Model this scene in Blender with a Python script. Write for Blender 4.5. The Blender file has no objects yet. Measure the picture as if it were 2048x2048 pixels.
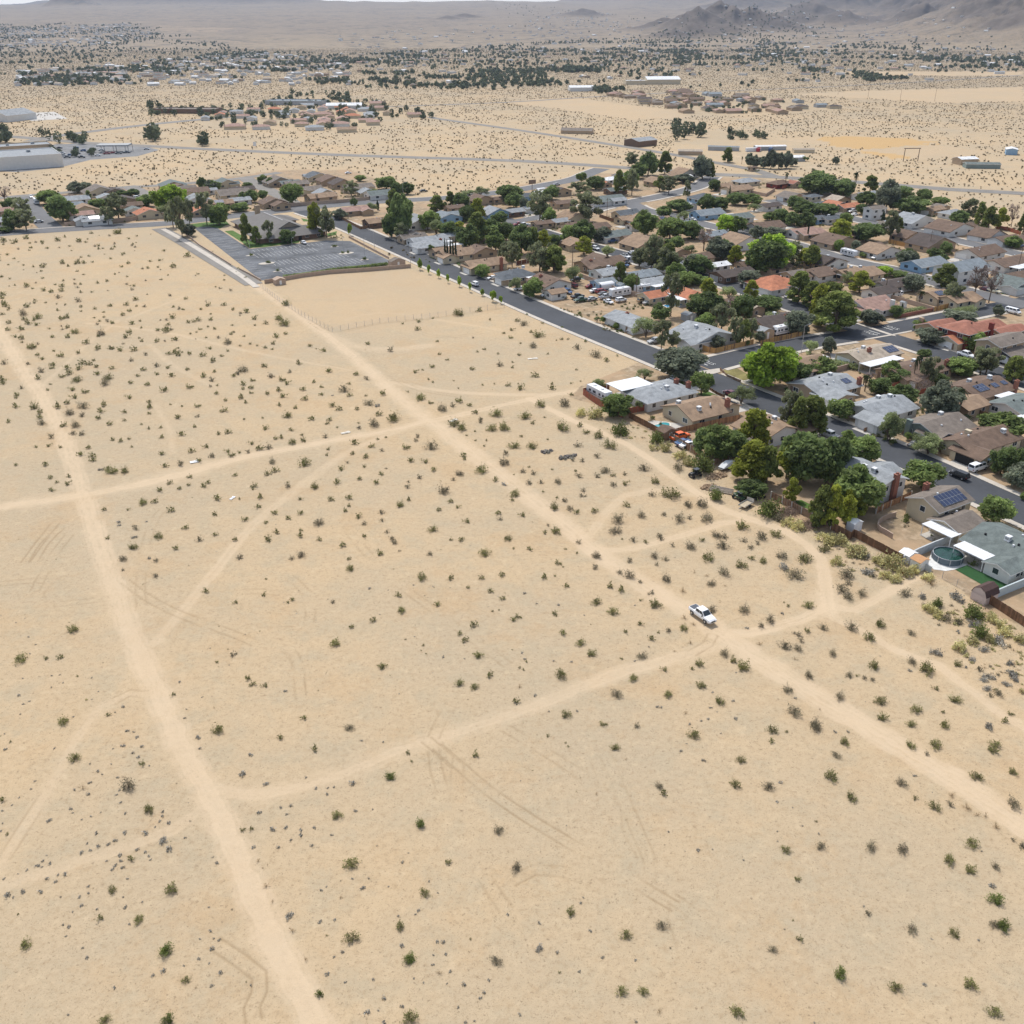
import bpy, math, random
import numpy as np
from mathutils import Vector, Matrix
random.seed(11)
rng = np.random.default_rng(5)
scene = bpy.context.scene
LINK = scene.collection.objects.link

# ------------------------------------------------------------------ camera
CAM_H, PITCH, FOC = 95.0, math.radians(27.15), 1938.0      # FOC in pixels of the 2048 px photo
cam_data = bpy.data.cameras.new("camera")
cam_data.sensor_fit = 'HORIZONTAL'
cam_data.angle = 2 * math.atan(1024 / FOC)
cam_data.clip_start, cam_data.clip_end = 1.0, 80000.0
cam = bpy.data.objects.new("camera", cam_data)
LINK(cam)
cam.location = (0, 0, CAM_H)
cam.rotation_euler = (math.pi / 2 - PITCH, 0, 0)
scene.camera = cam

# ------------------------------------------------------------------ sky, sun, exposure
SUN_EL, SUN_AZ = math.radians(57), math.radians(-22)       # azimuth from +Y towards +X
world = bpy.data.worlds.new("World")
scene.world = world
world.use_nodes = True
wn = world.node_tree
bg = wn.nodes["Background"]
sky = wn.nodes.new("ShaderNodeTexSky")
sky.sky_type = 'NISHITA'
sky.sun_disc = False
sky.sun_elevation = SUN_EL
sky.sun_rotation = SUN_AZ
sky.altitude = 900
sky.dust_density = 2.5
hsv = wn.nodes.new("ShaderNodeHueSaturation")              # thin high cloud: a paler sky
hsv.inputs["Saturation"].default_value = 0.55
wn.links.new(sky.outputs[0], hsv.inputs["Color"])
wn.links.new(hsv.outputs[0], bg.inputs[0])
bg.inputs[1].default_value = 0.120
sun_data = bpy.data.lights.new("sun", 'SUN')
sun_data.energy = 2.1
sun_data.angle = math.radians(6)
sun_data.color = (1.0, 0.955, 0.89)
sun = bpy.data.objects.new("sun", sun_data)
LINK(sun)
sdir = Vector((math.sin(SUN_AZ) * math.cos(SUN_EL), math.cos(SUN_AZ) * math.cos(SUN_EL), math.sin(SUN_EL)))
sun.rotation_euler = (-sdir).to_track_quat('-Z', 'Y').to_euler()
sun.location = (0, 0, 300)
scene.view_settings.view_transform = 'Standard'
scene.view_settings.look = 'None'
scene.view_settings.gamma = 1.0
scene.view_settings.exposure = 0.84
scene.render.engine = 'CYCLES'
scene.cycles.max_bounces = 6
scene.cycles.transparent_max_bounces = 8
scene.cycles.volume_bounces = 0

# ------------------------------------------------------------------ survey: a point of the photo -> a point of the land
CP, SP = math.cos(PITCH), math.sin(PITCH)
def P(px, py, z=0.0):
    x, y = (px - 1024) / FOC, (1024 - py) / FOC
    t = (z - CAM_H) / (-SP + y * CP)
    return Vector((x * t, (CP + y * SP) * t, z))
def mpp(px, py):                                           # metres per photo pixel at a ground point
    p = P(px, py)
    return (p.y * CP + CAM_H * SP) / FOC
def Q(p):                                                  # land -> photo, for the "where" of a label
    zc = p[1] * CP - (p[2] - CAM_H) * SP
    yc = p[1] * SP + (p[2] - CAM_H) * CP
    return 1024 + p[0] / zc * FOC, 1024 - yc / zc * FOC
TILE = {'A': (0, 450, .36232), 'B': (600, 550, .36232), 'C': (0, 950, .36232), 'D': (650, 1050, .36232), 'E': (0, 1500, .36232),
        'F': (650, 1500, .36232), 'G': (1348, 1400, .36232), 'J': (1300, 1180, .23292), 'j': (1648, 1180, .20704), 'h': (1300, 820, .20704),
        'H': (1300, 1000, .20704), 'I': (1648, 1050, .20704), 'K': (1140, 700, .20704), 'L': (1400, 700, .20704), 'M': (1648, 850, .20704),
        'N': (1700, 680, .18012), 'O': (1250, 500, .20704), 'Q': (900, 500, .20704), 'R': (400, 320, .2588), 'V': (0, 320, .2588),
        'W': (1648, 500, .20704), 'X': (1600, 300, .23188), 'Y': (1200, 300, .2588), 'Z': (800, 300, .2588),
        '1': (0, 0, .36232), '2': (680, 0, .36232), '3': (1348, 0, .36232), 'n': (0, 0, 1.0)}
def T(k, x, y):
    o = TILE[k]
    return o[0] + x * o[2], o[1] + y * o[2]
def TP(k, x, y, z=0.0):
    return P(*T(k, x, y), z)
GRID = math.radians(31.2)                                  # the street grid of the tract
GX, GY = Vector((math.cos(GRID), math.sin(GRID), 0)), Vector((-math.sin(GRID), math.cos(GRID), 0))

# ------------------------------------------------------------------ naming
def tag(o, label=None, cat=None, group=None, kind=None):
    for k, v in (('label', label), ('category', cat), ('group', group), ('kind', kind)):
        if v: o[k] = v
    return o
def empty(name, loc, rz=0.0):
    o = bpy.data.objects.new(name, None)
    LINK(o)
    o.location, o.rotation_euler = loc, (0, 0, rz)
    o.empty_display_size = 0.5
    return o
USED = {}
def where(p):                                              # "62% across, 31% down" of the view
    x, y = Q(p)
    return x / 20.48, y / 20.48
def spot(look, p):                                         # a label with its place, never twice the same
    x, y = where(p)
    x, y = min(max(x, 0), 100), min(max(y, 0), 100)
    for f in ('%.0f', '%.1f', '%.2f'):
        s = look + ', ' + f % x + '% across, ' + f % y + '% down'
        if s not in USED: break
    USED[s] = 1
    return s

# ------------------------------------------------------------------ materials
MATS = {}
def mat(name, col, rough=0.85, nscale=1.5, namt=0.25, bump=0.0, spec=0.3, fine=0.0, metal=0.0, rand=0.0, attr=None):
    if name in MATS: return MATS[name]
    m = bpy.data.materials.new(name)
    MATS[name] = m
    m.use_nodes = True
    nt = m.node_tree
    b = nt.nodes["Principled BSDF"]
    b.inputs["Roughness"].default_value = rough
    b.inputs["Specular IOR Level"].default_value = spec
    b.inputs["Metallic"].default_value = metal
    tc = nt.nodes.new("ShaderNodeTexCoord")
    n1 = nt.nodes.new("ShaderNodeTexNoise")
    n1.inputs["Scale"].default_value = nscale
    n1.inputs["Detail"].default_value = 6
    n1.inputs["Roughness"].default_value = 0.65
    nt.links.new(tc.outputs["Object"], n1.inputs["Vector"])
    mr = nt.nodes.new("ShaderNodeMapRange")
    mr.inputs[1].default_value, mr.inputs[2].default_value = 0.3, 0.7
    mr.inputs[3].default_value, mr.inputs[4].default_value = 1 - namt, 1 + namt
    nt.links.new(n1.outputs[0], mr.inputs[0])
    val = mr.outputs[0]
    def mul(a, lo, hi):
        r = nt.nodes.new("ShaderNodeMapRange")
        r.inputs[3].default_value, r.inputs[4].default_value = lo, hi
        nt.links.new(a, r.inputs[0])
        k = nt.nodes.new("ShaderNodeMath"); k.operation = 'MULTIPLY'
        nt.links.new(val, k.inputs[0]); nt.links.new(r.outputs[0], k.inputs[1])
        return k.outputs[0]
    if fine:
        n2 = nt.nodes.new("ShaderNodeTexNoise")
        n2.inputs["Scale"].default_value = nscale * 9
        n2.inputs["Detail"].default_value = 3
        nt.links.new(tc.outputs["Object"], n2.inputs["Vector"])
        val = mul(n2.outputs[0], 1 - fine, 1 + fine)
    if attr:
        at = nt.nodes.new("ShaderNodeAttribute"); at.attribute_name = attr
        val = mul(at.outputs["Fac"], 0.55, 1.5)
    if rand:
        oi = nt.nodes.new("ShaderNodeObjectInfo")
        val = mul(oi.outputs["Random"], 1 - rand, 1 + rand)
    mx = nt.nodes.new("ShaderNodeVectorMath"); mx.operation = 'SCALE'
    mx.inputs[0].default_value = col[:3]
    nt.links.new(val, mx.inputs["Scale"])
    nt.links.new(mx.outputs[0], b.inputs["Base Color"])
    if bump:
        bp = nt.nodes.new("ShaderNodeBump")
        bp.inputs["Strength"].default_value = bump
        bp.inputs["Distance"].default_value = 0.05
        nt.links.new((n2 if fine else n1).outputs[0], bp.inputs["Height"])
        nt.links.new(bp.outputs[0], b.inputs["Normal"])
    return m
ROOFC = {'gr': (.335, .355, .37), 'sg': (.12, .135, .15), 'bl': (.24, .275, .30), 'br': (.185, .125, .09), 'tn': (.34, .235, .155), 'db': (.10, .078, .068),
         'or': (.50, .20, .11), 'pk': (.40, .255, .205), 'rd': (.36, .155, .105), 'wh': (.82, .83, .84), 'be': (.44, .37, .29), 'gn': (.17, .20, .19), 'gb': (.22, .185, .155)}
WALLC = {'w': (.72, .71, .68), 'c': (.62, .53, .38), 't': (.46, .35, .24), 'g': (.42, .43, .43), 'b': (.30, .46, .62), 'k': (.20, .13, .09), 'y': (.62, .47, .20),
         'r': (.22, .05, .04), 'n': (.24, .29, .27), 'd': (.09, .09, .095)}
def roofm(c): return mat('roof_' + c, tuple(v * .78 for v in ROOFC[c]), .9, 0.5, .30, bump=.6, fine=.30)
def wallm(c): return mat('wall_' + c, tuple(v * .85 for v in WALLC[c]), .9, 0.5, .07, fine=.05)
M_TRIM = lambda: mat('trim_white', (.74, .73, .70), .7, 2, .06)
M_DTRIM = lambda: mat('trim_brown', (.20, .14, .10), .8, 2, .1)
M_GLASS = lambda: mat('window_glass', (.035, .045, .055), .12, 1, .3, spec=.6)
M_CONC = lambda: mat('concrete', (.46, .435, .395), .9, 0.25, .12, fine=.10)
M_WOOD = lambda: mat('fence_wood', (.33, .19, .105), .9, 1.3, .30, fine=.2)
M_BLOCK = lambda: mat('block_wall', (.40, .30, .23), .9, 0.8, .12, fine=.12)
M_BRICK = lambda: mat('brick', (.27, .115, .08), .9, 3, .2, fine=.2)
M_WHITE = lambda: mat('white_metal', (.68, .69, .70), .45, 1.5, .05)
M_SOLAR = lambda: mat('solar', (.018, .03, .075), .18, .8, .3, spec=.6)
M_BARK = lambda: mat('bark', (.16, .12, .09), .95, 3, .3)
M_BLACK = lambda: mat('black_rubber', (.018, .018, .02), .8, 2, .2)

# ------------------------------------------------------------------ mesh helper
class MB:
    def __init__(s): s.v, s.f, s.m = [], [], []
    def face(s, pts, m=0):
        i = len(s.v); s.v += [tuple(p) for p in pts]; s.f.append(tuple(range(i, i + len(pts)))); s.m.append(m); return s
    def solid(s, vs, fs, m=0):
        i = len(s.v); s.v += [tuple(p) for p in vs]
        for f in fs: s.f.append(tuple(i + k for k in f)); s.m.append(m)
        return s
    def box(s, x, y, z, sx, sy, sz, m=0, r=0.0, top=None):   # centre of base x,y,z; sizes; top = scale of the top face
        t = (1, 1) if top is None else top
        c, n = math.cos(r), math.sin(r); vs = []
        for dz, kx, ky in ((0, 1, 1), (sz, t[0], t[1])):
            for ax, ay in ((-.5, -.5), (.5, -.5), (.5, .5), (-.5, .5)):
                dx, dy = ax * sx * kx, ay * sy * ky
                vs.append((x + dx * c - dy * n, y + dx * n + dy * c, z + dz))
        return s.solid(vs, ((3, 2, 1, 0), (4, 5, 6, 7), (0, 1, 5, 4), (1, 2, 6, 5), (2, 3, 7, 6), (3, 0, 4, 7)), m)
    def tube(s, pts, rads, n=6, m=0, cap=True):
        rings = []; i0 = len(s.v)
        for k, p in enumerate(pts):
            p = Vector(p); a = Vector(pts[max(0, k - 1)]); b = Vector(pts[min(len(pts) - 1, k + 1)])
            d = (b - a).normalized(); u = d.orthogonal().normalized(); w = d.cross(u)
            for j in range(n):
                t = 2 * math.pi * j / n
                s.v.append(tuple(p + (u * math.cos(t) + w * math.sin(t)) * rads[k]))
        for k in range(len(pts) - 1):
            for j in range(n):
                a = i0 + k * n + j; b = i0 + k * n + (j + 1) % n
                s.f.append((a, b, b + n, a + n)); s.m.append(m)
        if cap:
            s.f.append(tuple(i0 + (len(pts) - 1) * n + j for j in range(n))); s.m.append(m)
            s.f.append(tuple(i0 + n - 1 - j for j in range(n))); s.m.append(m)
        return s
    def mesh(s, name, mats):
        me = bpy.data.meshes.new(name)
        me.from_pydata(s.v, [], s.f)
        for m in (mats if isinstance(mats, (list, tuple)) else [mats]): me.materials.append(m)
        me.polygons.foreach_set('material_index', s.m)
        me.update()
        return me
    def build(s, name, mats, parent=None, loc=(0, 0, 0), rz=0.0, bevel=0.0):
        o = bpy.data.objects.new(name, s.mesh(name, mats))
        LINK(o); o.parent = parent; o.location = loc; o.rotation_euler = (0, 0, rz)
        if bevel:
            b = o.modifiers.new('bevel', 'BEVEL'); b.width = bevel; b.segments = 2; b.limit_method = 'ANGLE'; b.angle_limit = .6
        return o
def rows(s):
    for r in s.replace('\n', ' ').split(';'):
        t = r.split()
        if t: yield t
def inpoly(x, y, poly):
    r = np.zeros(np.shape(x), bool); n = len(poly)
    for i in range(n):
        (x0, y0), (x1, y1) = poly[i][:2], poly[i - 1][:2]
        c = ((y0 > y) != (y1 > y)) & (x < (x1 - x0) * (y - y0) / ((y1 - y0) or 1e-9) + x0)
        r ^= c
    return r
def copy_tree(o, parent=None):
    c = o.copy(); LINK(c); c.parent = parent
    for ch in o.children: copy_tree(ch, c)
    return c
def smooth(o):
    o.data.polygons.foreach_set('use_smooth', [True] * len(o.data.polygons)); return o

# ------------------------------------------------------------------ land: heights
def hash2(ix, iy, seed):
    h = (ix * 374761393 + iy * 668265263 + seed * 974711) & 0x7fffffff
    h = ((h ^ (h >> 13)) * 1274126177) & 0x7fffffff
    return ((h ^ (h >> 16)) & 0xffff) / 65535.0
def vnoise(x, y, seed=0):
    ix, iy = np.floor(x).astype(np.int64), np.floor(y).astype(np.int64)
    fx, fy = x - ix, y - iy
    u, v = fx * fx * (3 - 2 * fx), fy * fy * (3 - 2 * fy)
    a, b = hash2(ix, iy, seed), hash2(ix + 1, iy, seed)
    c, d = hash2(ix, iy + 1, seed), hash2(ix + 1, iy + 1, seed)
    return a + (b - a) * u + (c - a) * v + (a - b - c + d) * u * v
def fbm(x, y, oct=5, seed=0, ridge=False):
    s, a, t = 0.0, 1.0, 0.0
    for k in range(oct):
        n = vnoise(x, y, seed + k)
        if ridge: n = 1 - np.abs(2 * n - 1)
        s = s + a * n; t += a; a *= 0.52; x, y = x * 2.03 + 11.3, y * 2.03 + 5.7
    return s / t
def polar(px, d):                                          # compass point below photo column px, d metres away
    a = math.atan((px - 1024) / FOC * CP)
    return math.sin(a) * d, math.cos(a) * d
PEAKS = [(1395, 4550, 92, 150), (1440, 4800, 104, 150), (1462, 4750, 98, 130), (1505, 4800, 100, 170), (1330, 4700, 44, 140), (1388, 4150, 52, 110), (1348, 4050, 38, 90), (1452, 4350, 40, 100), (1545, 4700, 40, 120),
         (1672, 7200, 150, 240), (1620, 6000, 90, 190), (1600, 5400, 50, 150), (1690, 5300, 64, 130), (1722, 5600, 50, 140), (1775, 5300, 44, 130), (1845, 5100, 84, 170), (1875, 5700, 130, 240), (1820, 6400, 120, 280), (1745, 7400, 140, 330), (1560, 8200, 130, 350), (1480, 7800, 80, 300),
         (2170, 4700, 420, 430), (2095, 4600, 300, 330), (2030, 4350, 90, 210), (2100, 5600, 320, 470), (1960, 4900, 80, 220), (2300, 4300, 300, 500), (2060, 3950, 44, 150), (1985, 4250, 50, 160), (1940, 5300, 100, 260),
         (145, 9000, 150, 130), (95, 13000, 60, 500), (40, 14500, 50, 500), (1560, 9500, 170, 600), (1380, 10500, 160, 600), (1900, 8800, 190, 800), (1250, 11000, 140, 500), (1700, 9000, 150, 600),
         (1170, 6500, 40, 140), (930, 6200, 24, 80), (895, 6000, 20, 60), (250, 9800, 70, 500), (500, 9800, 60, 500), (330, 9600, 60, 400)]
def height(x, y):
    r = np.hypot(x, y)
    z = 204.0 * np.clip((r - 3300) / 6700, 0, 1) ** 1.12
    az = np.arctan2(x, y)
    z = z * (0.90 + 0.16 * vnoise(az * 26 + 3, r * 0 + 2.5, 3) + 0.05 * vnoise(az * 90, r * 0 + .5, 9))
    z = z * (1 - .12 * np.clip((-az - .36) / .06, 0, 1))
    z = z + np.clip((r - 9000) / 6000, 0, 1) * np.clip((az - 0.08) / 0.35, 0, 1) * 420
    rock = np.zeros_like(x)
    far = r > 3200
    if np.any(far):
        xf, yf, rf = x[far], y[far], r[far]
        rid = fbm(xf / 330, yf / 330, 5, 21, True)
        fine = fbm(xf / 90, yf / 90, 4, 41, True)
        zz, rk = np.zeros_like(xf), np.zeros_like(xf)
        for px, d, h, rad in PEAKS:
            cx, cy = polar(px, d)
            q = np.hypot(xf - cx, yf - cy) / rad
            k = np.clip(1 - q / 1.9, 0, 1) ** 1.7
            hh = h * k * (0.25 + 1.05 * rid + 0.6 * (fine - .5))
            zz = np.maximum(zz, hh); rk = np.maximum(rk, np.clip(k * 2.4, 0, 1))
        z[far] += zz; rock[far] = rk
    return z, rock

# ------------------------------------------------------------------ land: what the surface is
def chain(s, z=0.0):                                       # "k x y x y ..." -> points on the land
    out = []
    for t in rows(s):
        k, v = t[0], list(map(float, t[1:]))
        out += [TP(k, v[i], v[i + 1], z) for i in range(0, len(v), 2)]
    return out
TRACKS = [(4.8, .85, "n -30 610 0 664 22 700 54 751 83 791 120 859 145 921 152 950 178 1022 210 1124 235 1196 275 1298 326 1406 362 1493 380 1522 428 1609 489 1746 543 1880 616 2014 660 2100"),
    (9.0, .22, "n 152 950 178 1022 210 1124 235 1196 275 1298 326 1406"),
    (4.6, .9, "n -40 1019 0 1012 145 993 290 965 362 948 471 917 580 896 709 872 799 856 861 840"), (8, .5, "n 60 1003 145 993 290 965 400 935"),
    (4.0, .7, "n 861 840 890 836 999 811 1107 789 1180 776"),
    (5.2, .95, "n 480 545 540 590 600 630 672 684 745 746 817 811 861 840 944 905 1035 974 1125 1046 1180 1093 1314 1187 1393 1227 1430 1257 1510 1315 1580 1357 1649 1400 1783 1483 1928 1570 2048 1646 2140 1705"),
    (2.6, .55, "n 803 858 694 905 630 950 507 1048 435 1135 355 1233 308 1287"),
    (3.4, .62, "n 417 1572 480 1587 536 1587 616 1569 700 1540 795 1499 940 1456 1085 1405 1230 1347 1350 1314 1440 1289"),
    (3.2, .9, "n 1060 797 1143 840 1198 862 1252 887 1300 917 1341 948 1404 992 1445 1019 1507 1039 1569 1060 1611 1087 1642 1116 1648 1145 1652 1182 1656 1211 1611 1234 1548 1253 1497 1267 1430 1262"),
    (5, .6, "n 1404 992 1445 1019 1507 1039"),
    (2.6, .8, "n 1656 1211 1669 1236 1720 1259 1793 1300 1876 1329 1938 1377 2000 1425 2048 1454 2140 1520"),
    (2.6, .8, "n 1656 1211 1710 1220 1762 1193 1814 1162 1850 1145"), (7, .6, "n 1656 1190 1656 1225"),
    (2.6, .55, "n 1170 1085 1209 1028 1245 992 1300 979 1404 992"), (2.6, .7, "n 1190 1100 1240 1100 1300 1088 1383 1064 1445 1046 1507 1039"),
    (2.6, .6, "n 781 764 890 782 1035 789 1143 786 1252 767"), (2.0, .45, "n 174 646 326 664 471 696 560 715 700 740"), (1.6, .35, "n 254 638 362 595"),
    (2.0, .4, "n 83 770 130 730 160 700 235 640"), (2.2, .4, "n 300 690 345 730 420 770"), (2, .35, "n 310 810 340 860 345 905"),
    (2.4, .4, "n -20 1780 0 1772 145 1725 254 1692 344 1659 400 1620"), (2.6, .42, "n 0 1730 7 1717 72 1616 123 1533 145 1486 199 1414 254 1388 310 1388"),
    (6, .5, "n 640 660 700 690 780 700 860 690"), (2, .3, "n 690 640 760 625 880 640 1000 660"), (5, .7, "n 470 545 560 600"),
    (3, .6, "2 -100 180 0 160; 1 40 170 250 240 500 290 690 330"), (3.5, .6, "1 -30 430 90 490 210 495 400 590 560 640"), (3, .5, "1 0 440 60 480"),
    (3, .45, "2 900 170 1500 190"), (3, .5, "3 560 760 1000 825 1280 885 1400 900 1600 900"), (2, .4, "3 -50 830 300 815"), (4, .5, "3 1000 1000 800 925 620 925 300 850")]
RUTS = [(1, "n 522 575 560 604 610 635 665 664 760 646 860 636 940 625 1009 615"), (1, "C 1610 850 1540 848 1485 868 1462 900 1490 930 1560 950 1620 990 1650 1060 1655 1180 1680 1340"), (.8, "C 690 585 820 680 1000 770 1300 880 1480 960 1600 1010"),
    (.9, "F 620 -20 760 100 900 220 1150 390 1500 600 1932 860"), (.7, "F 560 -60 720 80"), (.7, "G -10 1090 200 1250 400 1420 560 1520"), (.6, "G 0 1200 40 1300 60 1400"),
    (.6, "F 600 0 612 100 655 240"), (.5, "F 738 40 728 150 725 280"), (.7, "F 1030 720 1150 660 1300 665 1450 710 1560 780 1630 850"), (.6, "D 1000 1120 1200 1240 1440 1390"),
    (.6, "C 0 600 200 580 330 590 430 612"), (1, "C 300 270 220 370 140 480"), (1, "C 335 290 250 370 185 475"), (.7, "C 380 330 290 450 190 640"), (.6, "C 780 720 775 600 800 400 850 250 900 190"),
    (.8, "E 1180 1060 1330 1160 1430 1240 1430 1330 1390 1420 1400 1490"), (.7, "B 640 310 740 338 860 340 1000 318"), (.5, "C 430 610 300 600 265 650 330 710 430 700 520 690"),
    (.7, "C 1600 560 1690 650 1715 760 1690 860"), (.6, "C 1150 700 1350 640 1550 650"), (.8, "B 370 400 420 480 560 590 700 640 900 670"), (.7, "A 1480 330 1700 480 1850 590"),
    (.6, "F 1500 60 1600 330 1610 460 1690 600"), (.5, "F 1550 30 1800 620"), (.7, "E 680 300 780 250 900 240 1040 270"), (.5, "F 880 700 1000 880"), (.6, "C 640 1240 720 1200 800 1210"),
    (.7, "J 540 380 500 460 360 540"), (.5, "B 0 490 150 500 300 530"), (.6, "E 20 600 120 440 260 230"), (.6, "D 120 20 330 260 620 480 900 690 1010 770"), (.5, "D 600 1170 640 1080 700 980")]
def poly(s): return [(p.x, p.y) for p in chain(s)]
TRACT = poly("n 640 432 800 408 900 400 1010 372 1120 360 1200 345 1270 350 1420 352 1560 360 1670 368 1740 400 1860 440 1960 470 2070 500 2400 560 2600 1500 2200 1330 1975 1232 1835 1130 1640 1075 1500 985 1330 880 1150 790 1165 770 1290 720 1240 695 1000 590 860 520 720 470")
TRACT2 = poly("n -80 400 130 385 330 372 460 352 560 340 700 340 800 372 840 385 700 402 580 420 430 436 180 456 -80 475")
YARD = TRACT
PALE = [poly(s) for s in ("n 560 570 640 550 830 540 1000 612 880 640 680 662 600 625", "2 900 565 1100 545 1330 545 1932 620 1932 650 1600 660 1200 600",
    "3 1000 830 1400 800 1760 835 1500 870 1150 860", "3 560 765 850 755 830 800 720 790", "3 600 520 1100 500 1932 480 1932 560 1500 570 1000 540", "1 880 210 1300 215 1200 225 900 230", "3 900 395 1932 395 1932 420 1000 415")]
OCHRE = [poly("3 830 790 850 760 1000 750 1350 770 1450 785 1400 800 1000 820 900 815"), poly("3 1000 828 1290 858 1280 885 1130 860")]

def seg_dist(x, y, pts):
    best = np.full(x.shape, 1e9)
    for a, b in zip(pts[:-1], pts[1:]):
        dx, dy = b.x - a.x, b.y - a.y
        t = np.clip(((x - a.x) * dx + (y - a.y) * dy) / (dx * dx + dy * dy + 1e-9), 0, 1)
        best = np.minimum(best, np.hypot(x - a.x - t * dx, y - a.y - t * dy))
    return best
def curve(pts, step=3.0):                                  # smooth a chain (Catmull-Rom), pieces of about step metres
    if len(pts) < 3: return [Vector(p) for p in pts]
    out = []
    q = [pts[0] * 2 - pts[1]] + list(pts) + [pts[-1] * 2 - pts[-2]]
    for i in range(1, len(q) - 2):
        n = max(1, int((q[i + 1] - q[i]).length / step))
        for k in range(n):
            t = k / n; a, b, c, d = q[i - 1], q[i], q[i + 1], q[i + 2]
            out.append(.5 * (2 * b + (c - a) * t + (2 * a - 5 * b + 4 * c - d) * t * t + (3 * b - a - 3 * c + d) * t ** 3))
    return out + [Vector(pts[-1])]
TRK = [(w * .76, s, curve(chain(c), 6)) for w, s, c in TRACKS]
def offset(pts, d):
    out = []
    for i, p in enumerate(pts):
        a, b = pts[max(0, i - 1)], pts[min(len(pts) - 1, i + 1)]
        t = (b - a); t.z = 0; t.normalize()
        out.append(Vector((p.x - t.y * d, p.y + t.x * d, p.z)))
    return out
RUT = []
for s, c in RUTS:
    p = curve(chain(c), 2.5)
    RUT += [(s, offset(p, .85)), (s, offset(p, -.85))]

def attributes(x, y):
    n = x.size
    track, rut = np.zeros(n), np.zeros(n)
    jit = (fbm(x / 2.2, y / 2.2, 3, 77) - .5)
    for w, s, pts in TRK:
        xs, ys = [p.x for p in pts], [p.y for p in pts]; m = w * 1.7
        k = np.where((x > min(xs) - m) & (x < max(xs) + m) & (y > min(ys) - m) & (y < max(ys) + m))[0]
        if not k.size: continue
        d = seg_dist(x[k], y[k], pts) + jit[k] * w * .30
        e = np.clip((w * .95 - d) / (w * .80), 0, 1)
        e = e * (.45 + .95 * vnoise(d * 3.1 + w * 7, (x[k] + y[k]) * .02, 3))
        e = np.clip(e * (.55 + .95 * fbm(x[k] / 3.5, y[k] / 3.5, 4, 19)), 0, 1)
        track[k] = np.maximum(track[k], s * e * e * (3 - 2 * e))
        lane = np.exp(-((np.abs(d) - .85) / .35) ** 2) * e   # two wheel lines, rubbed pale
        rut[k] -= lane * s * .35
    brk = np.clip(fbm(x / 6, y / 6, 3, 13) * 3.2 - 1.05, 0, 1)
    for s, pts in RUT:
        xs, ys = [p.x for p in pts], [p.y for p in pts]
        k = np.where((x > min(xs) - 1) & (x < max(xs) + 1) & (y > min(ys) - 1) & (y < max(ys) + 1))[0]
        if not k.size: continue
        d = seg_dist(x[k], y[k], pts)
        rut[k] = np.maximum(rut[k], s * 1.25 * np.exp(-(d / .17) ** 2) * brk[k])
    wob = 5 * (fbm(x / 14, y / 14, 3, 5) - .5)
    yard = (inpoly(x + wob, y + wob, TRACT) | inpoly(x, y, TRACT2)).astype(float)
    pale, ochre = np.zeros(n), np.zeros(n)
    for q in PALE: pale = np.maximum(pale, inpoly(x + 4 * wob, y - 4 * wob, q))
    for q in OCHRE: ochre = np.maximum(ochre, inpoly(x + 6 * wob, y - 6 * wob, q))
    return track, rut, yard, pale, ochre

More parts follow.
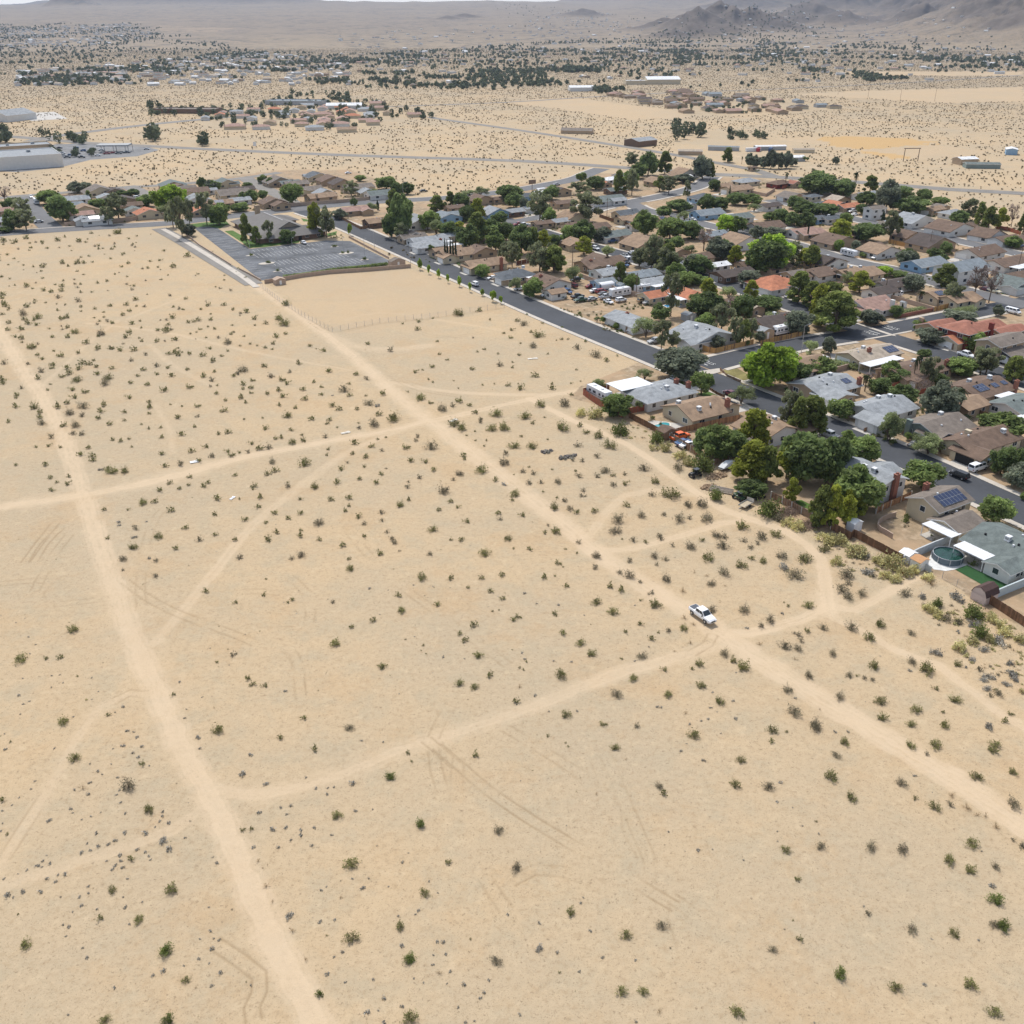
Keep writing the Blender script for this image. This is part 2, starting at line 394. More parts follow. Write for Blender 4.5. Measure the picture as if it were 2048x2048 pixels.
# ------------------------------------------------------------------ land: one sheet to the horizon
def ground():
    fine = np.radians(np.linspace(-43, 43, 861))
    coarse = np.radians(np.linspace(43, 317, 92)[1:-1])
    th = np.concatenate([fine, coarse])
    r, rr = 6.0, []
    while r < 17000:
        rr.append(r)
        r += 3 if r < 45 else max(.15, r * .0017) if r < 480 else r * .0085 if r < 2600 else r * .0060 if r < 9000 else r * .04
    rr = np.array(rr); nr, nt = len(rr), len(th)
    R, TH = np.meshgrid(rr, th, indexing='ij')
    x, y = (R * np.sin(TH)).ravel(), (R * np.cos(TH)).ravel()
    z, rock = height(x, y)
    track, rut, yard, pale, ochre = attributes(x, y)
    near = np.clip(1 - np.hypot(x, y) / 420, 0, 1) * (1 - yard)
    z = z + near * (.16 * (fbm(x / 3.2, y / 3.2, 4, 61) - .5) - .05 * np.clip(track, 0, 1) - .045 * np.clip(rut, -1, 1)) - .11 * near
    z = z - 0.02
    vs = np.stack([x, y, z], 1)
    i, j = np.meshgrid(np.arange(nr - 1), np.arange(nt), indexing='ij')
    a = (i * nt + j).ravel(); b = (i * nt + (j + 1) % nt).ravel()
    quads = np.stack([a, a + nt, b + nt, b], 1)
    c0 = len(vs)
    vs = np.vstack([vs, [[0, 0, -.02]]])
    jj = np.arange(nt)
    tris = np.stack([np.full(nt, c0), jj, (jj + 1) % nt], 1)
    me = bpy.data.meshes.new('desert_ground')
    nq, ntri = len(quads), len(tris)
    me.vertices.add(len(vs)); me.vertices.foreach_set('co', vs.astype(np.float32).ravel())
    me.loops.add(nq * 4 + ntri * 3)
    me.loops.foreach_set('vertex_index', np.concatenate([quads.ravel(), tris.ravel()]).astype(np.int32))
    me.polygons.add(nq + ntri)
    st = np.concatenate([np.arange(nq) * 4, nq * 4 + np.arange(ntri) * 3]).astype(np.int32)
    me.polygons.foreach_set('loop_start', st)
    me.polygons.foreach_set('use_smooth', np.ones(nq + ntri, bool))
    me.update(calc_edges=True)
    for nm, arr in (('track', track), ('rut', rut), ('yard', yard), ('pale', pale), ('ochre', ochre), ('rock', rock)):
        at = me.attributes.new(nm, 'FLOAT', 'POINT')
        at.data.foreach_set('value', np.append(arr, 0).astype(np.float32))
    o = bpy.data.objects.new('desert_ground', me); LINK(o)
    tag(o, kind='structure')
    m = bpy.data.materials.new('desert_sand'); m.use_nodes = True
    nt_ = m.node_tree; N = nt_.nodes.new; L = nt_.links.new
    b = nt_.nodes["Principled BSDF"]; b.inputs["Roughness"].default_value = .95; b.inputs["Specular IOR Level"].default_value = .1
    tc = N("ShaderNodeTexCoord")
    def noise(scale, det=5, rough=.6):
        q = N("ShaderNodeTexNoise"); q.inputs["Scale"].default_value = scale; q.inputs["Detail"].default_value = det; q.inputs["Roughness"].default_value = rough
        L(tc.outputs["Object"], q.inputs["Vector"]); return q.outputs[0]
    def ramp(v, lo, hi):
        q = N("ShaderNodeMapRange"); q.inputs[1].default_value, q.inputs[2].default_value = lo, hi; q.interpolation_type = 'SMOOTHSTEP'; L(v, q.inputs[0]); return q.outputs[0]
    def mix(f, a, c):
        q = N("ShaderNodeMix"); q.data_type = 'RGBA'
        L(f, q.inputs[0]) if not isinstance(f, float) else setattr(q.inputs[0], 'default_value', f)
        for s, k in ((a, 6), (c, 7)):
            if isinstance(s, tuple): q.inputs[k].default_value = s + (1,)
            else: L(s, q.inputs[k])
        return q.outputs[2]
    def att(n): q = N("ShaderNodeAttribute"); q.attribute_name = n; return q.outputs["Fac"]
    def mth(op, a, c):
        q = N("ShaderNodeMath"); q.operation = op; q.use_clamp = op == 'MULTIPLY'
        for k, s in enumerate((a, c)):
            if isinstance(s, (int, float)): q.inputs[k].default_value = s
            else: L(s, q.inputs[k])
        return q.outputs[0]
    big, mid, small = noise(.013, 5), noise(.16, 6, .65), noise(1.1, 8, .72)
    grain = noise(5.5, 3, .7)
    col = mix(ramp(big, .35, .65), (.472, .354, .219), (.410, .328, .222))
    col = mix(mth('MULTIPLY', ramp(mid, .44, .68), .6), col, (.385, .322, .222))
    col = mix(mth('MULTIPLY', ramp(noise(.045, 7, .75), .50, .66), .55), col, (.435, .305, .175))
    col = mix(mth('MULTIPLY', ramp(noise(.33, 5, .7), .54, .70), .4), col, (.53, .42, .275))
    col = mix(mth('MULTIPLY', ramp(small, .50, .68), .50), col, (.325, .235, .14))
    col = mix(mth('MULTIPLY', ramp(small, .5, .25), .35), col, (.57, .445, .29))
    col = mix(mth('MULTIPLY', ramp(grain, .56, .68), .6), col, (.23, .175, .11))
    col = mix(mth('MULTIPLY', ramp(noise(2.3, 3, .7), .60, .70), .62), col, (.19, .14, .085))
    trk = mth('MULTIPLY', att('track'), mth('ADD', .5, mth('MULTIPLY', mid, .6)))
    col = mix(trk, col, (.555, .430, .292))
    ru = att('rut')
    col = mix(mth('MULTIPLY', ru, .52), col, (.255, .18, .10))
    col = mix(mth('MULTIPLY', mth('MULTIPLY', ru, -1), .6), col, (.60, .465, .31))
    col = mix(mth('MULTIPLY', att('yard'), .75), col, mix(ramp(noise(.09, 6), .4, .62), (.36, .245, .15), mix(ramp(noise(.4, 5), .45, .65), (.20, .155, .10), (.42, .33, .235))))
    col = mix(mth('MULTIPLY', att('pale'), .42), col, (.445, .330, .208))
    col = mix(mth('MULTIPLY', att('ochre'), .8), col, (.47, .30, .125))
    # far scrub too small and too many to stand alone: mottled darker soil, denser with distance
    geo = N("ShaderNodeVectorMath"); geo.operation = 'LENGTH'; L(tc.outputs["Object"], geo.inputs[0])
    dist = geo.outputs["Value"]
    spk = ramp(noise(.11, 3, .8), .49, .60)
    patch = mth('ADD', .35, mth('MULTIPLY', ramp(noise(.004, 5), .35, .65), .65))
    fs = mth('MULTIPLY', mth('MULTIPLY', spk, ramp(dist, 700, 1900)), patch)
    fs = mth('MULTIPLY', fs, mth('SUBTRACT', 1, mth('MAXIMUM', att('pale'), att('ochre'))))
    col = mix(mth('MULTIPLY', fs, .72), col, (.10, .095, .075))
    col = mix(mth('MULTIPLY', ramp(dist, 700, 2400), mth('SUBTRACT', .42, mth('MULTIPLY', att('pale'), .4))), col, (.205, .165, .115))
    col = mix(mth('MULTIPLY', ramp(dist, 2400, 5000), .6), col, (.185, .145, .110))
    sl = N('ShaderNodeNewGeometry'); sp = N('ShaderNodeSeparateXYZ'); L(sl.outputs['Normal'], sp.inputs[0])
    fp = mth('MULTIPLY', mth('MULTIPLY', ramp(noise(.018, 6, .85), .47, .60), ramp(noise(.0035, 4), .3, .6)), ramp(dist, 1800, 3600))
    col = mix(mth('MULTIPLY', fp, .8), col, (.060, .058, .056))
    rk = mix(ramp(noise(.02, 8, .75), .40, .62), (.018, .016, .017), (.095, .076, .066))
    rk = mix(mth('MULTIPLY', ramp(sp.outputs[2], .90, .74), .8), mix(.4, rk, (.19, .155, .12)), (.018, .016, .017))  # steep faces darker: bare rock, plus relief shading put into the colour
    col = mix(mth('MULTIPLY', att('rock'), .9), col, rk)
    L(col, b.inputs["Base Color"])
    bp = N("ShaderNodeBump"); bp.inputs["Strength"].default_value = .7; bp.inputs["Distance"].default_value = .12
    L(mth('ADD', small, mth('MULTIPLY', grain, .5)), bp.inputs["Height"]); L(bp.outputs[0], b.inputs["Normal"])
    me.materials.append(m)
    return o
ground()

# ------------------------------------------------------------------ roads, kerbs, pavements
def asphalt(name, c, rough=.85):
    return mat(name, c, rough, .10, .16, bump=.3, spec=.25, fine=.14)
M_ASPH, M_OLD, M_GREY = asphalt('asphalt_new', (.058, .062, .070)), asphalt('asphalt_old', (.135, .135, .138)), asphalt('asphalt_worn', (.20, .185, .165))
M_PAINT = mat('road_paint', (.50, .50, .48), .7, 1.2, .25)
M_WALK = mat('pavement_concrete', (.47, .425, .365), .9, .3, .13, fine=.08)
def strip(name, pts, w0, w1, z, m, thick=0.0, kind='structure'):
    l, r = offset(pts, w0), offset(pts, w1)
    mb = MB()
    for i in range(len(pts) - 1):
        a, b, c, d = l[i], l[i + 1], r[i + 1], r[i]
        mb.face([(d.x, d.y, z), (c.x, c.y, z), (b.x, b.y, z), (a.x, a.y, z)])
        if thick:
            for p, q in ((a, b), (c, d)): mb.face([(p.x, p.y, z - thick), (q.x, q.y, z - thick), (q.x, q.y, z), (p.x, p.y, z)])
    if thick:
        for p, q in ((r[0], l[0]), (l[-1], r[-1])): mb.face([(p.x, p.y, z - thick), (q.x, q.y, z - thick), (q.x, q.y, z), (p.x, p.y, z)])
    return tag(mb.build(name, m), kind=kind)
ZR = [0.012]
def road(name, c, w, m, kerb=True, step=6):
    pts = curve(chain(c), step)
    ZR[0] += .005
    strip(name, pts, w / 2, -w / 2, ZR[0], m)
    return pts
def walk(c, w=1.7, step=6, name='pavement'):               # raised concrete edge with its kerb
    return strip(name, curve(chain(c), step), w, 0, .15, M_WALK, .2)
MAIN = road('main_road', "n 585 408 612 424 685 449 900 542 1100 629 1300 710 1500 792 1772 899 1958 984 2200 1092 2500 1230", 11.6, M_ASPH)
ST2 = road('tract_road', "n 1005 438 1028 446 1123 477 1252 512 1291 526 1428 561 1540 598 1623 626 1747 666 1876 706 2024 756 2200 815", 10.6, M_ASPH)
CROSS = road('cross_road', "n 1405 733 1422 729 1498 710 1602 688 1747 665 1855 644 1958 623 2048 605 2200 575", 10.6, M_ASPH)
TOP = road('tract_road', "n -90 482 0 468 180 456 336 447 424 437 581 420 685 409 788 402 892 396 1007 384 1092 370 1150 358 1180 346 1204 337", 12, M_OLD)
ST3 = road('tract_road', "n 1180 422 1200 416 1252 406 1329 391 1394 374 1425 353", 10.6, M_OLD)
ST3B = road('tract_road', "n 1262 407 1285 419 1329 429 1420 452 1510 471 1588 489 1700 522 1793 541 1855 560 1938 584 2000 598 2060 612", 10.6, M_OLD)
ST4 = road('tract_road', "n 1536 400 1620 416 1704 437 1753 448 1832 462 1925 484 2048 511 2150 535", 10, M_OLD)
STZ = road('tract_road', "n 1000 441 1028 443 1062 438 1100 430", 9, M_OLD)
road('tract_road', "n 39 394 62 416 85 440 112 464", 11, M_OLD)
road('tract_road', "n 255 372 285 386 318 404", 10, M_GREY)
road('tract_road', "n 490 356 510 368 540 382 566 394 590 410", 10, M_GREY)
road('tract_road', "n -60 402 40 392 120 386 230 376 330 370 470 358 560 345", 8, M_GREY)
road('country_highway', "n -60 268 60 276 174 286 272 291 348 295 471 301 680 310 860 316 1042 322 1260 336 1433 349 1549 354 1670 361 1762 368 1901 379 2048 387 2300 402", 13, M_GREY, step=25)
road('country_road', "n 60 283 101 274 254 254 380 241 460 234", 14, M_GREY, step=25)
road('country_road', "n 860 234 872 237 1042 261 1260 295 1380 315 1407 321 1510 340 1552 354", 9, M_GREY, step=25)
road('country_road', "n 690 216 752 214 1006 205 1151 196 1348 185 1529 179 1819 165 2048 150", 9, M_GREY, step=40)
road('church_alley', "n 318 457 360 480 420 516 480 552 508 569", 7.4, M_GREY)
ROADS = [(MAIN, 11.6), (ST2, 10.6), (CROSS, 10.6), (TOP, 12), (ST3, 10.6), (ST3B, 10.6), (ST4, 10), (STZ, 9)]
def kerbs(path, w, sides=(1, -1), width=1.7):              # raised pavement on each side, broken where another road meets
    for s in sides:
        line, run = offset(path, s * w / 2), []
        for p in line + [None]:
            ok = p is not None and all(float(seg_dist(np.array([p.x]), np.array([p.y]), q)[0]) > ww / 2 + 2.2 for q, ww in ROADS if q is not path)
            if ok: run.append(p)
            else:
                if len(run) > 2: strip('pavement', run, s * width, 0, .15, M_WALK, .2) if s > 0 else strip('pavement', run, 0, -width, .15, M_WALK, .2)
                run = []
for q, w in ROADS: kerbs(q, w, (1,) if q is TOP else (1, -1), 1.2 if q is TOP else 1.7)
walk("n 332 458 372 480 432 516 490 552 520 574", -2.6)
for c in ("n 1420 746 1428 742 1436 738", ): pass
def sheet(name, c, z, m, kind='structure', label=None):
    ps = chain(c)
    o = MB().face([(p.x, p.y, z) for p in ps]).build(name, m)
    n = Vector((0, 0, 1))
    if o.data.polygons[0].normal.z < 0: o.data.flip_normals()
    return tag(o, kind=kind)
def stop_word(k, x, y, ang):                               # the word painted before the stop line
    cu = bpy.data.curves.new('stop_marking', 'FONT'); cu.body = 'STOP'; cu.size = 2.4; cu.align_x = 'CENTER'; cu.align_y = 'CENTER'
    o = bpy.data.objects.new('tmp', cu); LINK(o)
    me = bpy.data.meshes.new_from_object(o); bpy.data.objects.remove(o)
    o = bpy.data.objects.new('stop_marking', me); LINK(o); me.materials.append(M_PAINT)
    p = TP(k, x, y); o.location = (p.x, p.y, ZR[0] + .012); o.rotation_euler = (0, 0, ang); tag(o, kind='structure')
    b = MB().box(0, 1.9, 0, .45, .0, 0)
    q = MB().face([(-2.3, 2.1, 0), (2.3, 2.1, 0), (2.3, 2.55, 0), (-2.3, 2.55, 0)]).build('stop_line', M_PAINT, None, (p.x, p.y, ZR[0] + .012), ang)
    tag(q, kind='structure')
stop_word('O', 805, 1085, GRID + math.pi / 2)
stop_word('W', 655, 750, GRID + math.pi / 2)
stop_word('W', 440, 806, GRID - math.pi / 2)
def slab(name, k, x, y, lx, ly, z, m, rz=GRID, kind='structure'):
    p = TP(k, x, y)
    return tag(MB().face([(-lx / 2, -ly / 2, 0), (lx / 2, -ly / 2, 0), (lx / 2, ly / 2, 0), (-lx / 2, ly / 2, 0)]).build(name, m, None, (p.x, p.y, z), rz), kind=kind)
sheet('cross_gutter', "L -62 218 60 196 188 178 196 216 130 232 20 236", ZR[0] + .005, M_WALK)
sheet('cross_gutter', "W 270 700 640 826 700 835 680 822 300 696", ZR[0] + .006, M_WALK)
sheet('cross_gutter', "W 400 872 640 830 850 790 845 778 640 818 390 862", ZR[0] + .010, M_WALK)
# church car park
LOT = "n 388 456 424 449 499 498 652 481 700 482 783 523 770 532 640 548 522 561"
sheet('car_park', LOT, .02, mat('asphalt_patched', (.10, .106, .115), .85, .12, .5, bump=.3, fine=.2))
mb = MB()
def bay(a, b, n, ln, both=True):
    A, B = P(*a), P(*b); d = (B - A); s = d.normalized(); nrm = Vector((-s.y, s.x, 0))
    for i in range(n + 1):
        c = A + d * i / n; w = s * .10
        lo, hi = (-ln, ln) if both else (0, ln)
        mb.face([tuple(c + nrm * lo - w), tuple(c + nrm * lo + w), tuple(c + nrm * hi + w), tuple(c + nrm * hi - w)])
bay((512, 512), (630, 499), 14, 4.6); bay((546, 527), (690, 510), 17, 4.8); bay((560, 542), (720, 521), 18, 4.8)
bay((404, 470), (462, 512), 10, 5, False); bay((470, 520), (518, 555), 9, 5, False); bay((505, 500), (640, 486), 15, -4.6, False); bay((706, 488), (775, 523), 12, 5, False)
bay((436, 462), (492, 497), 9, -4.8, False)
o = mb.build('parking_lines', mat('faded_paint', (.38, .38, .37), .8, .6, .4)); o.location.z = .026; tag(o, kind='structure')
M_LAWN = mat('lawn', (.075, .135, .025), .95, .4, .25, bump=.6, fine=.3)
M_DRY = mat('dry_lawn', (.19, .165, .06), .95, .3, .35, bump=.6, fine=.3)
LZ = [.03]
def lawn(c, m=None, z=None):
    LZ[0] += .003; z = z or LZ[0]
    return sheet('lawn', c, z, m or M_LAWN, 'stuff')
lawn("R 190 550 240 545 370 620 480 640 780 620 760 640 480 675 380 680 330 640"); lawn("V 1360 510 1440 500 1600 480 1750 500 1700 530 1620 515 1440 520")
lawn("V 1740 550 1800 545 1932 620 1932 660 1880 640"); lawn("R 980 570 1060 550 1050 580 990 590"); lawn("R 780 450 830 460 850 475 800 475")
lawn("R 0 490 200 470 230 500 90 520"); lawn("I 1265 430 1390 385 1640 500 1660 515 1720 510 1885 580 1690 665 1640 640", mat('turf', (.022, .075, .022), .9, 2, .2, fine=.2), .035)
lawn("K 1460 200 1620 180 1780 270 1640 305", M_DRY); lawn("K 1640 320 1840 290 1932 350 1820 380", M_DRY); lawn("K 1320 490 1470 465 1590 520 1470 545")
lawn("K 1230 420 1400 400 1450 440 1330 470"); lawn("L 810 370 880 350 960 400 850 420"); lawn("h 1400 880 1460 870 1560 920 1540 960 1450 930"); lawn("L 770 770 900 750 1090 830 900 850", M_DRY)
lawn("W 1690 405 1860 415 1830 435 1720 425"); lawn("Z 220 820 300 810 330 830 250 840"); lawn("V 330 345 420 335 430 350 340 360"); lawn("Z 430 870 480 865 500 880 450 890")

# ------------------------------------------------------------------ houses
CN = {'gr': 'light grey', 'sg': 'dark slate', 'bl': 'blue grey', 'br': 'brown', 'tn': 'tan', 'db': 'dark brown', 'or': 'orange tiled', 'pk': 'pink tiled',
      'rd': 'red tiled', 'wh': 'white', 'be': 'beige', 'gn': 'grey green', 'gb': 'grey brown'}
def gable(mb, x, y, lx, ly, z, pitch, ov, ax, hip, m=0, edge=1, th=.2):
    """Roof over a block centred x,y; ax 'x' = ridge along x. z = wall top. Solid slab with eaves; returns ridge height."""
    L, W = (lx, ly) if ax == 'x' else (ly, lx)
    a, b = L / 2 + ov, W / 2 + ov
    ze, zr = z - ov * pitch, z + W / 2 * pitch
    rr = a - b if hip else a
    if rr < .1: rr = .1
    q = [(-a, -b, ze), (a, -b, ze), (a, b, ze), (-a, b, ze), (-rr, 0, zr), (rr, 0, zr)]
    pts = [((x + p, y + r) if ax == 'x' else (x - r, y + p)) + (h,) for p, r, h in q]
    low = [(p[0], p[1], p[2] - th) for p in pts]
    top = ((0, 1, 5, 4), (2, 3, 4, 5), (1, 2, 5), (3, 0, 4)) if hip else ((0, 1, 5, 4), (2, 3, 4, 5))
    mb.solid(pts, top, m)
    mb.solid(low, tuple(tuple(reversed(f)) for f in top), edge)
    rim = ((0, 1), (1, 2), (2, 3), (3, 0)) if hip else ((0, 1), (1, 5), (5, 2), (2, 3), (3, 4), (4, 0))
    for i, j in rim: mb.face([low[i], low[j], pts[j], pts[i]], edge)
    return zr
def walls(mb, x, y, lx, ly, z, pitch, ax, hip, m=0):
    mb.box(x, y, -.1, lx, ly, z + .1, m)
    if not hip:
        L, W = (lx, ly) if ax == 'x' else (ly, lx)
        for s in (-1, 1):
            t = [(s * L / 2, -W / 2, z), (s * L / 2, W / 2, z), (s * L / 2, 0, z + W / 2 * pitch - .02)]
            pts = [((x + p, y + r) if ax == 'x' else (x - r, y + p)) + (h,) for p, r, h in t]
            mb.face(pts if s > 0 else pts[::-1], m)
WIN = {}
def window(root, x, y, z, w, h, nx, ny, rich):
    """A window on a wall facing (nx, ny): frame part, with its pane as a sub-part on the nearer houses."""
    rz = math.atan2(ny, nx) + math.pi / 2
    k = (w, h, rich)
    if k not in WIN:
        f = MB()
        for sx in (-1, 1): f.box(sx * (w / 2 + .04), -.03, -.08, .09, .09, h + .16)
        f.box(0, -.03, -.08, w - .01, .09, .08); f.box(0, -.03, h, w - .01, .09, .08)
        if w > 1.3: f.box(0, -.028, 0, .06, .07, h)
        p = MB().box(0, 0, 0, w, .07, h)
        if rich: WIN[k] = (f.mesh('window', M_TRIM()), p.mesh('pane', M_GLASS()))
        else: WIN[k] = (p.mesh('window', M_GLASS()), None)
    f, p = WIN[k]
    o = bpy.data.objects.new('window', f); LINK(o); o.parent = root; o.location = (x, y, z); o.rotation_euler = (0, 0, rz)
    if p:
        q = bpy.data.objects.new('pane', p); LINK(q); q.parent = o
def block_windows(root, x, y, lx, ly, z0, rich, skip, every=4.2):
    for nx, ny in ((1, 0), (-1, 0), (0, 1), (0, -1)):
        if (nx, ny) in skip: continue
        L = ly if nx else lx
        n = max(1, int(L / every)) if rich else (1 if L < 9 else 2)
        for i in range(n):
            t = (i + .5) / n * L - L / 2 + random.uniform(-.3, .3)
            w = random.choice((1.2, 1.8)) if rich else 1.8
            window(root, x + (nx * lx / 2 if nx else t), y + (ny * ly / 2 if ny else t), z0, w, 1.15, nx, ny, rich)
HOUSES = []
def house(p, wx, wy, ax, rc, wc, opts, label, rz=GRID, rich=True, group=None):
    """p: centre on the land. opts: word list, see below. The front is +x for 'f+', -x for 'f-'."""
    O = opts.split()
    st = 2 if '2' in O else 1
    hip = 'h' in O
    eave = None
    zt = 2.75 * st + (.1 if st > 1 else 0)
    pitch = .33 if rc in ('or', 'pk', 'rd') else random.choice((.30, .34, .38))
    for o in O:
        if o[0] == '^': pitch = float(o[1:])
        if o[0] == 'e': eave = zt = float(o[1:])
    front = -1 if 'f-' in O else 1
    root = empty('house', p, rz)
    tag(root, label, 'house', group)
    HOUSES.append((p.x, p.y, max(wx, wy)))
    rm, wm = roofm(rc), wallm(wc)
    trim = M_DTRIM() if rc in ('br', 'tn', 'db', 'be') else M_TRIM()
    blocks = [(0, 0, wx, wy, zt, ax)]
    for o in O:
        if o[0] == 'w':                                    # wing: wdx,dy,lx,ly[,z]
            v = list(map(float, o[1:].split(',')))
            blocks.append((v[0], v[1], v[2], v[3], v[4] if len(v) > 4 else 2.75, 'y' if ax == 'x' else 'x'))
    W, zr0 = MB(), 0
    for i, (bx, by, lx, ly, z, a) in enumerate(blocks):
        k = pitch - .012 * i
        walls(W, bx, by, lx, ly, z - .01 * i, k, a, hip)
        r = MB(); zr = gable(r, bx, by, lx, ly, z - .01 * i, k, .55 - .02 * i, a, hip)
        ro = r.build('roof', [rm, trim], root)
        if i == 0: zr0, roof0 = zr, ro
    W.build('wall', wm, root)
    bx, by, lx, ly, z, a = blocks[-1] if len(blocks) > 1 else blocks[0]
    gx = bx + front * lx / 2
    skip = {(front, 0)} if len(blocks) > 1 or 'n' in O else set()
    if 'n' not in O:
        gy = by + (ly / 2 - 3.2 if len(blocks) == 1 else 0)
        gm = wallm('g') if wc in 'dk' else M_TRIM()
        if 'open' in O: gm = M_BLACK()  # open garage: a black panel stands in for the shade inside
        g = MB().box(0, 0, 0, .10, 4.9, 2.2)
        g.build('garage_door_or_shade', gm, root, (gx, gy, .02))
        gp = p + Vector((math.cos(rz) * gx - math.sin(rz) * gy, math.sin(rz) * gx + math.cos(rz) * gy, 0))
        dl = min(float(seg_dist(np.array([gp.x]), np.array([gp.y]), q)[0]) - ww / 2 - .2 for q, ww in ROADS)
        dl = min(13.0, max(2.0, dl)) if dl < 16 else 7.0
        tag(MB().face([(0, -2.6, 0), (front * dl, -2.6, 0), (front * dl, 2.6, 0), (0, 2.6, 0)][::front]).build('driveway', M_CONC(), None, p + Vector((math.cos(rz) * gx - math.sin(rz) * gy, math.sin(rz) * gx + math.cos(rz) * gy, .028)), rz), kind='structure')
    if rich:
        MB().box(0, 0, 0, .09, 1.0, 2.1).build('door', M_DTRIM(), root, (front * wx / 2, -wy * .28 if len(blocks) == 1 else (wy / 2 - 1.4) * (-1 if blocks[-1][1] > 0 else 1), .05))
    X, Y, LX, LY, Z, A = blocks[0]
    block_windows(root, X, Y, LX, LY, eave - 1.75 if eave else 1.0, rich, skip if len(blocks) == 1 else set())
    if st == 2 and not eave: block_windows(root, X, Y, LX, LY, 3.75, rich, set())
    if rich:
        for b in blocks[1:]: block_windows(root, b[0], b[1], b[2], b[3], 1.0, rich, skip)
    def onroof(u, v):                                      # u along the ridge, v across it, on the main roof
        zz = zt + ((LY if A == 'x' else LX) / 2 - abs(v)) * pitch
        return ((u, v) if A == 'x' else (-v, u)) + (zz,)
    for o in O:
        if o[0] == 'K':                                    # evaporative cooler K u,v
            u, v = map(float, o[1:].split(','))
            x, y, zz = onroof(u, v)
            c = MB().box(0, 0, -.25, 1.1, 1.1, .25).box(0, 0, .0, 1.0, 1.0, .75).box(0, 0, .75, 1.08, 1.08, .06)
            for s in (-1, 1): c.box(s * .505, 0, .1, .02, .8, .5, 1).box(0, s * .505, .1, .8, .02, .5, 1)
            c.build('rooftop_cooler', [M_WHITE(), wallm('g')], root, (x, y, zz + .1))
        elif o[0] in 'ST':                                  # solar array S u,v,lu,lv
            u, v, lu, lv = map(float, o[1:].split(','))
            def corner(uu, vv):
                if o[0] == 'T':                            # on the wing's roof
                    bx, by, lx, ly, z, ax_ = blocks[-1]
                    zz = z + ((ly if ax_ == 'x' else lx) / 2 - abs(vv)) * pitch
                    return (bx + uu, by + vv, zz + .16) if ax_ == 'x' else (bx - vv, by + uu, zz + .16)
                x, y, zz = onroof(uu, vv); return (x, y, zz + .16)
            c4 = [corner(u - lu / 2, v - lv / 2), corner(u + lu / 2, v - lv / 2), corner(u + lu / 2, v + lv / 2), corner(u - lu / 2, v + lv / 2)]
            if (Vector(c4[1]) - Vector(c4[0])).cross(Vector(c4[2]) - Vector(c4[0])).z < 0: c4 = c4[::-1]
            sm = MB()
            A4 = [Vector(q) for q in c4]
            e1, e2 = A4[1] - A4[0], A4[3] - A4[0]
            n1, n2 = max(1, round(e1.length / 1.05)), max(1, round(e2.length / 1.7))
            nn = e1.cross(e2).normalized()
            sm.face(A4, 1); sm.face([q - nn * .05 for q in A4[::-1]], 1)
            for i in range(n1):
                for j in range(n2):
                    f = lambda s_, t_: A4[0] + e1 * s_ + e2 * t_ + nn * .012
                    s0, s1, t0, t1 = (i + .03) / n1, (i + .97) / n1, (j + .02) / n2, (j + .98) / n2
                    sm.face([f(s0, t0), f(s1, t0), f(s1, t1), f(s0, t1)], 0)
            sm.build('solar_array', [M_SOLAR(), wallm('g')], root)
        elif o[0] == 'C':                                  # chimney C x,y,h[,w] brick; D = rendered
            v = list(map(float, o[1:].split(',')))
            c = MB().box(0, 0, -.1, 1.3, .8, v[2]).box(0, 0, v[2] - .1, 1.45, .95, .18).box(0, 0, v[2] + .08, .5, .4, .3)
            c.build('chimney', M_BRICK(), root, (v[0], v[1], 0))
        elif o[0] == 'D':
            v = list(map(float, o[1:].split(',')))
            MB().box(0, 0, -.1, .9, 1.4, v[2]).box(0, 0, v[2] - .1, 1.05, 1.55, .16).build('chimney', wm, root, (v[0], v[1], 0))
        elif o[0] == 'P':                                  # patio cover P x,y,lx,ly
            x, y, lx, ly, *hz = map(float, o[1:].split(','))
            hz = hz[0] if hz else 2.5
            c = MB().box(0, 0, hz, lx, ly, .14)
            for i in range(int(max(lx, ly) / 1.2)):        # raised seams across the sheet
                t = -max(lx, ly) / 2 + .6 + i * 1.2
                c.box(t, 0, hz + .14, .07, ly - .1, .03) if lx > ly else c.box(0, t, hz + .14, lx - .1, .07, .03)
            pc = c.build('patio_cover', M_WHITE(), root, (x, y, 0))
            tag(MB().box(0, 0, 0, lx, ly, .05).build('patio_slab', M_CONC(), root, (x, y, .0)))
            for sx in (-1, 1):
                for sy in (-1, 1): MB().box(sx * (lx / 2 - .2), sy * (ly / 2 - .2), 0, .14, .14, hz).build('post', M_TRIM(), pc)
        elif o[0] == 'V':                                  # small roof vents
            for i in range(int(o[1:])):
                x, y, zz = onroof(random.uniform(-.35, .35) * (LX if A == 'x' else LY), random.uniform(-.3, .3) * (LY if A == 'x' else LX))
                MB().box(0, 0, -.1, .35, .35, .45).build('vent', random.choice((M_WHITE(), M_BLACK())), root, (x, y, zz))
    return root
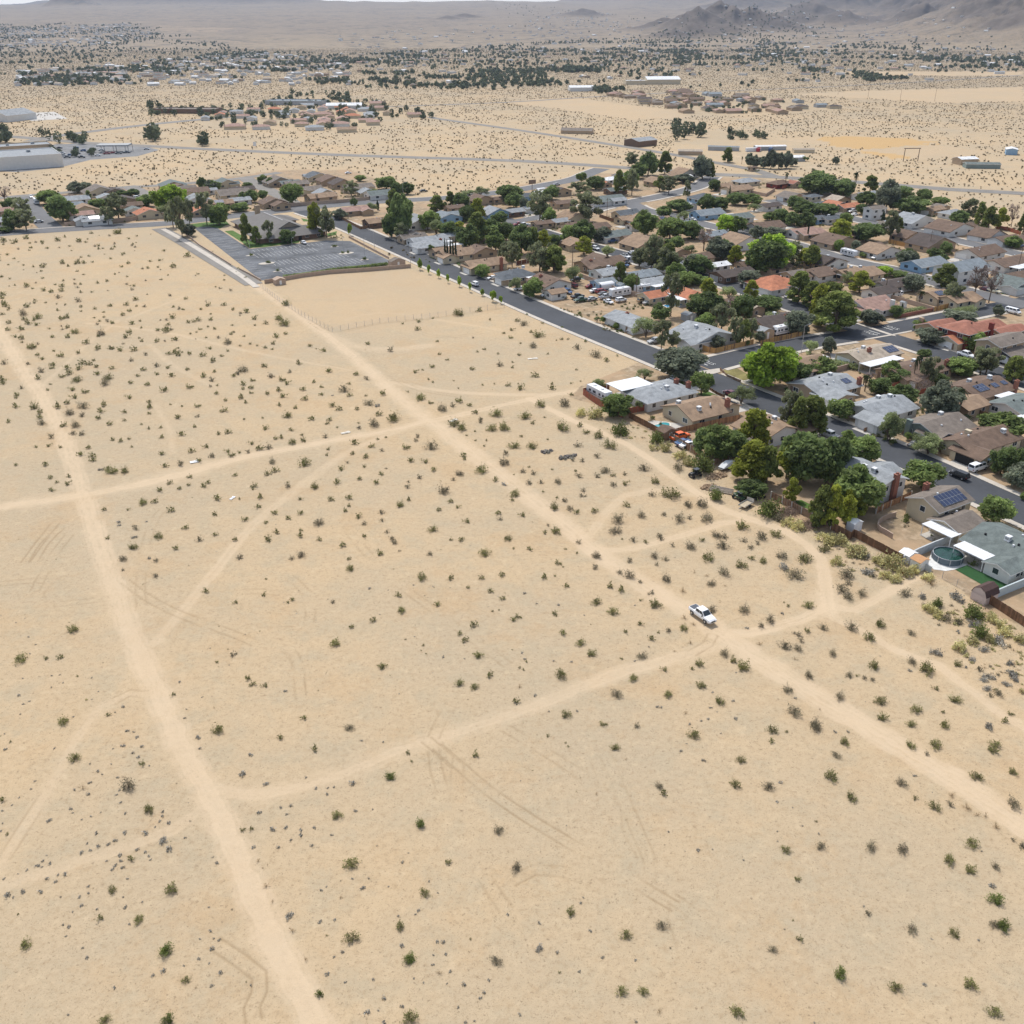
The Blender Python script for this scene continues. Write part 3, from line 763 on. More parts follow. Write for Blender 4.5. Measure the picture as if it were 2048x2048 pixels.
# the near houses: tile x y (roof centre; w = metres on the land), size along the two grid axes, ridge axis, roof, wall, options | label
NEAR = """
w 40.5 253.5 | 17 12 x gr w f+ h V4 C8,-3,4.6 C7,1,4.4 ^.25 K1,-2 P-4.9,6.7,11,7.4,3.45 | light grey hip roofed house with a big white flat patio roof at its back
w 48.6 240.0 | 12.5 12 x tn c f+ w8.6,-.6,6,7 K-4.5,2 K-2,-3.2 C6.7,-4.4,5.4 V3 ^.36 T-1.2,-1.5,4.6,2.4 | tan roofed cream house with two rooftop coolers beside the kidney shaped pool
w 64.4 227.0 | 13 11 y tn w f+ w7.5,-4,6,6 V2 K0,-2 | tan roofed white house half hidden behind the tall bright green pine
w 80.0 196.0 | 8.4 12 y gr w f+ e4.5 w6.2,2,6,7.5 K1,1.5 K-1.5,1.2 C0,6.6,6.6 C0,-6.6,6.6 V2 ^.34 | two storey grey roofed white house with brick chimneys behind the round green trees
w 90.4 183.4 | 10.5 7.6 x gb c n e4.3 S.4,-2.0,7.6,3.0 V1 ^.40 C1,4.4,5.6 | two storey cream house with a big blue solar array on its roof
w 91.4 176.2 | 8 6.8 x gb c n P-5.7,-.6,3.2,7 V2 ^.32 | low brown grey roofed cream house with white patio cover under the solar house
w 98.5 165.1 | 12.4 15 y gn w n K1.2,1.6 V4 ^.30 w-7.2,-2.8,5.5,5.2,2.6 P-8.2,3.5,3.6,6.8 C6.6,2,4.8 | grey green roofed white house beside the round above ground pool
w 114.5 219.5 | 19 10 x br c f- w-7.5,-4.2,7,8 open D-2,2,4.6 K6,-2 V3 ^.34 | brown roofed cream house with a car inside its open garage
w 108.0 228.5 | 14 12 x gb n f- w-5,-3,6,6 D-7.6,3,4.6 V2 K3,2 ^.32 | grey brown roofed sage green house with a turquoise awning
w 98.0 241.5 | 15 11 x gr w f- w-8,-5,7,7 V3 K2,3 K4,1 ^.30 | light grey roofed house with a white garage door and wide concrete driveway
w 88.0 259.0 | 16 12 x gr t f- w-4,-7,9,7.4 K4,2 C7.5,-5.5,4.8 S5,-3,2.6,2.2 V5 ^.26 | light grey roofed house with a small dark solar panel and brick chimney
L 980 110 | 15 11 x tn w f- C-4,1,4.6 V2 w-6,3,6,6 | brown roofed house behind the lime green tree at the street corner
w 62.0 307.5 | 17 14 y gr w f- w-7,-4,8,6.5 V4 K1,2 ^.30 | pale grey roofed white house inside the new wooden corner fence
Q 1740 640 | 9.5 16 y gr w f- V3 ^.30 C1,3,4.2 n | pale grey roofed white house behind a rock garden by the main road
w 14.5 377.0 | 12 13 y br w n V2 C-2,3,4.8 P0,9,8,4 ^.34 | brown roofed white house beside the yard full of parked cars
w 16.3 362.0 | 6.6 5.4 x tn w n ^.34 | small tan roofed white garage among the parked cars
w 1.6 389.5 | 13 11 x sg t f- w-6,-2,7,7 h K4,1 V2 ^.36 | dark slate hip roofed house beside the sandy yard
w -12.0 408.5 | 17 10 x tn c f- w-6,-2.5,7,8 C5.5,-5.5,5.2 V2 ^.36 | tan roofed cream house with a tall red brick chimney
Z 430 775 | 15 10 x tn c f- w-6,-3,6.5,7 V2 | tan roofed house behind the clump of dark cypresses
Z 245 705 | 16 11 x gr w f- h w-6,-2,7,6 C5,1,4.2 P8,-6,8,4 V2 ^.28 | light grey hip roofed house with white patio cover across from the car park
O 615 395 | 10 14 y or c n P-6.8,0,3.6,11 D1,7.4,4.9 V1 ^.40 | orange tiled house with a long covered porch beside the blue pool
O 270 400 | 8.5 7.5 x or c n ^.38 | small orange tiled pool house behind the dirt yard
O 1050 480 | 14 11 x br t n V2 | brown roofed house buried among grey green trees
O 1200 520 | 8 8 y be t n ^.32 | beige roofed wing beside the round dark green tree
O 1440 650 | 17 12 x db t n V4 K2,2 D-6,1,4.8 C4,-1,4.2 ^.3 | dark brown roofed house behind the motorhome
O 280 270 | 17 9 x gr b n h V2 P-2,-6,7,4 ^.26 | pale tin roofed house with a crumpled patio cover above the orange garage
Q 1480 270 | 8 6.5 x bl b n V1 ^.3 | small bright blue house with grey roof by the turquoise pool
Q 1520 180 | 11 10 x gr w f+ V2 K2,2 ^.28 | light grey roofed house with pale cooler behind the blue house
Q 1850 200 | 13 9 x bl w f+ V2 ^.28 | blue grey roofed house beside the street of parked pickups
Q 1440 95 | 18 11 x br t f+ C-5,-1,4.6 V2 w-6,-5,6,6 ^.32 | large brown roofed house behind the grey roofed pool house
O 1045 190 | 17 9.5 x db k f- V2 ^.3 | very dark brown roofed house with deep front driveway
O 1440 280 | 18 14 y or w f- w-6,-5,8,8 h V2 ^.30 | orange tiled house with three white garage doors
O 1640 195 | 8 7 x gb t n ^.34 | small grey brown roofed house behind the orange garage house
O 1840 185 | 15 8 x br w n V1 ^.32 | brown roofed white house beside the wooden board fence
W 440 500 | 15 14 x pk w f- w-6,-4,7,7 D4,-6.6,5.4 V2 ^.38 | pink tiled white house at the corner of the two tract roads
W 1080 400 | 9 9 x tn c n S0,-2,4.2,2.6 ^.32 | tan roofed cream house with dark solar panel behind the corner fence
W 1310 430 | 14 9 x tn c f+ w3,-4,6,6 V2 ^.32 | tan roofed cream wing of the fenced corner plot with arched porch
W 680 290 | 17 9 x db w f+ K-4,2 V2 ^.3 | dark brown roofed white house with rooftop cooler by the telegraph pole
W 550 360 | 11 8 x db w n ^.32 | dark brown gabled house beside the small white yard van
W 350 190 | 15 12 x tn c f+ K1,1 V1 P-8,2,4,6 ^.3 | tan roofed house with a silver water tank on top
W 1385 720 | 13 11 x rd r n 2 h D4,-5.8,7.6 V1 ^.34 | two storey red tiled house with dark red walls
W 1120 700 | 11 10 x rd t n D-3,5,4.6 ^.36 | low red tiled wing behind the olive shrubs at the crossing
W 1280 820 | 8 7.5 x or c f- ^.38 | orange tiled cream garage with two white doors
W 1570 690 | 11 7 x rd t n ^.34 | red tiled low wing reaching back from the dark red house
W 1780 735 | 13 6 x rd t n ^.3 | long low red tiled wing beside the bare back yard
W 1740 840 | 15 8 x gb t n 2 V2 ^.30 | two storey grey brown roofed house with shutters and grey walls
W 1810 955 | 9 9 x gb d f- ^.34 | grey brown roofed garage with dark double doors
W 440 960 | 18 10 x be c f- S6.5,-2.6,4.6,3 C-2,-1.5,4.9 K-1,1.6 V2 P-2.5,-7,15,4.4 ^.30 | beige roofed house with a long white patio cover beside the lagoon pool
N 720 275 | 20 11 x br t f- K2,2 C9,-4,4.9 V3 w-5,-5,7,6 ^.3 | long brown roofed house behind two shaggy palms
N 1440 480 | 16 12 x br t f- K-2,2 K4,0 S-3,-2.6,4.4,2.8 S2.5,-3,2.2,1.8 S6.5,-3,2,1.6 C7.6,-6,5 V3 ^.30 P1,-7.5,6.5,4 | brown roofed tan house with four dark solar arrays on its roof
N 1300 645 | 9 8 x tn t n ^.30 | low tan roofed outbuilding behind the tall shaggy palm
N 1900 660 | 13 10 x gn w n V2 P-3,-7,12,4 ^.28 | grey green roofed house with long white patio cover above a bare yard
"""
def big_houses():
    for line in NEAR.strip().split('\n'):
        a, b, lab = [s.strip() for s in line.split('|')]
        k, x, y = a.split()
        f = b.split(None, 5)
        st2 = ' 2 ' in ' ' + f[5] + ' '
        if k == 'w': p = Vector((float(x), float(y), 0))
        else:
            q = TP(k, float(x), float(y), 6.3 if st2 else 3.8); p = Vector((q.x, q.y, 0))
        USED[lab] = 1
        house(p, float(f[0]), float(f[1]), f[2], f[3], f[4], f[5], lab, group='houses of the tract beside the desert plot')
big_houses()
# the farther houses of the tract: tile x y roof wall size options
FAR = """X 690 840 tn w 16 f+; X 1080 950 bl b 17 f+; X 1400 990 bl w 19 f+,2; X 1560 855 br w 19 f-,V3; X 1780 945 br w 18 P0,-8,14,5; X 1130 780 db t 18 C4,1,4.6; X 930 715 br t 13 S1,-2,5,3.4;
X 980 585 gr w 18 f+,K0,1; X 860 570 gr w 9 h; X 1300 650 br w 20 f-,V2; X 1620 710 br w 15 f-; X 1770 745 br w 14 f-; X 1900 745 br w 12 f-; X 650 490 gb w 10 2; X 410 465 or t 13 f+; X 110 385 sg c 9 2,h; X 200 440 sg c 9 h;
X 170 565 sg b 10 h; X 260 570 sg w 9 K0,1; X 310 760 br t 18 V2; X 80 690 pk t 14 V1; X 570 370 gr w 14 V1; X 1150 490 tn t 12 f-; X 1320 520 gr w 13 h; X 1220 470 gb t 8 V1; X 330 410 be t 12 V1; W 1830 290 gn w 16 w-5,-4,7,6; W 1870 225 br t 14 V1;
X 1830 930 tn t 15 V1; X 1420 640 br w 11 V1; X 200 940 db t 13 V2; X 140 1020 br w 11 V1; X 440 1030 tn t 14 K1,1; X 620 800 br w 10 f+; X 780 600 gr w 10 V1;
Y 1560 610 pk w 14 f+; Y 1280 570 br w 17 f+; Y 1060 500 gn w 15 f+; Y 830 470 bl b 16 f+; Y 1080 690 tn w 18 V2; Y 960 665 br t 10 C0,0,4.4; Y 740 810 br c 14 f-; Y 910 865 wh w 9 V1; Y 1060 285 tn c 17 f-,V1; Y 960 260 tn c 10 V1; Y 1130 225 gr c 15 h; Y 1390 240 br r 14 h; Y 1500 240 rd t 8 V1;
Y 1480 340 gb t 14 f-; Y 1310 410 db w 12 f-; Y 800 350 sg b 15 h; Y 690 410 gr w 7 V1; Y 650 165 tn w 16 V1; Y 660 190 wh w 8 V1; Y 80 355 gn w 14 f+; Y 120 290 gn k 12 V1; Y 90 210 wh w 12 h; Y 160 180 gn w 10 V1; Y 340 525 tn t 15 f-; Y 470 515 tn t 9 S0,-1.5,3,2; Y 200 470 sg c 13 V1;
Y 100 635 gn w 16 V2; Y 250 660 br t 10 D2,2,4.4; Y 340 700 tn t 18 V1; Y 430 690 br t 9 S0,-1.5,4,2.4; Y 570 770 tn t 13 V1; Y 620 555 bl w 12 V1; Y 880 630 bl w 12 V1; Y 1180 120 br t 5 V1; Y 60 830 br t 13 V1; Y 1360 880 br t 12 V1; Y 1720 930 br w 13 V1; Y 1820 410 or t 13 V1; Y 1640 510 sg b 11 h; Y 430 225 tn t 12 V1; Y 560 180 tn w 10 V1; Y 40 245 or t 7 V1;
Y 1900 640 br t 13 V1; Y 1770 840 db w 13 K0,1; Y 1150 860 br t 10 V1; Y 280 560 tn w 9 V1;
Z 420 480 bl b 14 f+; Z 730 465 gr b 14 S-2,-2,5,3; Z 880 455 gr k 10 f+; Z 1330 505 tn c 15 V2; Z 1510 575 br t 13 V1; Z 1345 560 br c 11 V1; Z 620 365 br t 14 f-; Z 480 370 gb c 10 K1,1; Z 760 360 br t 9 V1; Z 965 335 sg b 10 V1; Z 1230 300 db t 12 f-; Z 1580 370 gn w 16 f+; Z 1260 390 br t 12 f+; Z 1545 830 br t 12 V1; Z 140 525 gr w 14 P0,-6,9,4; Z 90 640 gb t 11 V1; Z 1760 510 tn c 12 V1;
Z 1230 530 gr c 9 V1; Z 1010 430 gr w 8 V1; Z 900 600 br t 13 V1; Z 1090 320 wh w 9 V1; Z 420 425 br t 10 V1; Z 620 760 br t 12 V1; Z 1680 370 gr w 9 f+; Z 560 640 tn t 10 V1; Z 1100 545 br t 10 V1; Z 1360 700 tn c 12 V1; Z 380 640 gr w 10 V1;
V 760 225 gb c 17 f+,w5,-4,6,6; V 880 225 db t 11 V1; V 570 285 gr w 15 V1; V 650 365 tn c 14 V1; V 620 400 pk w 12 V1; V 740 440 gr w 14 S-1,-2,5,2.6; V 640 445 gr w 8 V1; V 560 325 bl w 10 V1; V 960 295 db t 14 V1; V 1010 330 br t 11 V1; V 1030 370 gn w 9 V1; V 1140 390 or c 13 V1; V 1330 175 gn t 15 w4,-4,6,6; V 1380 195 br c 10 V1; V 1490 225 br c 17 w-4,-4,6,6; V 1520 290 gr w 14 V2; V 1740 165 gn c 14 w4,-3,6,6; V 1650 160 gr c 9 V1; V 1800 240 gb c 18 w4,-4,7,6; V 1700 315 tn t 13 S-1,-2,5,3; V 1540 375 or t 11 V1; V 1850 290 gr w 11 V1; V 40 445 gr w 15 V1; V 20 370 pk t 11 V1; V 820 270 gr w 10 V1; V 490 270 br t 9 V1;
V 1440 200 gb c 10 V1; V 1880 210 db c 12 V1; R 600 150 gb t 16 w5,-4,6,6; R 690 160 gn t 12 V1; R 740 165 gb t 14 V1; R 830 210 gb c 16 f+,w-5,-4,7,6; R 900 110 sg c 15 S-3,-2,5,3,S3,-2,5,3; R 850 105 gr c 9 V1; R 1010 140 br t 16 V1; R 1090 165 db t 14 S2,-2,6,3; R 930 265 tn t 16 D-4,-4,4.6; R 960 240 gr c 12 S3,-1,5,2.6; R 1220 195 gb c 17 w5,-4,6,6; R 1150 200 db c 9 V1; R 1390 245 gn w 16 D5,-4,4.6,w5,-4,6,6; R 1290 230 gr c 10 V1; R 560 310 br t 14 V2; R 620 330 br t 9 V1;
R 220 230 gb c 14 V1; R 300 215 db c 12 V1; R 70 215 gr w 8 V1; R 1190 365 pk t 14 w5,-4,6,7; R 1370 455 tn k 13 V2; R 1660 470 gr w 15 V2; R 1640 575 gb t 12 V1; R 1760 600 gr w 17 V2,P5,-7,8,3; R 1900 680 tn t 13 V1; R 1900 420 bl b 14 V1; R 40 330 tn t 10 V1"""
ADJ = ['plain', 'low', 'plump', 'squat']
def far_houses():
    for t in rows(FAR):
        k, x, y, rc, wc, w = t[:6]
        raw = t[6] if len(t) > 6 else ''
        o, cur = [], ''
        for part in raw.split(','):                        # commas part the options and their numbers
            if part and (part[0].isalpha() or part in ('2',)) and not part[0].isdigit() or part == '2' and (not cur or cur[0] in 'fhV'):
                if cur: o.append(cur)
                cur = part
            else: cur += ',' + part
        if cur: o.append(cur)
        w = float(w)
        st2 = '2' in o
        q = TP(k, float(x), float(y), 6 if st2 else 3.6); p = Vector((q.x, q.y, 0))
        w *= 1.0
        if not any(s.startswith('f') for s in o): o.append('n')
        ax = random.choice('xxy')
        wy = w * (.62 if ax == 'x' else .72)
        what = ('two storey ' if st2 else '') + CN[rc] + (' hip roofed' if 'h' in o else ' roofed') + ' house' + \
            (' with solar panels' if any(s[0] == 'S' for s in o) else ' with white patio cover' if any(s[0] == 'P' for s in o) else ' with an L shaped roof' if any(s[0] == 'w' for s in o) else '')
        far = p.length > 560
        house(p, w, wy, ax, rc, wc, ' '.join(o), spot(what, (p.x, p.y, 3)), GRID + random.uniform(-.06, .06), rich=False, group='houses of the tract beside the desert plot')
far_houses()

# the meeting house with its long roof
def church():
    root = empty('church', (-116.5, 487.5, 0), math.radians(90 - 146))
    tag(root, 'wide brown meeting house with a sweeping grey roof beside the marked car park', 'church')
    rm = mat('church_roof', (.165, .155, .145), .9, .5, .10, bump=.5, fine=.18)
    br = mat('church_brick', (.20, .125, .085), .9, 1.5, .15, fine=.15)
    w = MB(); walls(w, 0, 0, 50, 23, 3.0, .38, 'x', True); walls(w, 16, 0, 14, 33, 2.9, .30, 'y', True); walls(w, -18, 8, 12, 16, 2.9, .3, 'y', True)
    w.build('wall', br, root)
    r = MB(); gable(r, 0, 0, 50, 23, 3.0, .38, 1.6, 'x', True); r.build('roof', [rm, M_DTRIM()], root)
    r = MB(); gable(r, 16, 0, 14, 33, 2.9, .30, 1.5, 'y', True); r.build('roof', [rm, M_DTRIM()], root)
    r = MB(); gable(r, -18, 8, 12, 16, 2.88, .3, 1.4, 'y', True); r.build('roof', [rm, M_DTRIM()], root)
    MB().box(0, 0, 7.33, 26, .7, .12).build('ridge_cap', mat('ridge', (.34, .33, .32), .8), root)
    gb = MB(); gb.solid([(12.5, -5.5, 5.3), (12.5, 5.5, 5.3), (12.5, 0, 7.9), (19.5, -5.5, 5.3), (19.5, 5.5, 5.3), (19.5, 0, 7.9)], ((0, 3, 5, 2), (1, 2, 5, 4), (3, 4, 5)))
    gb.build('front_gable', rm, root)
    MB().face([(19.53, -4.2, 5.5), (19.53, 4.2, 5.5), (19.53, 0, 7.5)]).build('gable_panel', mat('church_panel', (.27, .22, .17), .9, 1), root)
    MB().box(0, 0, 0, 2.2, 2.2, 9.4).box(0, 0, 9.4, 2.5, 2.5, .3).build('chimney', mat('church_stone', (.36, .27, .18), .9, 2), root, (-22, 0, 0))
    for y in (-12, -6, 6, 12): window(root, 25, y, .9, 1.8, 1.15, 1, 0, True)
    for x in (-20, -12, -4, 4): window(root, x, -11.5, .9, 1.8, 1.15, 0, -1, True)
    for y in (-2.5, 2.5): MB().box(0, 0, 0, .1, 1.6, 2.3).build('door', M_BLACK(), root, (25.02, y, 0))
church()

# white barn, sheds, the shops at the left, farm sheds
def hall(name, label, cat, k, x, y, lx, ly, h, rc, wc, rz=GRID, ax='x', pitch=.22, flat=False):
    q = TP(k, x, y, h); root = empty(name, (q.x, q.y, 0), rz); tag(root, label, cat)
    USED[label] = 1
    w, r = MB(), MB()
    if flat:
        w.box(0, 0, 0, lx, ly, h); r.box(0, 0, h - .5, lx - .8, ly - .8, .42)
        for s in (-1, 1): w.box(0, s * (ly / 2 - .2), h, lx, .4, .7).box(s * (lx / 2 - .2), 0, h, .4, ly - .8, .7)
        r.box(lx * .2, ly * .1, h - .08, 2.5, 2.5, 1.4).box(-lx * .25, 0, h - .08, 2, 2, 1.2)
        r.v = [(a, b, c + .2) for a, b, c in r.v]
    else: walls(w, 0, 0, lx, ly, h, pitch, ax, False); gable(r, 0, 0, lx, ly, h, pitch, .3, ax, False)
    w.build('wall', wallm(wc), root); r.build('roof', [roofm(rc), M_TRIM()], root)
    return root
hall('shop_building', 'long white flat roofed shop building beside the car park', 'shop', '1', 60, 850, 60, 44, 8, 'gr', 'w', flat=True)
hall('shop_building', 'low grey shop wing behind the long white shop', 'shop', '1', 120, 800, 40, 22, 6, 'gr', 't', flat=True)
hall('meeting_hall', 'white metal hall with a low gabled roof in the desert', 'hall', '1', 55, 628, 38, 30, 6, 'gr', 'w', ax='x', pitch=.3, rz=math.radians(70))
q_ = TP('1', 630, 800, 5); fc = empty('fuel_canopy', (q_.x, q_.y, 0), .1); tag(fc, 'flat canopy of the fuel station beside the highway', 'canopy')
MB().box(0, 0, 4.6, 24, 13, 1.0).build('canopy_roof', wallm('g'), fc)
for px_ in (-9, 0, 9):
    for py_ in (-4, 4): MB().box(px_, py_, 0, .5, .5, 4.6).build('post', M_TRIM(), fc)
hall('storage_building', 'long brown flat roofed storage row behind the pink roofed houses', 'storage', '1', 1030, 600, 72, 24, 4, 'gb', 'k', flat=True, rz=-.1)
hall('metal_shed', 'long grey metal roof at the back of the pink roofed houses', 'shed', '1', 1640, 555, 70, 28, 4, 'bl', 'g', flat=True, rz=-.1)
hall('metal_shed', 'white metal shed right of the long grey metal roof', 'shed', '1', 1900, 578, 40, 20, 4, 'wh', 'w', rz=.1)
hall('warehouse', 'big white roofed warehouse out beyond the brown housing estate', 'warehouse', '2', 1775, 435, 52, 34, 7, 'wh', 'c', rz=.1)
hall('warehouse', 'long cream warehouse left of the big white roofed one', 'warehouse', '2', 1635, 445, 36, 22, 5, 'wh', 'c', flat=True, rz=.1)
hall('warehouse', 'white arched warehouse beside the graded field', 'warehouse', '2', 1330, 480, 34, 20, 5, 'wh', 'w', rz=.1)
hall('barn', 'brown barn with a grey metal roof beside the country road', 'barn', '2', 1660, 770, 22, 16, 4.5, 'gr', 'k', rz=.7)
hall('barn', 'tan barn with a white metal roof above the long green shed', 'barn', 'X', 1430, 70, 14, 10, 4, 'wh', 't', rz=.25)
hall('metal_shed', 'long green grey roofed shed below the white roofed barn', 'shed', 'X', 1570, 115, 23, 8, 3, 'gn', 'n', rz=-.1)
hall('metal_shed', 'small white shed below the dusty farm yard', 'shed', 'Y', 1510, 50, 12, 9, 3, 'wh', 'g', rz=.2)
hall('metal_shed', 'white shed on the right farm plot', 'shed', '3', 1865, 820, 12, 8, 4, 'wh', 'b', rz=1.2)
hall('horse_stable', 'long blue grey stable row on the farm plot', 'stable', '3', 275, 808, 24, 5, 3, 'bl', 'g', rz=-.25)
hall('metal_shed', 'white open shed behind the red shipping container', 'shed', '3', 530, 805, 25, 6, 3, 'wh', 'g', rz=.15)
hall('ranch_house', 'low brown ranch house alone in the scrub beyond the highway', 'house', '2', 1310, 715, 28, 14, 3, 'gb', 't', rz=-.2)
hall('ranch_house', 'low tan cottage among trees on the farm plot', 'house', '3', 90, 830, 18, 8, 3, 'be', 't', rz=-.1)
hall('metal_shed', 'beige container shed on the bare farm plot', 'shed', '3', 715, 822, 16, 6, 2.6, 'be', 'c', rz=0)
def container(label, k, x, y, lx, m, rz):
    q = TP(k, x, y, 1.3)
    mb = MB().box(0, 0, .1, lx, 2.5, 2.6)
    for i in range(int(lx / .5)):
        for s in (-1, 1): mb.box(-lx / 2 + .3 + i * .5, s * 1.25, .25, .22, .07, 2.3)
    tag(mb.build('shipping_container', m, None, (q.x, q.y, 0), rz), label, 'container')
container('red shipping container on the dusty farm plot', '3', 467, 826, 7, mat('red_paint', (.34, .03, .04), .6), 1.2)
container('white shipping container beside the red one on the farm plot', '3', 437, 826, 12, M_WHITE(), .2)
container('dark blue shipping container right of the red one', '3', 533, 826, 7, mat('navy_paint', (.04, .07, .16), .6), 1.2)
def farther():                                             # the two housing estates, then the scattered town
    def one(p, w, rc, wc, lab, grp, rz):
        d, h = w * random.uniform(.55, .8), random.uniform(2.6, 3.2)
        mb = MB(); walls(mb, 0, 0, w, d, h, .3, 'x', False, 1); gable(mb, 0, 0, w, d, h, .3, .5, 'x', random.random() < .5)
        o = mb.build('distant_house', [roofm(rc), wallm(wc)], None, p, rz); tag(o, lab, 'house', grp)
    def fill(reg, n, cols, adj, grp, smin=12, smax=19, gap=15):
        pl = poly(reg); xs, ys = [a for a, b in pl], [b for a, b in pl]; pts = []
        for _ in range(n * 60):
            x, y = random.uniform(min(xs), max(xs)), random.uniform(min(ys), max(ys))
            if inpoly(np.array([x]), np.array([y]), pl)[0] and all(math.hypot(x - a, y - b) > gap for a, b in pts): pts.append((x, y))
            if len(pts) >= n: break
        pts.sort(key=lambda q: q[1])
        for x, y in pts:
            rc, wc = random.choice(cols); p = Vector((x, y, float(height(np.array([x]), np.array([y]))[0][0])))
            one(p, random.uniform(smin, smax), rc, wc, spot(CN[rc] + ' roofed house ' + adj, p), grp, random.choice((.15, .15 + math.pi / 2)) + random.uniform(-.1, .1))
        return pts
    pk = [('pk', 'c'), ('pk', 'c'), ('pk', 'w'), ('tn', 'c'), ('gr', 'w'), ('or', 'c'), ('gr', 'w')]
    fill("1 1070 680 1170 640 1450 600 1600 580 1932 600 1932 740 1800 735 1650 700 1450 715 1250 720", 36, pk, 'of the pink roofed estate', 'houses of the pink roofed estate')
    fill("2 0 600 200 570 400 640 520 640 500 660 330 675 100 710 0 720", 14, pk, 'right end of pink estate', 'houses of the pink roofed estate')
    fill("2 1480 530 1932 500 1932 600 1800 600 1600 560", 22, [('br', 't'), ('gb', 't'), ('db', 'c'), ('pk', 't')], 'of the brown estate', 'houses of the brown estate')
    fill("3 0 520 330 530 560 545 940 600 700 620 420 640 0 620", 40, [('br', 't'), ('gb', 't'), ('db', 'c'), ('pk', 't'), ('tn', 't'), ('bl', 'g')], 'of the brown estate', 'houses of the brown estate')
    wl = [('wh', 'w'), ('gr', 'w'), ('gr', 'c'), ('be', 't'), ('br', 't'), ('tn', 't'), ('gb', 't'), ('pk', 'c')]
    a = 'of the far desert town'; g = 'houses of the far desert town'
    fill("1 50 430 280 400 520 370 900 350 1330 350 1932 400 1932 470 1300 455 600 470 100 475", 40, wl, a, g, 9, 17, 22)
    fill("2 0 300 800 270 1250 300 1700 260 1932 250 1932 420 1400 450 1000 480 600 495 0 480", 56, wl, a, g, 9, 18, 24)
    fill("3 0 250 400 190 800 190 1300 270 1932 290 1932 390 1300 440 800 450 0 440", 46, wl, a, g, 9, 18, 24)
    # the rest of the town reads as pale specks only
    mb = MB(); n = 0
    regs = [poly(s) for s in ("1 0 215 300 215 700 205 900 235 500 270 0 280", "1 50 400 1400 290 1932 330 1932 470 100 475", "2 0 230 1000 200 1300 160 1900 210 1932 440 500 490 0 470", "3 0 200 500 170 900 190 1932 270 1932 430 900 460 0 440")]
    for pl in regs:
        xs, ys = [q[0] for q in pl], [q[1] for q in pl]
        for _ in range(620):
            x, y = random.uniform(min(xs), max(xs)), random.uniform(min(ys), max(ys))
            if not inpoly(np.array([x]), np.array([y]), pl)[0]: continue
            z = float(height(np.array([x]), np.array([y]))[0][0]); w = random.uniform(7, 17)
            k = MB(); walls(k, 0, 0, w, w * .6, 3, .3, 'x', False, 1); gable(k, 0, 0, w, w * .6, 3, .3, .4, 'x', False)
            c, s = math.cos(a_ := random.uniform(0, 3.1)), math.sin(a_)
            i = len(mb.v); mb.v += [(x + p * c - q * s, y + p * s + q * c, z + r) for p, q, r in k.v]
            mb.f += [tuple(i + u for u in f) for f in k.f]; mm = random.choice((0, 2, 3, 4, 3, 4)); mb.m += [mm if t == 0 else 1 for t in k.m]
    tag(mb.build('town_houses', [roofm('wh'), wallm('w'), roofm('gr'), roofm('br'), roofm('be')]), kind='stuff')
farther()

# ------------------------------------------------------------------ foliage meshes (unit height, unit width)
def leaf_mat(name, col, back=.45):
    m = mat(name, col, .75, 1.2, .12, spec=.15, rand=.22, attr='tint')
    nt = m.node_tree; b = nt.nodes["Principled BSDF"]; out = nt.nodes["Material Output"]
    tr = nt.nodes.new("ShaderNodeBsdfTranslucent"); ms = nt.nodes.new("ShaderNodeMixShader"); ms.inputs[0].default_value = back
    nt.links.new(b.inputs["Base Color"].links[0].from_socket, tr.inputs[0])
    nt.links.new(b.outputs[0], ms.inputs[1]); nt.links.new(tr.outputs[0], ms.inputs[2]); nt.links.new(ms.outputs[0], out.inputs[0])
    return m
LEAF = {'B': (0.168, 0.218, 0.081), 'L': (0.296, 0.413, 0.057), 'b': (0.215, 0.276, 0.091), 'P': (0.210, 0.245, 0.074), 'p': (0.311, 0.337, 0.060), 'E': (0.225, 0.242, 0.132), 'M': (0.273, 0.312, 0.147), 'O': (0.195, 0.217, 0.150),
        'C': (0.070, 0.091, 0.047), 'D': (0.242, 0.186, 0.164), 'Q': (0.132, 0.171, 0.063)}
def quads_mesh(name, cen, size, tint, mats, extra=None, stretch=1.0, up=0.0, dirs=None):
    n = len(cen)
    a = rng.normal(size=(n, 3)); a[:, 2] += up
    if dirs is not None: a = dirs + .35 * a
    a /= np.linalg.norm(a, axis=1)[:, None]
    r = rng.normal(size=(n, 3)); b = np.cross(a, r); b /= np.linalg.norm(b, axis=1)[:, None]
    s = (size * rng.uniform(.65, 1.3, n))[:, None]
    u, v = a * s * stretch, b * s
    vs = np.stack([cen - u - .5 * v, cen + .15 * u - v, cen + u + .3 * v, cen - .1 * u + v], 1).reshape(-1, 3)
    mb = extra or MB()
    i0 = len(mb.v)
    me = bpy.data.meshes.new(name)
    fs = [tuple(i0 + 4 * k + j for j in range(4)) for k in range(n)]
    me.from_pydata(list(mb.v) + list(map(tuple, vs)), [], list(mb.f) + fs)
    for m in (mats if isinstance(mats, (list, tuple)) else [mats]): me.materials.append(m)
    me.polygons.foreach_set('material_index', np.array([1] * len(mb.f) + [0] * n, dtype=np.int32))
    at = me.attributes.new('tint', 'FLOAT', 'POINT')
    at.data.foreach_set('value', np.concatenate([np.full(i0, .5), np.repeat(tint, 4)]).astype(np.float32))
    me.update()
    return me
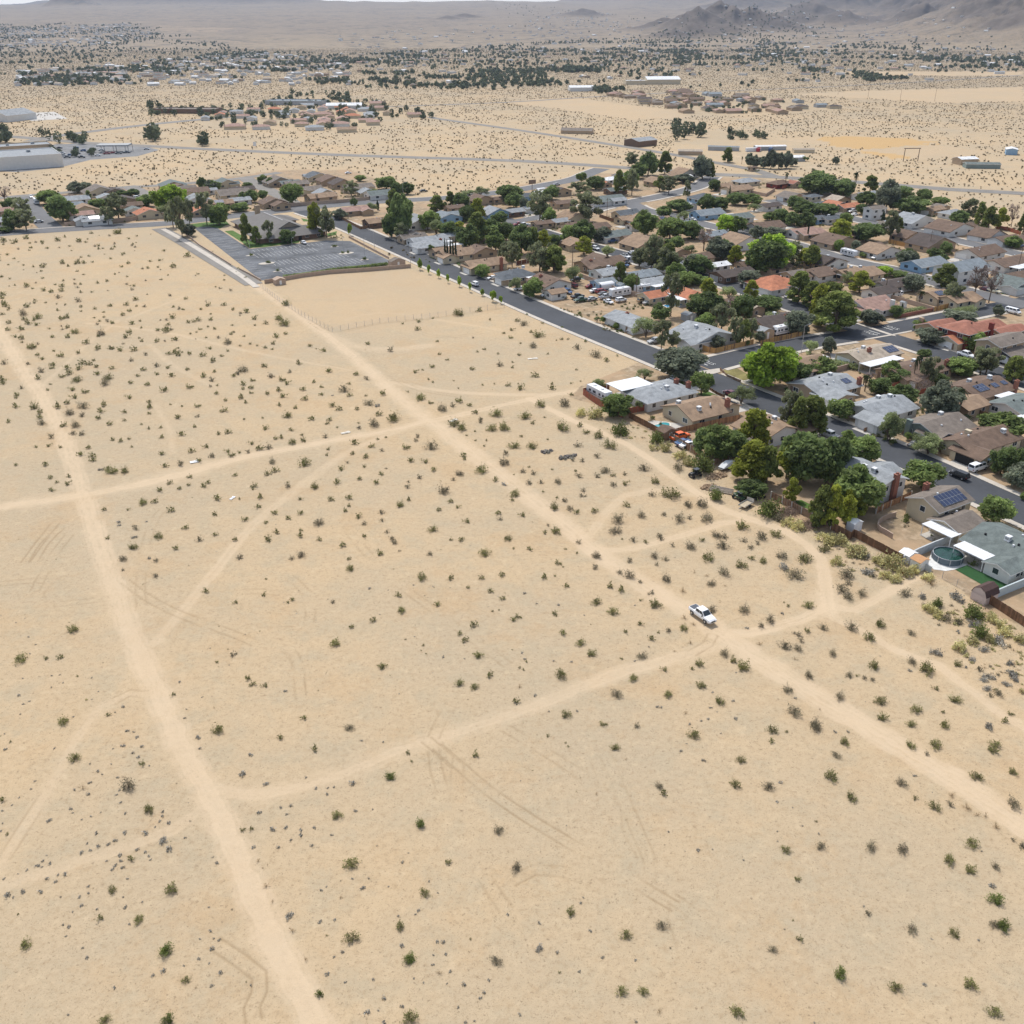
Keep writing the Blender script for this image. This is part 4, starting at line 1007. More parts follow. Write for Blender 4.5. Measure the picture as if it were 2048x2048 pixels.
def cloud(clumps, per, fill=.75):
    cen, tint = [], []
    for c, r, k in clumps:
        n = int(per * k)
        d = rng.normal(size=(n, 3)); d /= np.linalg.norm(d, axis=1)[:, None]
        rad = np.clip(rng.normal(.82, .20, n), .05, 1.15)[:, None]
        cen.append(np.array(c) + d * rad * np.array(r)); t = rng.uniform(.15, .85)
        tint.append(np.clip(rng.normal(t, .16, n), 0, 1))
    return np.concatenate(cen), np.concatenate(tint)
def limbs(mb, base, tips, r0, m=0, n=5):
    for t in tips:
        t = Vector(t); mid = base.lerp(t, .5) + Vector((random.uniform(-.03, .03), random.uniform(-.03, .03), .03))
        mb.tube([base, mid, t], [r0, r0 * .65, r0 * .25], n, m)
def tree_proto(kind, seed):
    global rng
    rng = np.random.default_rng(seed); random.seed(seed)
    U = random.uniform
    trunk = MB(); cl = []
    if kind in 'BR':
        n = 34 if kind == 'B' else 18
        for i in range(n):
            th, ph = U(0, 6.28), math.acos(U(-.9, 1))
            q = U(.55, .95) if kind == 'B' else .72
            rr = U(.11, .19) if kind == 'B' else U(.15, .2)
            cl.append(((math.sin(ph) * math.cos(th) * (.5 - rr) * q / .72, math.sin(ph) * math.sin(th) * (.5 - rr) * q / .72, .55 + math.cos(ph) * (.43 - rr * .7) * q / .72), (rr, rr, rr * .85), 1))
        cl.append(((0, 0, .55), (.30, .30, .30), 1.3))
        trunk.tube([(0, 0, 0), (.01, .01, .2), (0, .02, .5)], [.035, .028, .015], 7)
        limbs(trunk, Vector((0, 0, .2)), [c[0] for c in cl[:8]], .018)
        per, size = 140, .034
    elif kind == 'P':
        for i in range(36):
            z = U(.14, .95); w = (1.02 - z) ** .7 * .5 * U(.45, 1); th = U(0, 6.28); rr = U(.09, .15)
            cl.append(((math.cos(th) * w, math.sin(th) * w, z), (rr, rr, rr * .62), 1))
        cl.append(((0, 0, .93), (.08, .08, .09), .6))
        trunk.tube([(0, 0, 0), (.01, 0, .4), (0, .01, .92)], [.032, .024, .008], 7)
        limbs(trunk, Vector((0, 0, .3)), [c[0] for c in cl[:9]], .012)
        per, size = 150, .030
    elif kind == 'E':
        for i in range(30):
            z = U(.24, .95); w = U(.06, .42) * (1.15 - abs(z - .62)); th = U(0, 6.28); rr = U(.07, .14)
            cl.append(((math.cos(th) * w, math.sin(th) * w, z), (rr, rr, rr * .8), .8))
        trunk.tube([(0, 0, 0), (.02, .01, .3), (-.02, .02, .62), (0, 0, .9)], [.03, .024, .016, .006], 7)
        limbs(trunk, Vector((.01, .01, .34)), [c[0] for c in cl[:13]], .014)
        per, size = 120, .027
    elif kind == 'M':
        for i in range(20):
            th = U(0, 6.28); w = U(.05, .42); z = .72 - w * .55 + U(-.22, .18); rr = U(.10, .17)
            cl.append(((math.cos(th) * w, math.sin(th) * w, z), (rr, rr, rr * .9), .9))
        for s in range(3):
            a = s * 2.1 + U(0, 1); trunk.tube([(0, 0, 0), (math.cos(a) * .06, math.sin(a) * .06, .25), (math.cos(a) * .2, math.sin(a) * .2, .6)], [.026, .02, .008], 6)
        limbs(trunk, Vector((0, 0, .15)), [c[0] for c in cl[:9]], .012)
        per, size = 190, .019
    elif kind == 'D':
        for i in range(20):
            z = U(.42, .98); w = U(.1, .45); th = U(0, 6.28); rr = U(.06, .12)
            cl.append(((math.cos(th) * w, math.sin(th) * w, z), (rr, rr, rr), .5))
        trunk.tube([(0, 0, 0), (.02, 0, .35), (0, .02, .6)], [.028, .022, .012], 6)
        limbs(trunk, Vector((.02, 0, .32)), [c[0] for c in cl], .013)
        per, size = 90, .016
    elif kind == 'C':
        for i in range(16):
            z = .06 + i * .058; w = .34 * min(1, (1.02 - z) * 2.4, .4 + z * 3)
            cl.append(((U(-.06, .06), U(-.06, .06), z), (w, w, .055), 1))
        trunk.tube([(0, 0, 0), (0, 0, .3)], [.08, .05], 6)
        per, size = 90, .05
    if kind == 'Q':
        trunk.tube([(0, 0, 0), (.02, 0, .45), (0, .01, .86)], [.055, .045, .04], 7)
        cr = MB()
        for i in range(34):
            th, el = U(0, 6.28), U(-.9, 1.2) if i < 24 else U(-1.5, -.9)
            ln = U(.30, .44); pts = []
            for k in range(5):
                t = k / 4; e = el - t * 1.0
                pts.append(Vector((math.cos(th) * math.cos(el) * ln * t, math.sin(th) * math.cos(el) * ln * t, .86 + math.sin(el) * ln * t * .6 - t * t * .14)))
            sd = Vector((-math.sin(th), math.cos(th), 0)); mi = 0 if i < 24 else 1
            for k in range(4):
                for j in (-1, 1):
                    w0, w1 = (.07 * (1 - .2 * k)), (.07 * (1 - .2 * (k + 1)))
                    cr.face([pts[k], pts[k + 1], pts[k + 1] + sd * j * w1 + Vector((0, 0, -.03)), pts[k] + sd * j * w0 + Vector((0, 0, -.03))], mi)
        return trunk.mesh('trunk', M_BARK()), cr.mesh('crown', [M_BARK(), mat('dry_frond', (.20, .15, .09), .9)])
    cen, tint = cloud(cl, per)
    return trunk.mesh('trunk', M_BARK()), quads_mesh('crown', cen, size, tint, [M_BARK()], None, 1.25)
PROTO = {k: [tree_proto(k, 31 * i + ord(k)) for i in range(n)] for k, n in (('B', 4), ('R', 2), ('P', 3), ('E', 3), ('M', 3), ('D', 2), ('C', 2), ('Q', 2))}
KIND = {'B': ('broadleaf_tree', 'dark green leafy tree', 'B'), 'b': ('broadleaf_tree', 'mid green leafy tree', 'B'), 'L': ('broadleaf_tree', 'bright lime green tree', 'B'), 'R': ('round_tree', 'neat round green tree', 'R'), 'P': ('pine_tree', 'olive green pine', 'P'),
        'p': ('pine_tree', 'yellowish green pine', 'P'), 'E': ('eucalyptus_tree', 'tall open grey green eucalyptus', 'E'), 'M': ('mesquite_tree', 'feathery pale green mesquite', 'M'), 'O': ('olive_tree', 'dense dull olive grey tree', 'B'),
        'C': ('cypress_tree', 'slim dark cypress', 'C'), 'D': ('bare_tree', 'half bare brown grey tree', 'D'), 'Q': ('palm_tree', 'fan palm', 'Q'), 'u': ('garden_shrub', 'clipped green garden shrub', 'R'), 's': ('street_sapling', 'thin staked street sapling', 'R')}
LM = {}
def leafm(k):
    c = {'R': 'b', 'u': 'b', 's': 'L'}.get(k, k)
    if c not in LM: LM[c] = leaf_mat('leaf_' + ('x' + c if c.islower() else c), LEAF[c])
    return LM[c]
NT = [0]
TREES = []
def tree(k, p, h, w, label, group=None):
    nm, look, pk = KIND[k]
    tm, cm = random.choice(PROTO[pk])
    NT[0] += 1
    root = empty(nm, p, random.uniform(0, 6.28)); tag(root, label, 'tree' if k != 'u' else 'shrub', group)
    root.scale = (w, w, h)
    o = bpy.data.objects.new('trunk', tm); LINK(o); o.parent = root
    o = bpy.data.objects.new('crown', cm); LINK(o); o.parent = root
    o.material_slots[0].link = 'OBJECT'; o.material_slots[0].material = leafm(k)
    TREES.append((p.x, p.y, w))
    return root
TREE_ROWS = """K 1050 -5 275 O 390; K 1268 225 430 R 200; K 720 180 290 M 150; K 275 275 390 M 140; K 460 445 640 b 250; K 650 490 590 M 90; K 1100 365 445 B 80; K 1650 345 520 M 220;
L 670 -20 355 L 400; L 540 60 300 L 240; L 940 120 300 B 230; L 1140 90 240 b 240; L 1590 245 400 Q 90; L 1830 135 290 b 140; L 1900 200 330 B 150; L 1730 290 420 B 150; L 1340 480 660 R 250; L 850 430 770 E 190; L 930 490 835 P 210; L 1070 475 825 P 300;
L 500 605 990 p 330; L 170 760 1040 b 330; L 50 790 1020 B 220; L 330 800 1040 B 200; L 480 905 1280 p 400; L 640 960 1290 P 240; L 830 905 1240 p 240; L 1000 830 1260 B 420; L 1220 880 1270 B 340; L 1500 850 1100 b 330; L 1420 785 900 b 110; L 1810 585 870 M 190; L 1640 220 310 D 120;
h 970 690 830 B 230; h 1370 675 880 p 170; h 1640 760 1120 P 240; h 1740 765 1130 p 200; h 1890 845 1120 p 180; M 210 640 900 p 170; M 300 690 900 p 200; M 330 470 830 b 420; M 940 365 610 R 350; M 1640 700 950 R 280; M 1000 95 280 M 260; M 1700 230 470 B 200; M 1830 260 470 B 170; M 1880 385 590 O 260;
M 1920 650 720 b 60; N 440 255 450 b 170; N 535 330 490 B 190; N 150 390 500 Q 100; N 320 430 600 B 200; N 570 530 710 B 260; N 690 195 500 Q 90; N 745 175 460 Q 70; N 860 225 520 E 210; N 1000 390 520 B 120; N 980 510 870 O 350; N 740 450 610 D 220; N 1190 545 880 Q 150; N 1270 835 960 Q 170;
N 1270 660 800 B 100; N 1440 115 390 E 250; N 1210 200 390 b 290; N 1800 205 470 P 220; N 1650 850 1080 b 430; N 440 800 1110 M 230; N 860 1030 1240 M 320; N 640 1030 1110 u 75; N 710 1050 1115 u 75; N 830 110 180 B 110;
W 790 10 155 B 165; W 570 160 240 L 130; W 720 205 265 b 150; W 1160 155 360 P 240; W 1240 330 530 E 170; W 1440 175 480 D 210; W 1590 205 510 D 190; W 850 245 400 O 180; W 340 225 410 p 250; W 230 210 330 M 110; W 920 400 520 Q 95; W 100 440 780 P 430; W 60 335 560 P 320; W 450 590 710 O 200;
W 925 680 780 b 130; W 690 540 650 B 100; W 740 520 640 C 26; W 1320 590 680 O 260; W 1020 770 900 O 240; W 1430 810 960 b 200; W 1560 975 1200 E 230; W 1300 1060 1200 b 240; W 1810 1050 1208 P 200; W 1680 545 640 O 90; W 960 970 1030 B 100; W 640 1100 1208 b 150; W 1130 50 120 B 100; W 250 980 1100 M 120; W 40 850 1000 O 110;
O 440 265 640 E 180; O 350 540 690 B 160; O 790 305 540 p 200; O 580 215 340 b 200; O 700 250 330 b 170; O 480 140 290 b 150; O 400 0 240 E 250; O 250 -20 190 E 160; O 140 0 160 E 150; O 700 60 225 B 230; O 830 130 215 M 110; O 930 -80 75 B 200; O 1060 -20 120 P 150; O 1380 -90 200 L 350; O 1300 -60 190 B 200; O 1210 210 345 O 220;
O 1215 310 470 p 140; O 1000 350 480 M 180; O 1360 450 600 B 240; O 790 430 630 B 300; O 700 500 630 B 170; O 930 545 790 E 210; O 1130 440 680 B 190; O 1030 460 660 D 110; O 760 630 760 b 180; O 1060 680 930 E 130; O 1140 690 915 P 140; O 1210 680 900 E 110; O 1300 800 890 O 90; O 1670 610 810 O 220; O 1430 600 730 M 200;
O 1670 240 510 P 240; O 1790 330 560 P 190; O 1870 360 640 p 230; O 1870 540 730 P 180; O 890 840 950 O 120; O 460 795 960 E 120; O 350 700 960 E 150; O 200 650 840 M 220; O 60 250 390 b 130; O 1750 0 150 p 220; O 1610 60 170 E 150; O 1790 870 1010 M 170;
Q 310 150 265 b 115; Q 640 260 390 M 130; Q 790 295 450 b 180; Q 870 0 220 E 120; Q 1000 0 210 P 200; Q 1200 150 320 M 150; Q 1640 140 340 P 130; Q 1770 250 400 b 100; Q 600 -50 165 E 130; Q 1475 645 710 u 55; Q 1522 640 700 u 50; Q 1610 705 765 u 65; Q 1420 640 700 M 60;
Z 280 365 470 P 120; Z 390 335 440 P 90; Z 475 350 450 B 110; Z 600 395 545 p 120; Z 520 440 550 B 100; Z 215 490 620 b 110; Z 280 540 660 M 130; Z 370 570 690 B 120; Z 460 560 650 p 100; Z 600 510 710 P 170; Z 510 600 750 B 160; Z 700 560 700 B 170; Z 760 490 575 B 120; Z 820 570 700 B 120; Z 740 650 780 b 120; Z 940 610 800 B 160; Z 1030 620 790 P 100;
Z 1110 635 790 p 120; Z 1080 335 545 E 170; Z 1150 465 575 b 100; Z 960 380 480 O 65; Z 880 345 445 B 110; Z 850 280 405 B 170; Z 620 285 355 M 120; Z 540 310 355 M 120; Z 1160 290 385 B 120; Z 1430 355 560 E 240; Z 1320 600 730 b 130; Z 1410 570 730 B 150; Z 1420 680 810 p 140; Z 1550 610 705 O 130; Z 820 720 860 E 120; Z 900 740 860 P 90; Z 1080 730 940 E 180; Z 1190 755 950 P 170;
Z 640 890 970 b 95; Z 1180 660 760 B 110; Z 1690 180 345 P 100; Z 1790 175 350 E 100; Z 1400 180 250 R 80; Z 1510 210 305 B 120; Z 1390 260 345 E 150; Z 1600 740 835 M 120; Z 1850 780 900 E 110; Z 350 705 860 C 18; Z 368 712 862 C 18; Z 392 700 862 C 18; Z 412 705 862 C 18; Z 432 700 860 C 18; Z 237 740 795 B 45; Z 30 380 580 B 110;
Y 245 30 130 E 90; Y 370 45 195 B 130; Y 500 35 185 P 110; Y 295 115 220 B 110; Y 235 170 300 b 100; Y 140 185 345 P 100; Y 460 215 320 P 110; Y 530 220 340 E 120; Y 790 70 225 O 130; Y 850 110 220 P 80; Y 985 -5 95 P 95; Y 1095 55 110 Q 24; Y 1160 45 130 O 70; Y 1210 55 135 O 60; Y 1260 65 140 O 70; Y 1320 25 145 O 80; Y 1380 45 145 O 80; Y 1440 30 140 O 80; Y 1490 70 125 O 60; Y 1572 52 88 R 32; Y 1600 58 85 R 26; Y 1820 62 112 O 45;
Y 1430 180 290 Q 40; Y 652 140 180 C 10; Y 1000 285 355 C 12; Y 670 255 385 E 70; Y 880 235 315 B 80; Y 610 395 480 B 150; Y 490 445 515 B 100; Y 820 360 465 B 120; Y 920 370 465 B 130; Y 1050 335 425 B 120; Y 1170 350 425 b 130; Y 650 195 255 O 130; Y 1190 415 475 M 90; Y 980 520 640 L 140; Y 1060 530 640 b 120; Y 650 470 545 M 100; Y 710 560 685 B 160; Y 540 535 690 b 190; Y 340 495 660 b 150; Y 260 560 615 B 60;
Y 1510 370 455 B 120; Y 1580 410 505 B 150; Y 1680 195 340 B 240; Y 1850 240 345 B 170; Y 1640 155 225 E 40; Y 1720 420 510 B 200; Y 1500 495 585 B 120; Y 1400 465 565 B 130; Y 1310 490 545 B 90; Y 1840 550 680 p 150; Y 1220 600 695 O 110; Y 1350 605 670 O 130; Y 1600 555 695 C 14; Y 570 680 765 B 120; Y 800 620 780 D 150; Y 930 700 850 O 180; Y 1040 755 890 p 120; Y 1290 715 945 B 260; Y 1220 760 940 b 170; Y 1490 730 880 E 150; Y 1630 755 910 p 150; Y 740 820 950 O 150;
Y 850 870 935 O 80; Y 410 685 925 E 120; Y 520 745 955 P 180; Y 590 890 970 B 120; Y 140 885 970 P 90; Y 300 780 900 E 80; Y 700 735 805 M 100; Y 1322 690 760 C 11; Y 1385 668 745 C 11; Y 1840 700 780 b 60; X 150 215 375 B 240; X 370 275 405 B 150; X 470 200 355 Q 65; X 600 235 365 P 125; X 570 375 475 B 150; X 525 470 555 B 80; X 740 300 525 O 170; X 870 320 435 B 150; X 960 420 545 B 240; X 1060 345 455 B 110;
X 1205 410 480 b 120; X 1440 440 610 E 160; X 1365 540 650 B 130; X 1540 475 645 P 110; X 1620 510 690 P 150; X 1720 520 680 p 130; X 1820 500 665 D 110; X 1920 540 720 P 100; X 770 560 785 E 150; X 840 600 730 P 90; X 570 640 785 B 220; X 710 540 630 C 40; X 340 620 800 p 190; X 490 685 800 C 34; X 480 790 880 O 80; X 330 780 870 L 60; X 390 550 650 b 100; X 40 555 670 B 150; X 1250 805 895 B 90; X 1160 855 925 B 110; X 910 875 1010 O 150; X 1830 755 845 b 120; X 720 1010 1090 L 110; X 90 845 1030 P 180; X 540 885 925 u 60; X 250 480 560 B 110;
V 600 180 255 O 110; V 670 180 235 O 80; V 380 240 340 b 140; V 490 295 475 B 180; V 40 215 335 D 110; V 75 310 405 B 90; V 180 300 425 E 130; V 110 405 540 B 120; V 205 400 545 E 150; V 765 310 395 b 130; V 920 285 475 E 170; V 840 380 500 E 90; V 690 245 325 P 60; V 1030 230 275 B 80; V 940 240 285 B 80; V 797 250 290 C 11; V 820 250 290 C 11; V 868 245 285 C 11; V 890 243 282 C 11; V 1135 280 360 b 110; V 1300 220 375 L 200; V 1400 230 350 L 100; V 1340 340 520 E 110; V 1410 325 600 E 110; V 1470 330 510 E 90;
V 1260 350 445 M 100; V 1600 285 500 E 120; V 1690 370 500 b 120; V 1745 345 415 b 70; V 1650 170 245 b 100; V 1560 145 215 B 60; V 1870 335 395 b 90; V 1455 500 590 O 100; V 1885 260 325 B 60; V 40 520 560 B 90; R 715 195 335 b 140; R 400 245 325 B 90; R 340 270 335 B 50; R 490 240 305 B 60; R 370 175 220 B 60; R 100 170 245 O 100; R 480 125 180 b 70; R 550 145 200 B 70; R 365 445 650 P 105; R 440 530 655 P 85; R 540 485 640 E 75; R 680 550 645 B 100; R 900 360 590 p 130; R 980 380 600 E 130;
R 1170 175 275 E 110; R 1440 140 225 b 140; R 1530 185 275 B 90; R 1600 185 265 B 90; R 1350 220 285 M 70; R 1240 120 165 b 70; R 1080 390 455 O 100; R 1190 305 355 B 50; R 1320 330 400 M 100; R 1375 320 385 C 26; R 1500 260 480 P 130; R 1570 320 600 B 150; R 1480 440 600 B 120; R 1835 290 395 P 110; R 1560 500 630 E 110; R 1800 410 505 b 100; R 300 340 400 b 100; R 150 360 500 b 130; R 1160 500 585 s 34;
Q 92 262 355 s 36; Q 190 320 405 s 30; Q 312 380 445 s 36; Q 415 402 500 s 58; Q 490 450 520 s 34; R 1700 770 850 s 34; R 1770 816 882 s 26; R 1843 848 912 s 28; R 1915 888 950 s 22"""
SPECIAL = {'K 1050': 'big dull olive grey tree leaning over the main road beside the grey roof', 'K 1268': 'round green street tree on the verge in front of the grey hip roof', 'L 670': 'biggest bright lime green tree at the corner garden',
           'L 500': 'tall bright green pine behind the tan roofed house', 'L 480': 'broad yellow green pine by the covered boat', 'L 1000': 'largest dark green leafy tree beside the two storey grey roof', 'M 1640': 'round green tree on its own in the front yard beside the solar house',
           'M 940': 'spreading green tree in front of the grey two storey house by the road', 'N 1190': 'tall palm with a shaggy brown skirt beside the tan outbuilding', 'W 100': 'huge spreading pine at the tract road corner', 'W 1440': 'first of two half bare brown trees at the far corner',
           'W 1590': 'second of two half bare brown trees, nearer the road junction', 'Y 1290': 'largest round deep green tree in the middle of the tract', 'Y 1430': 'single tall palm by the red roofed house near the highway', 'X 470': 'stout fan palm above the orange roofed house'}
def plant_trees():
    lst = []
    for t in rows(TREE_ROWS):
        k, x, yt, yb, kd, w = t[0], float(t[1]), float(t[2]), float(t[3]), t[4], float(t[5])
        s = TILE[k][2]
        px, py = T(k, x, yb); p = P(px, py); m = mpp(px, py)
        dep = PITCH + math.atan((py - 1024) / FOC)
        ww = w * s * m
        h = (yb - yt) * s * m / math.cos(dep)
        if kd in 'BbLRPpEMODu' : h = max(1.2, h - ww * .12 * math.tan(dep))    # a broad crown shows its far side above its top
        lst.append((k + ' ' + t[1], kd, p, h * 1.1, ww * 1.2))
    lst.sort(key=lambda q: q[3] * q[4] / q[2].length ** 2, reverse=True)
    for key, kd, p, h, w in lst:
        size = 'tall ' if h > 10 and kd not in 'EC' else 'small ' if h < 4 and kd not in 'us' else ''
        lab = SPECIAL.get(key)
        if lab: USED[lab] = 1
        else: lab = spot(size + KIND[kd][1], (p.x, p.y, h * .6))
        tree(kd, p, h, w, lab, {'s': 'staked saplings along the main road', 'C': 'dark cypresses'}.get(kd, 'trees of the tract'))
plant_trees()
def far_trees():                                           # beyond the tract the trees read as masses
    cen, sz, tn = [], [], []
    regs = [("1 0 205 600 205 1000 230 1400 280 1932 300 1932 480 1300 460 100 480 0 440", 1500, 5.5), ("2 0 300 700 270 1150 250 1932 235 1932 440 1400 460 900 500 0 490", 1600, 5.5), ("3 0 205 400 180 700 190 1100 250 1932 270 1932 400 1300 450 800 440 500 480 0 490", 1600, 5.5), ("1 1070 650 1180 600 1450 580 1600 520 1932 520 1932 740 1650 700 1250 720", 130, 6), ("2 0 560 200 550 230 580 330 610 500 630 520 660 330 650 100 700 0 715", 50, 6), ("1 820 580 880 580 880 650 820 650", 6, 8), ("1 880 600 1300 610 1300 650 880 640", 26, 6),
            ("3 0 530 600 560 650 620 420 640 0 610", 80, 4), ("3 300 740 500 740 500 770 300 770", 16, 6), ("3 0 700 160 710 160 770 0 780", 14, 9), ("1 0 740 60 740 60 800 0 800", 6, 10), ("1 230 740 500 760 500 800 230 790", 9, 8), ("1 280 840 520 830 520 870 290 870", 10, 5), ("1 820 765 870 765 870 815 820 815", 2, 14), ("1 1075 790 1135 790 1135 826 1075 826", 3, 9),
            ("1 100 400 300 400 450 360 640 370 900 330 1000 400 980 450 600 465 120 478", 360, 6), ("1 0 212 300 215 480 235 600 225 700 200 900 215 900 240 640 275 480 260 0 280", 198, 6), ("1 880 300 1100 310 1220 290 1480 290 1480 330 1200 350 880 330", 144, 6), ("1 1200 345 1500 345 1932 320 1932 380 1600 400 1500 390 1200 380", 144, 6), ("1 1480 390 1620 390 1932 420 1932 470 1500 460", 60, 6),
            ("2 0 330 240 300 480 310 480 340 200 370 0 360", 80, 7), ("2 50 400 500 370 900 390 1200 380 1420 390 1450 440 1000 480 600 495 200 460", 342, 6.5), ("2 780 260 1300 260 1932 240 1932 330 1400 340 900 330", 216, 6), ("2 1230 375 1430 390 1440 430 1230 420", 60, 9), ("2 830 150 1200 160 1400 170 1700 190 1932 220 1932 250 1500 230 1000 220", 90, 6),
            ("3 0 270 150 270 240 300 500 250 900 270 1000 320 800 340 500 330 200 410 0 400", 342, 6.5), ("3 250 200 520 170 800 190 1000 215 800 220 500 240 300 240", 140, 6), ("3 900 260 1350 270 1400 330 1100 340 900 310", 80, 7), ("3 980 390 1150 420 1300 435 1100 455 1000 440", 60, 7), ("3 1380 320 1700 330 1932 310 1932 370 1700 385 1400 370", 110, 8), ("3 680 380 840 380 840 410 690 410", 20, 7), ("2 1380 490 1470 500 1590 490 1590 510 1390 530", 26, 7)]
    for ri, (c, n, h) in enumerate(regs):
        pl = poly(c); xs, ys = [q[0] for q in pl], [q[1] for q in pl]
        x, y = rng.uniform(min(xs), max(xs), n * 14), rng.uniform(min(ys), max(ys), n * 14)
        ok = inpoly(x, y, pl) & ((np.full(len(x), 2 < ri < 14)) | (.7 * vnoise(x / 120, y / 120, 7) + .35 * vnoise(x / 22, y / 22, 8) > .5)); x, y = x[ok][:n], y[ok][:n]
        z, _ = height(x, y)
        d = np.hypot(x, y)
        for X, Y, Z, D in zip(x, y, z, d):
            hh, w = h * rng.uniform(.5, 1.2), h * rng.uniform(.55, 1.1)
            k = 90 if D < 1400 else 36
            q = rng.normal(size=(k, 3)); q /= np.linalg.norm(q, axis=1)[:, None]; q *= rng.uniform(.5, 1.1, k)[:, None]
            cen.append(np.array([X, Y, Z + hh * .55]) + q * np.array([w * .5, w * .5, hh * .45]))
            sz.append(np.full(k, w * (.13 if D < 1400 else .24))); tn.append(np.clip(rng.normal(rng.uniform(.2, .7), .12, k), 0, 1))
    me = quads_mesh('distant_trees', np.concatenate(cen), np.concatenate(sz), np.concatenate(tn), [leaf_mat('leaf_far', (.125, .148, .085), .2)])
    o = bpy.data.objects.new('distant_trees', me); LINK(o); tag(o, kind='stuff')
far_trees()

# ------------------------------------------------------------------ desert shrubs
SHRUB = {'o': ('creosote_bush', 'olive green creosote bush', (0.198, 0.198, 0.072), (0.312, 0.252, 0.168)), 'g': ('creosote_bush', 'grey brown creosote bush', (0.216, 0.192, 0.120), (0.252, 0.210, 0.162)),
         'd': ('creosote_bush', 'deep green bush', (0.156, 0.186, 0.054), (0.204, 0.168, 0.108)), 'b': ('burro_bush', 'low dark grey bush', (0.348, 0.330, 0.282), (0.288, 0.264, 0.228)),
         'y': ('rabbitbrush', 'pale yellow green rabbitbrush mound', (0.552, 0.504, 0.240), (0.336, 0.192, 0.120)), 't': ('dry_weed', 'dry straw coloured weed', (0.360, 0.258, 0.138), (0.312, 0.228, 0.132))}
def shrub_geo(t, seed, lite=False):
    r = np.random.default_rng(seed)
    ns, nl, sz = {'o': (46, 520, .026), 'g': (60, 430, .024), 'd': (30, 900, .030), 'b': (24, 320, .040), 'y': (46, 760, .034), 't': (46, 120, .018)}[t]
    flat = {'b': .42, 'y': .60, 'd': .75, 't': .6}.get(t, .66)
    if lite: ns, nl, sz = ns // 2, nl // 5, sz * 1.9
    th = r.uniform(0, 6.283, ns); el = np.arcsin(r.uniform(.12, 1, ns)); ln = r.uniform(.38, .56, ns) * (1 + .25 * np.sin(th * 2 + seed))
    d = np.stack([np.cos(th) * np.cos(el), np.sin(th) * np.cos(el), np.sin(el) * flat * 1.7], 1)
    tip = d * ln[:, None]
    side = np.cross(d, [0, 0, 1.0]); side /= np.linalg.norm(side, axis=1)[:, None] + 1e-6
    w = .0065 if not lite else .010
    mid = tip * .55 + [0, 0, .04]
    stems = np.concatenate([np.stack([-side * w, side * w, mid + side * w * .8, mid - side * w * .8], 1), np.stack([mid - side * w * .8, mid + side * w * .8, tip + side * w * .3, tip - side * w * .3], 1)]).reshape(-1, 3)
    k = r.integers(0, ns, nl); f = r.uniform(.45 if t != 'y' else .7, 1.06, nl)[:, None]
    jit = {'y': .075, 'd': .09, 'b': .08}.get(t, .055)
    cen = tip[k] * f + r.normal(size=(nl, 3)) * jit * [1, 1, .8]; cen[:, 2] = np.abs(cen[:, 2]) + .02
    a = r.normal(size=(nl, 3)) + d[k] * .9; a /= np.linalg.norm(a, axis=1)[:, None]
    b = np.cross(a, r.normal(size=(nl, 3))); b /= np.linalg.norm(b, axis=1)[:, None]
    s = (sz * r.uniform(.6, 1.4, nl))[:, None]
    leaf = np.stack([cen - a * s * 1.4 - b * s * .5, cen + b * s, cen + a * s * 1.4 + b * s * .3, cen - b * s], 1).reshape(-1, 3)
    tl = np.repeat(np.clip(r.normal(.5, .22, nl) + (r.uniform(-.25, .25, ns))[k], 0, 1), 4)
    vs = np.concatenate([leaf, stems]); tint = np.concatenate([tl, np.full(len(stems), .5)])
    mi = np.concatenate([np.zeros(nl, np.int32), np.ones(len(stems) // 4, np.int32)])
    return vs, tint, mi
def np_mesh(name, vs, tint, mi, mats):
    me = bpy.data.meshes.new(name); n = len(vs) // 4
    me.vertices.add(n * 4); me.vertices.foreach_set('co', vs.astype(np.float32).ravel())
    me.loops.add(n * 4); me.loops.foreach_set('vertex_index', np.arange(n * 4, dtype=np.int32))
    me.polygons.add(n); me.polygons.foreach_set('loop_start', np.arange(n, dtype=np.int32) * 4)
    for m in mats: me.materials.append(m)
    me.polygons.foreach_set('material_index', mi.astype(np.int32))
    me.update(calc_edges=True)
    at = me.attributes.new('tint', 'FLOAT', 'POINT'); at.data.foreach_set('value', tint.astype(np.float32))
    return me
SMAT = {t: [leaf_mat('shrub_leaf_' + t, v[2], .25), mat('shrub_stem_' + t, v[3], .95, 4, .25)] for t, v in SHRUB.items()}
SGEO = {t: [shrub_geo(t, 100 + i * 7 + ord(t)) for i in range(6 if t in 'og' else 4)] for t in SHRUB}
SMESH = {t: [np_mesh(SHRUB[t][0], *g, SMAT[t]) for g in SGEO[t]] for t in SHRUB}
SLITE = {t: [shrub_geo(t, 300 + i * 7 + ord(t), True) for i in range(5)] for t in SHRUB}
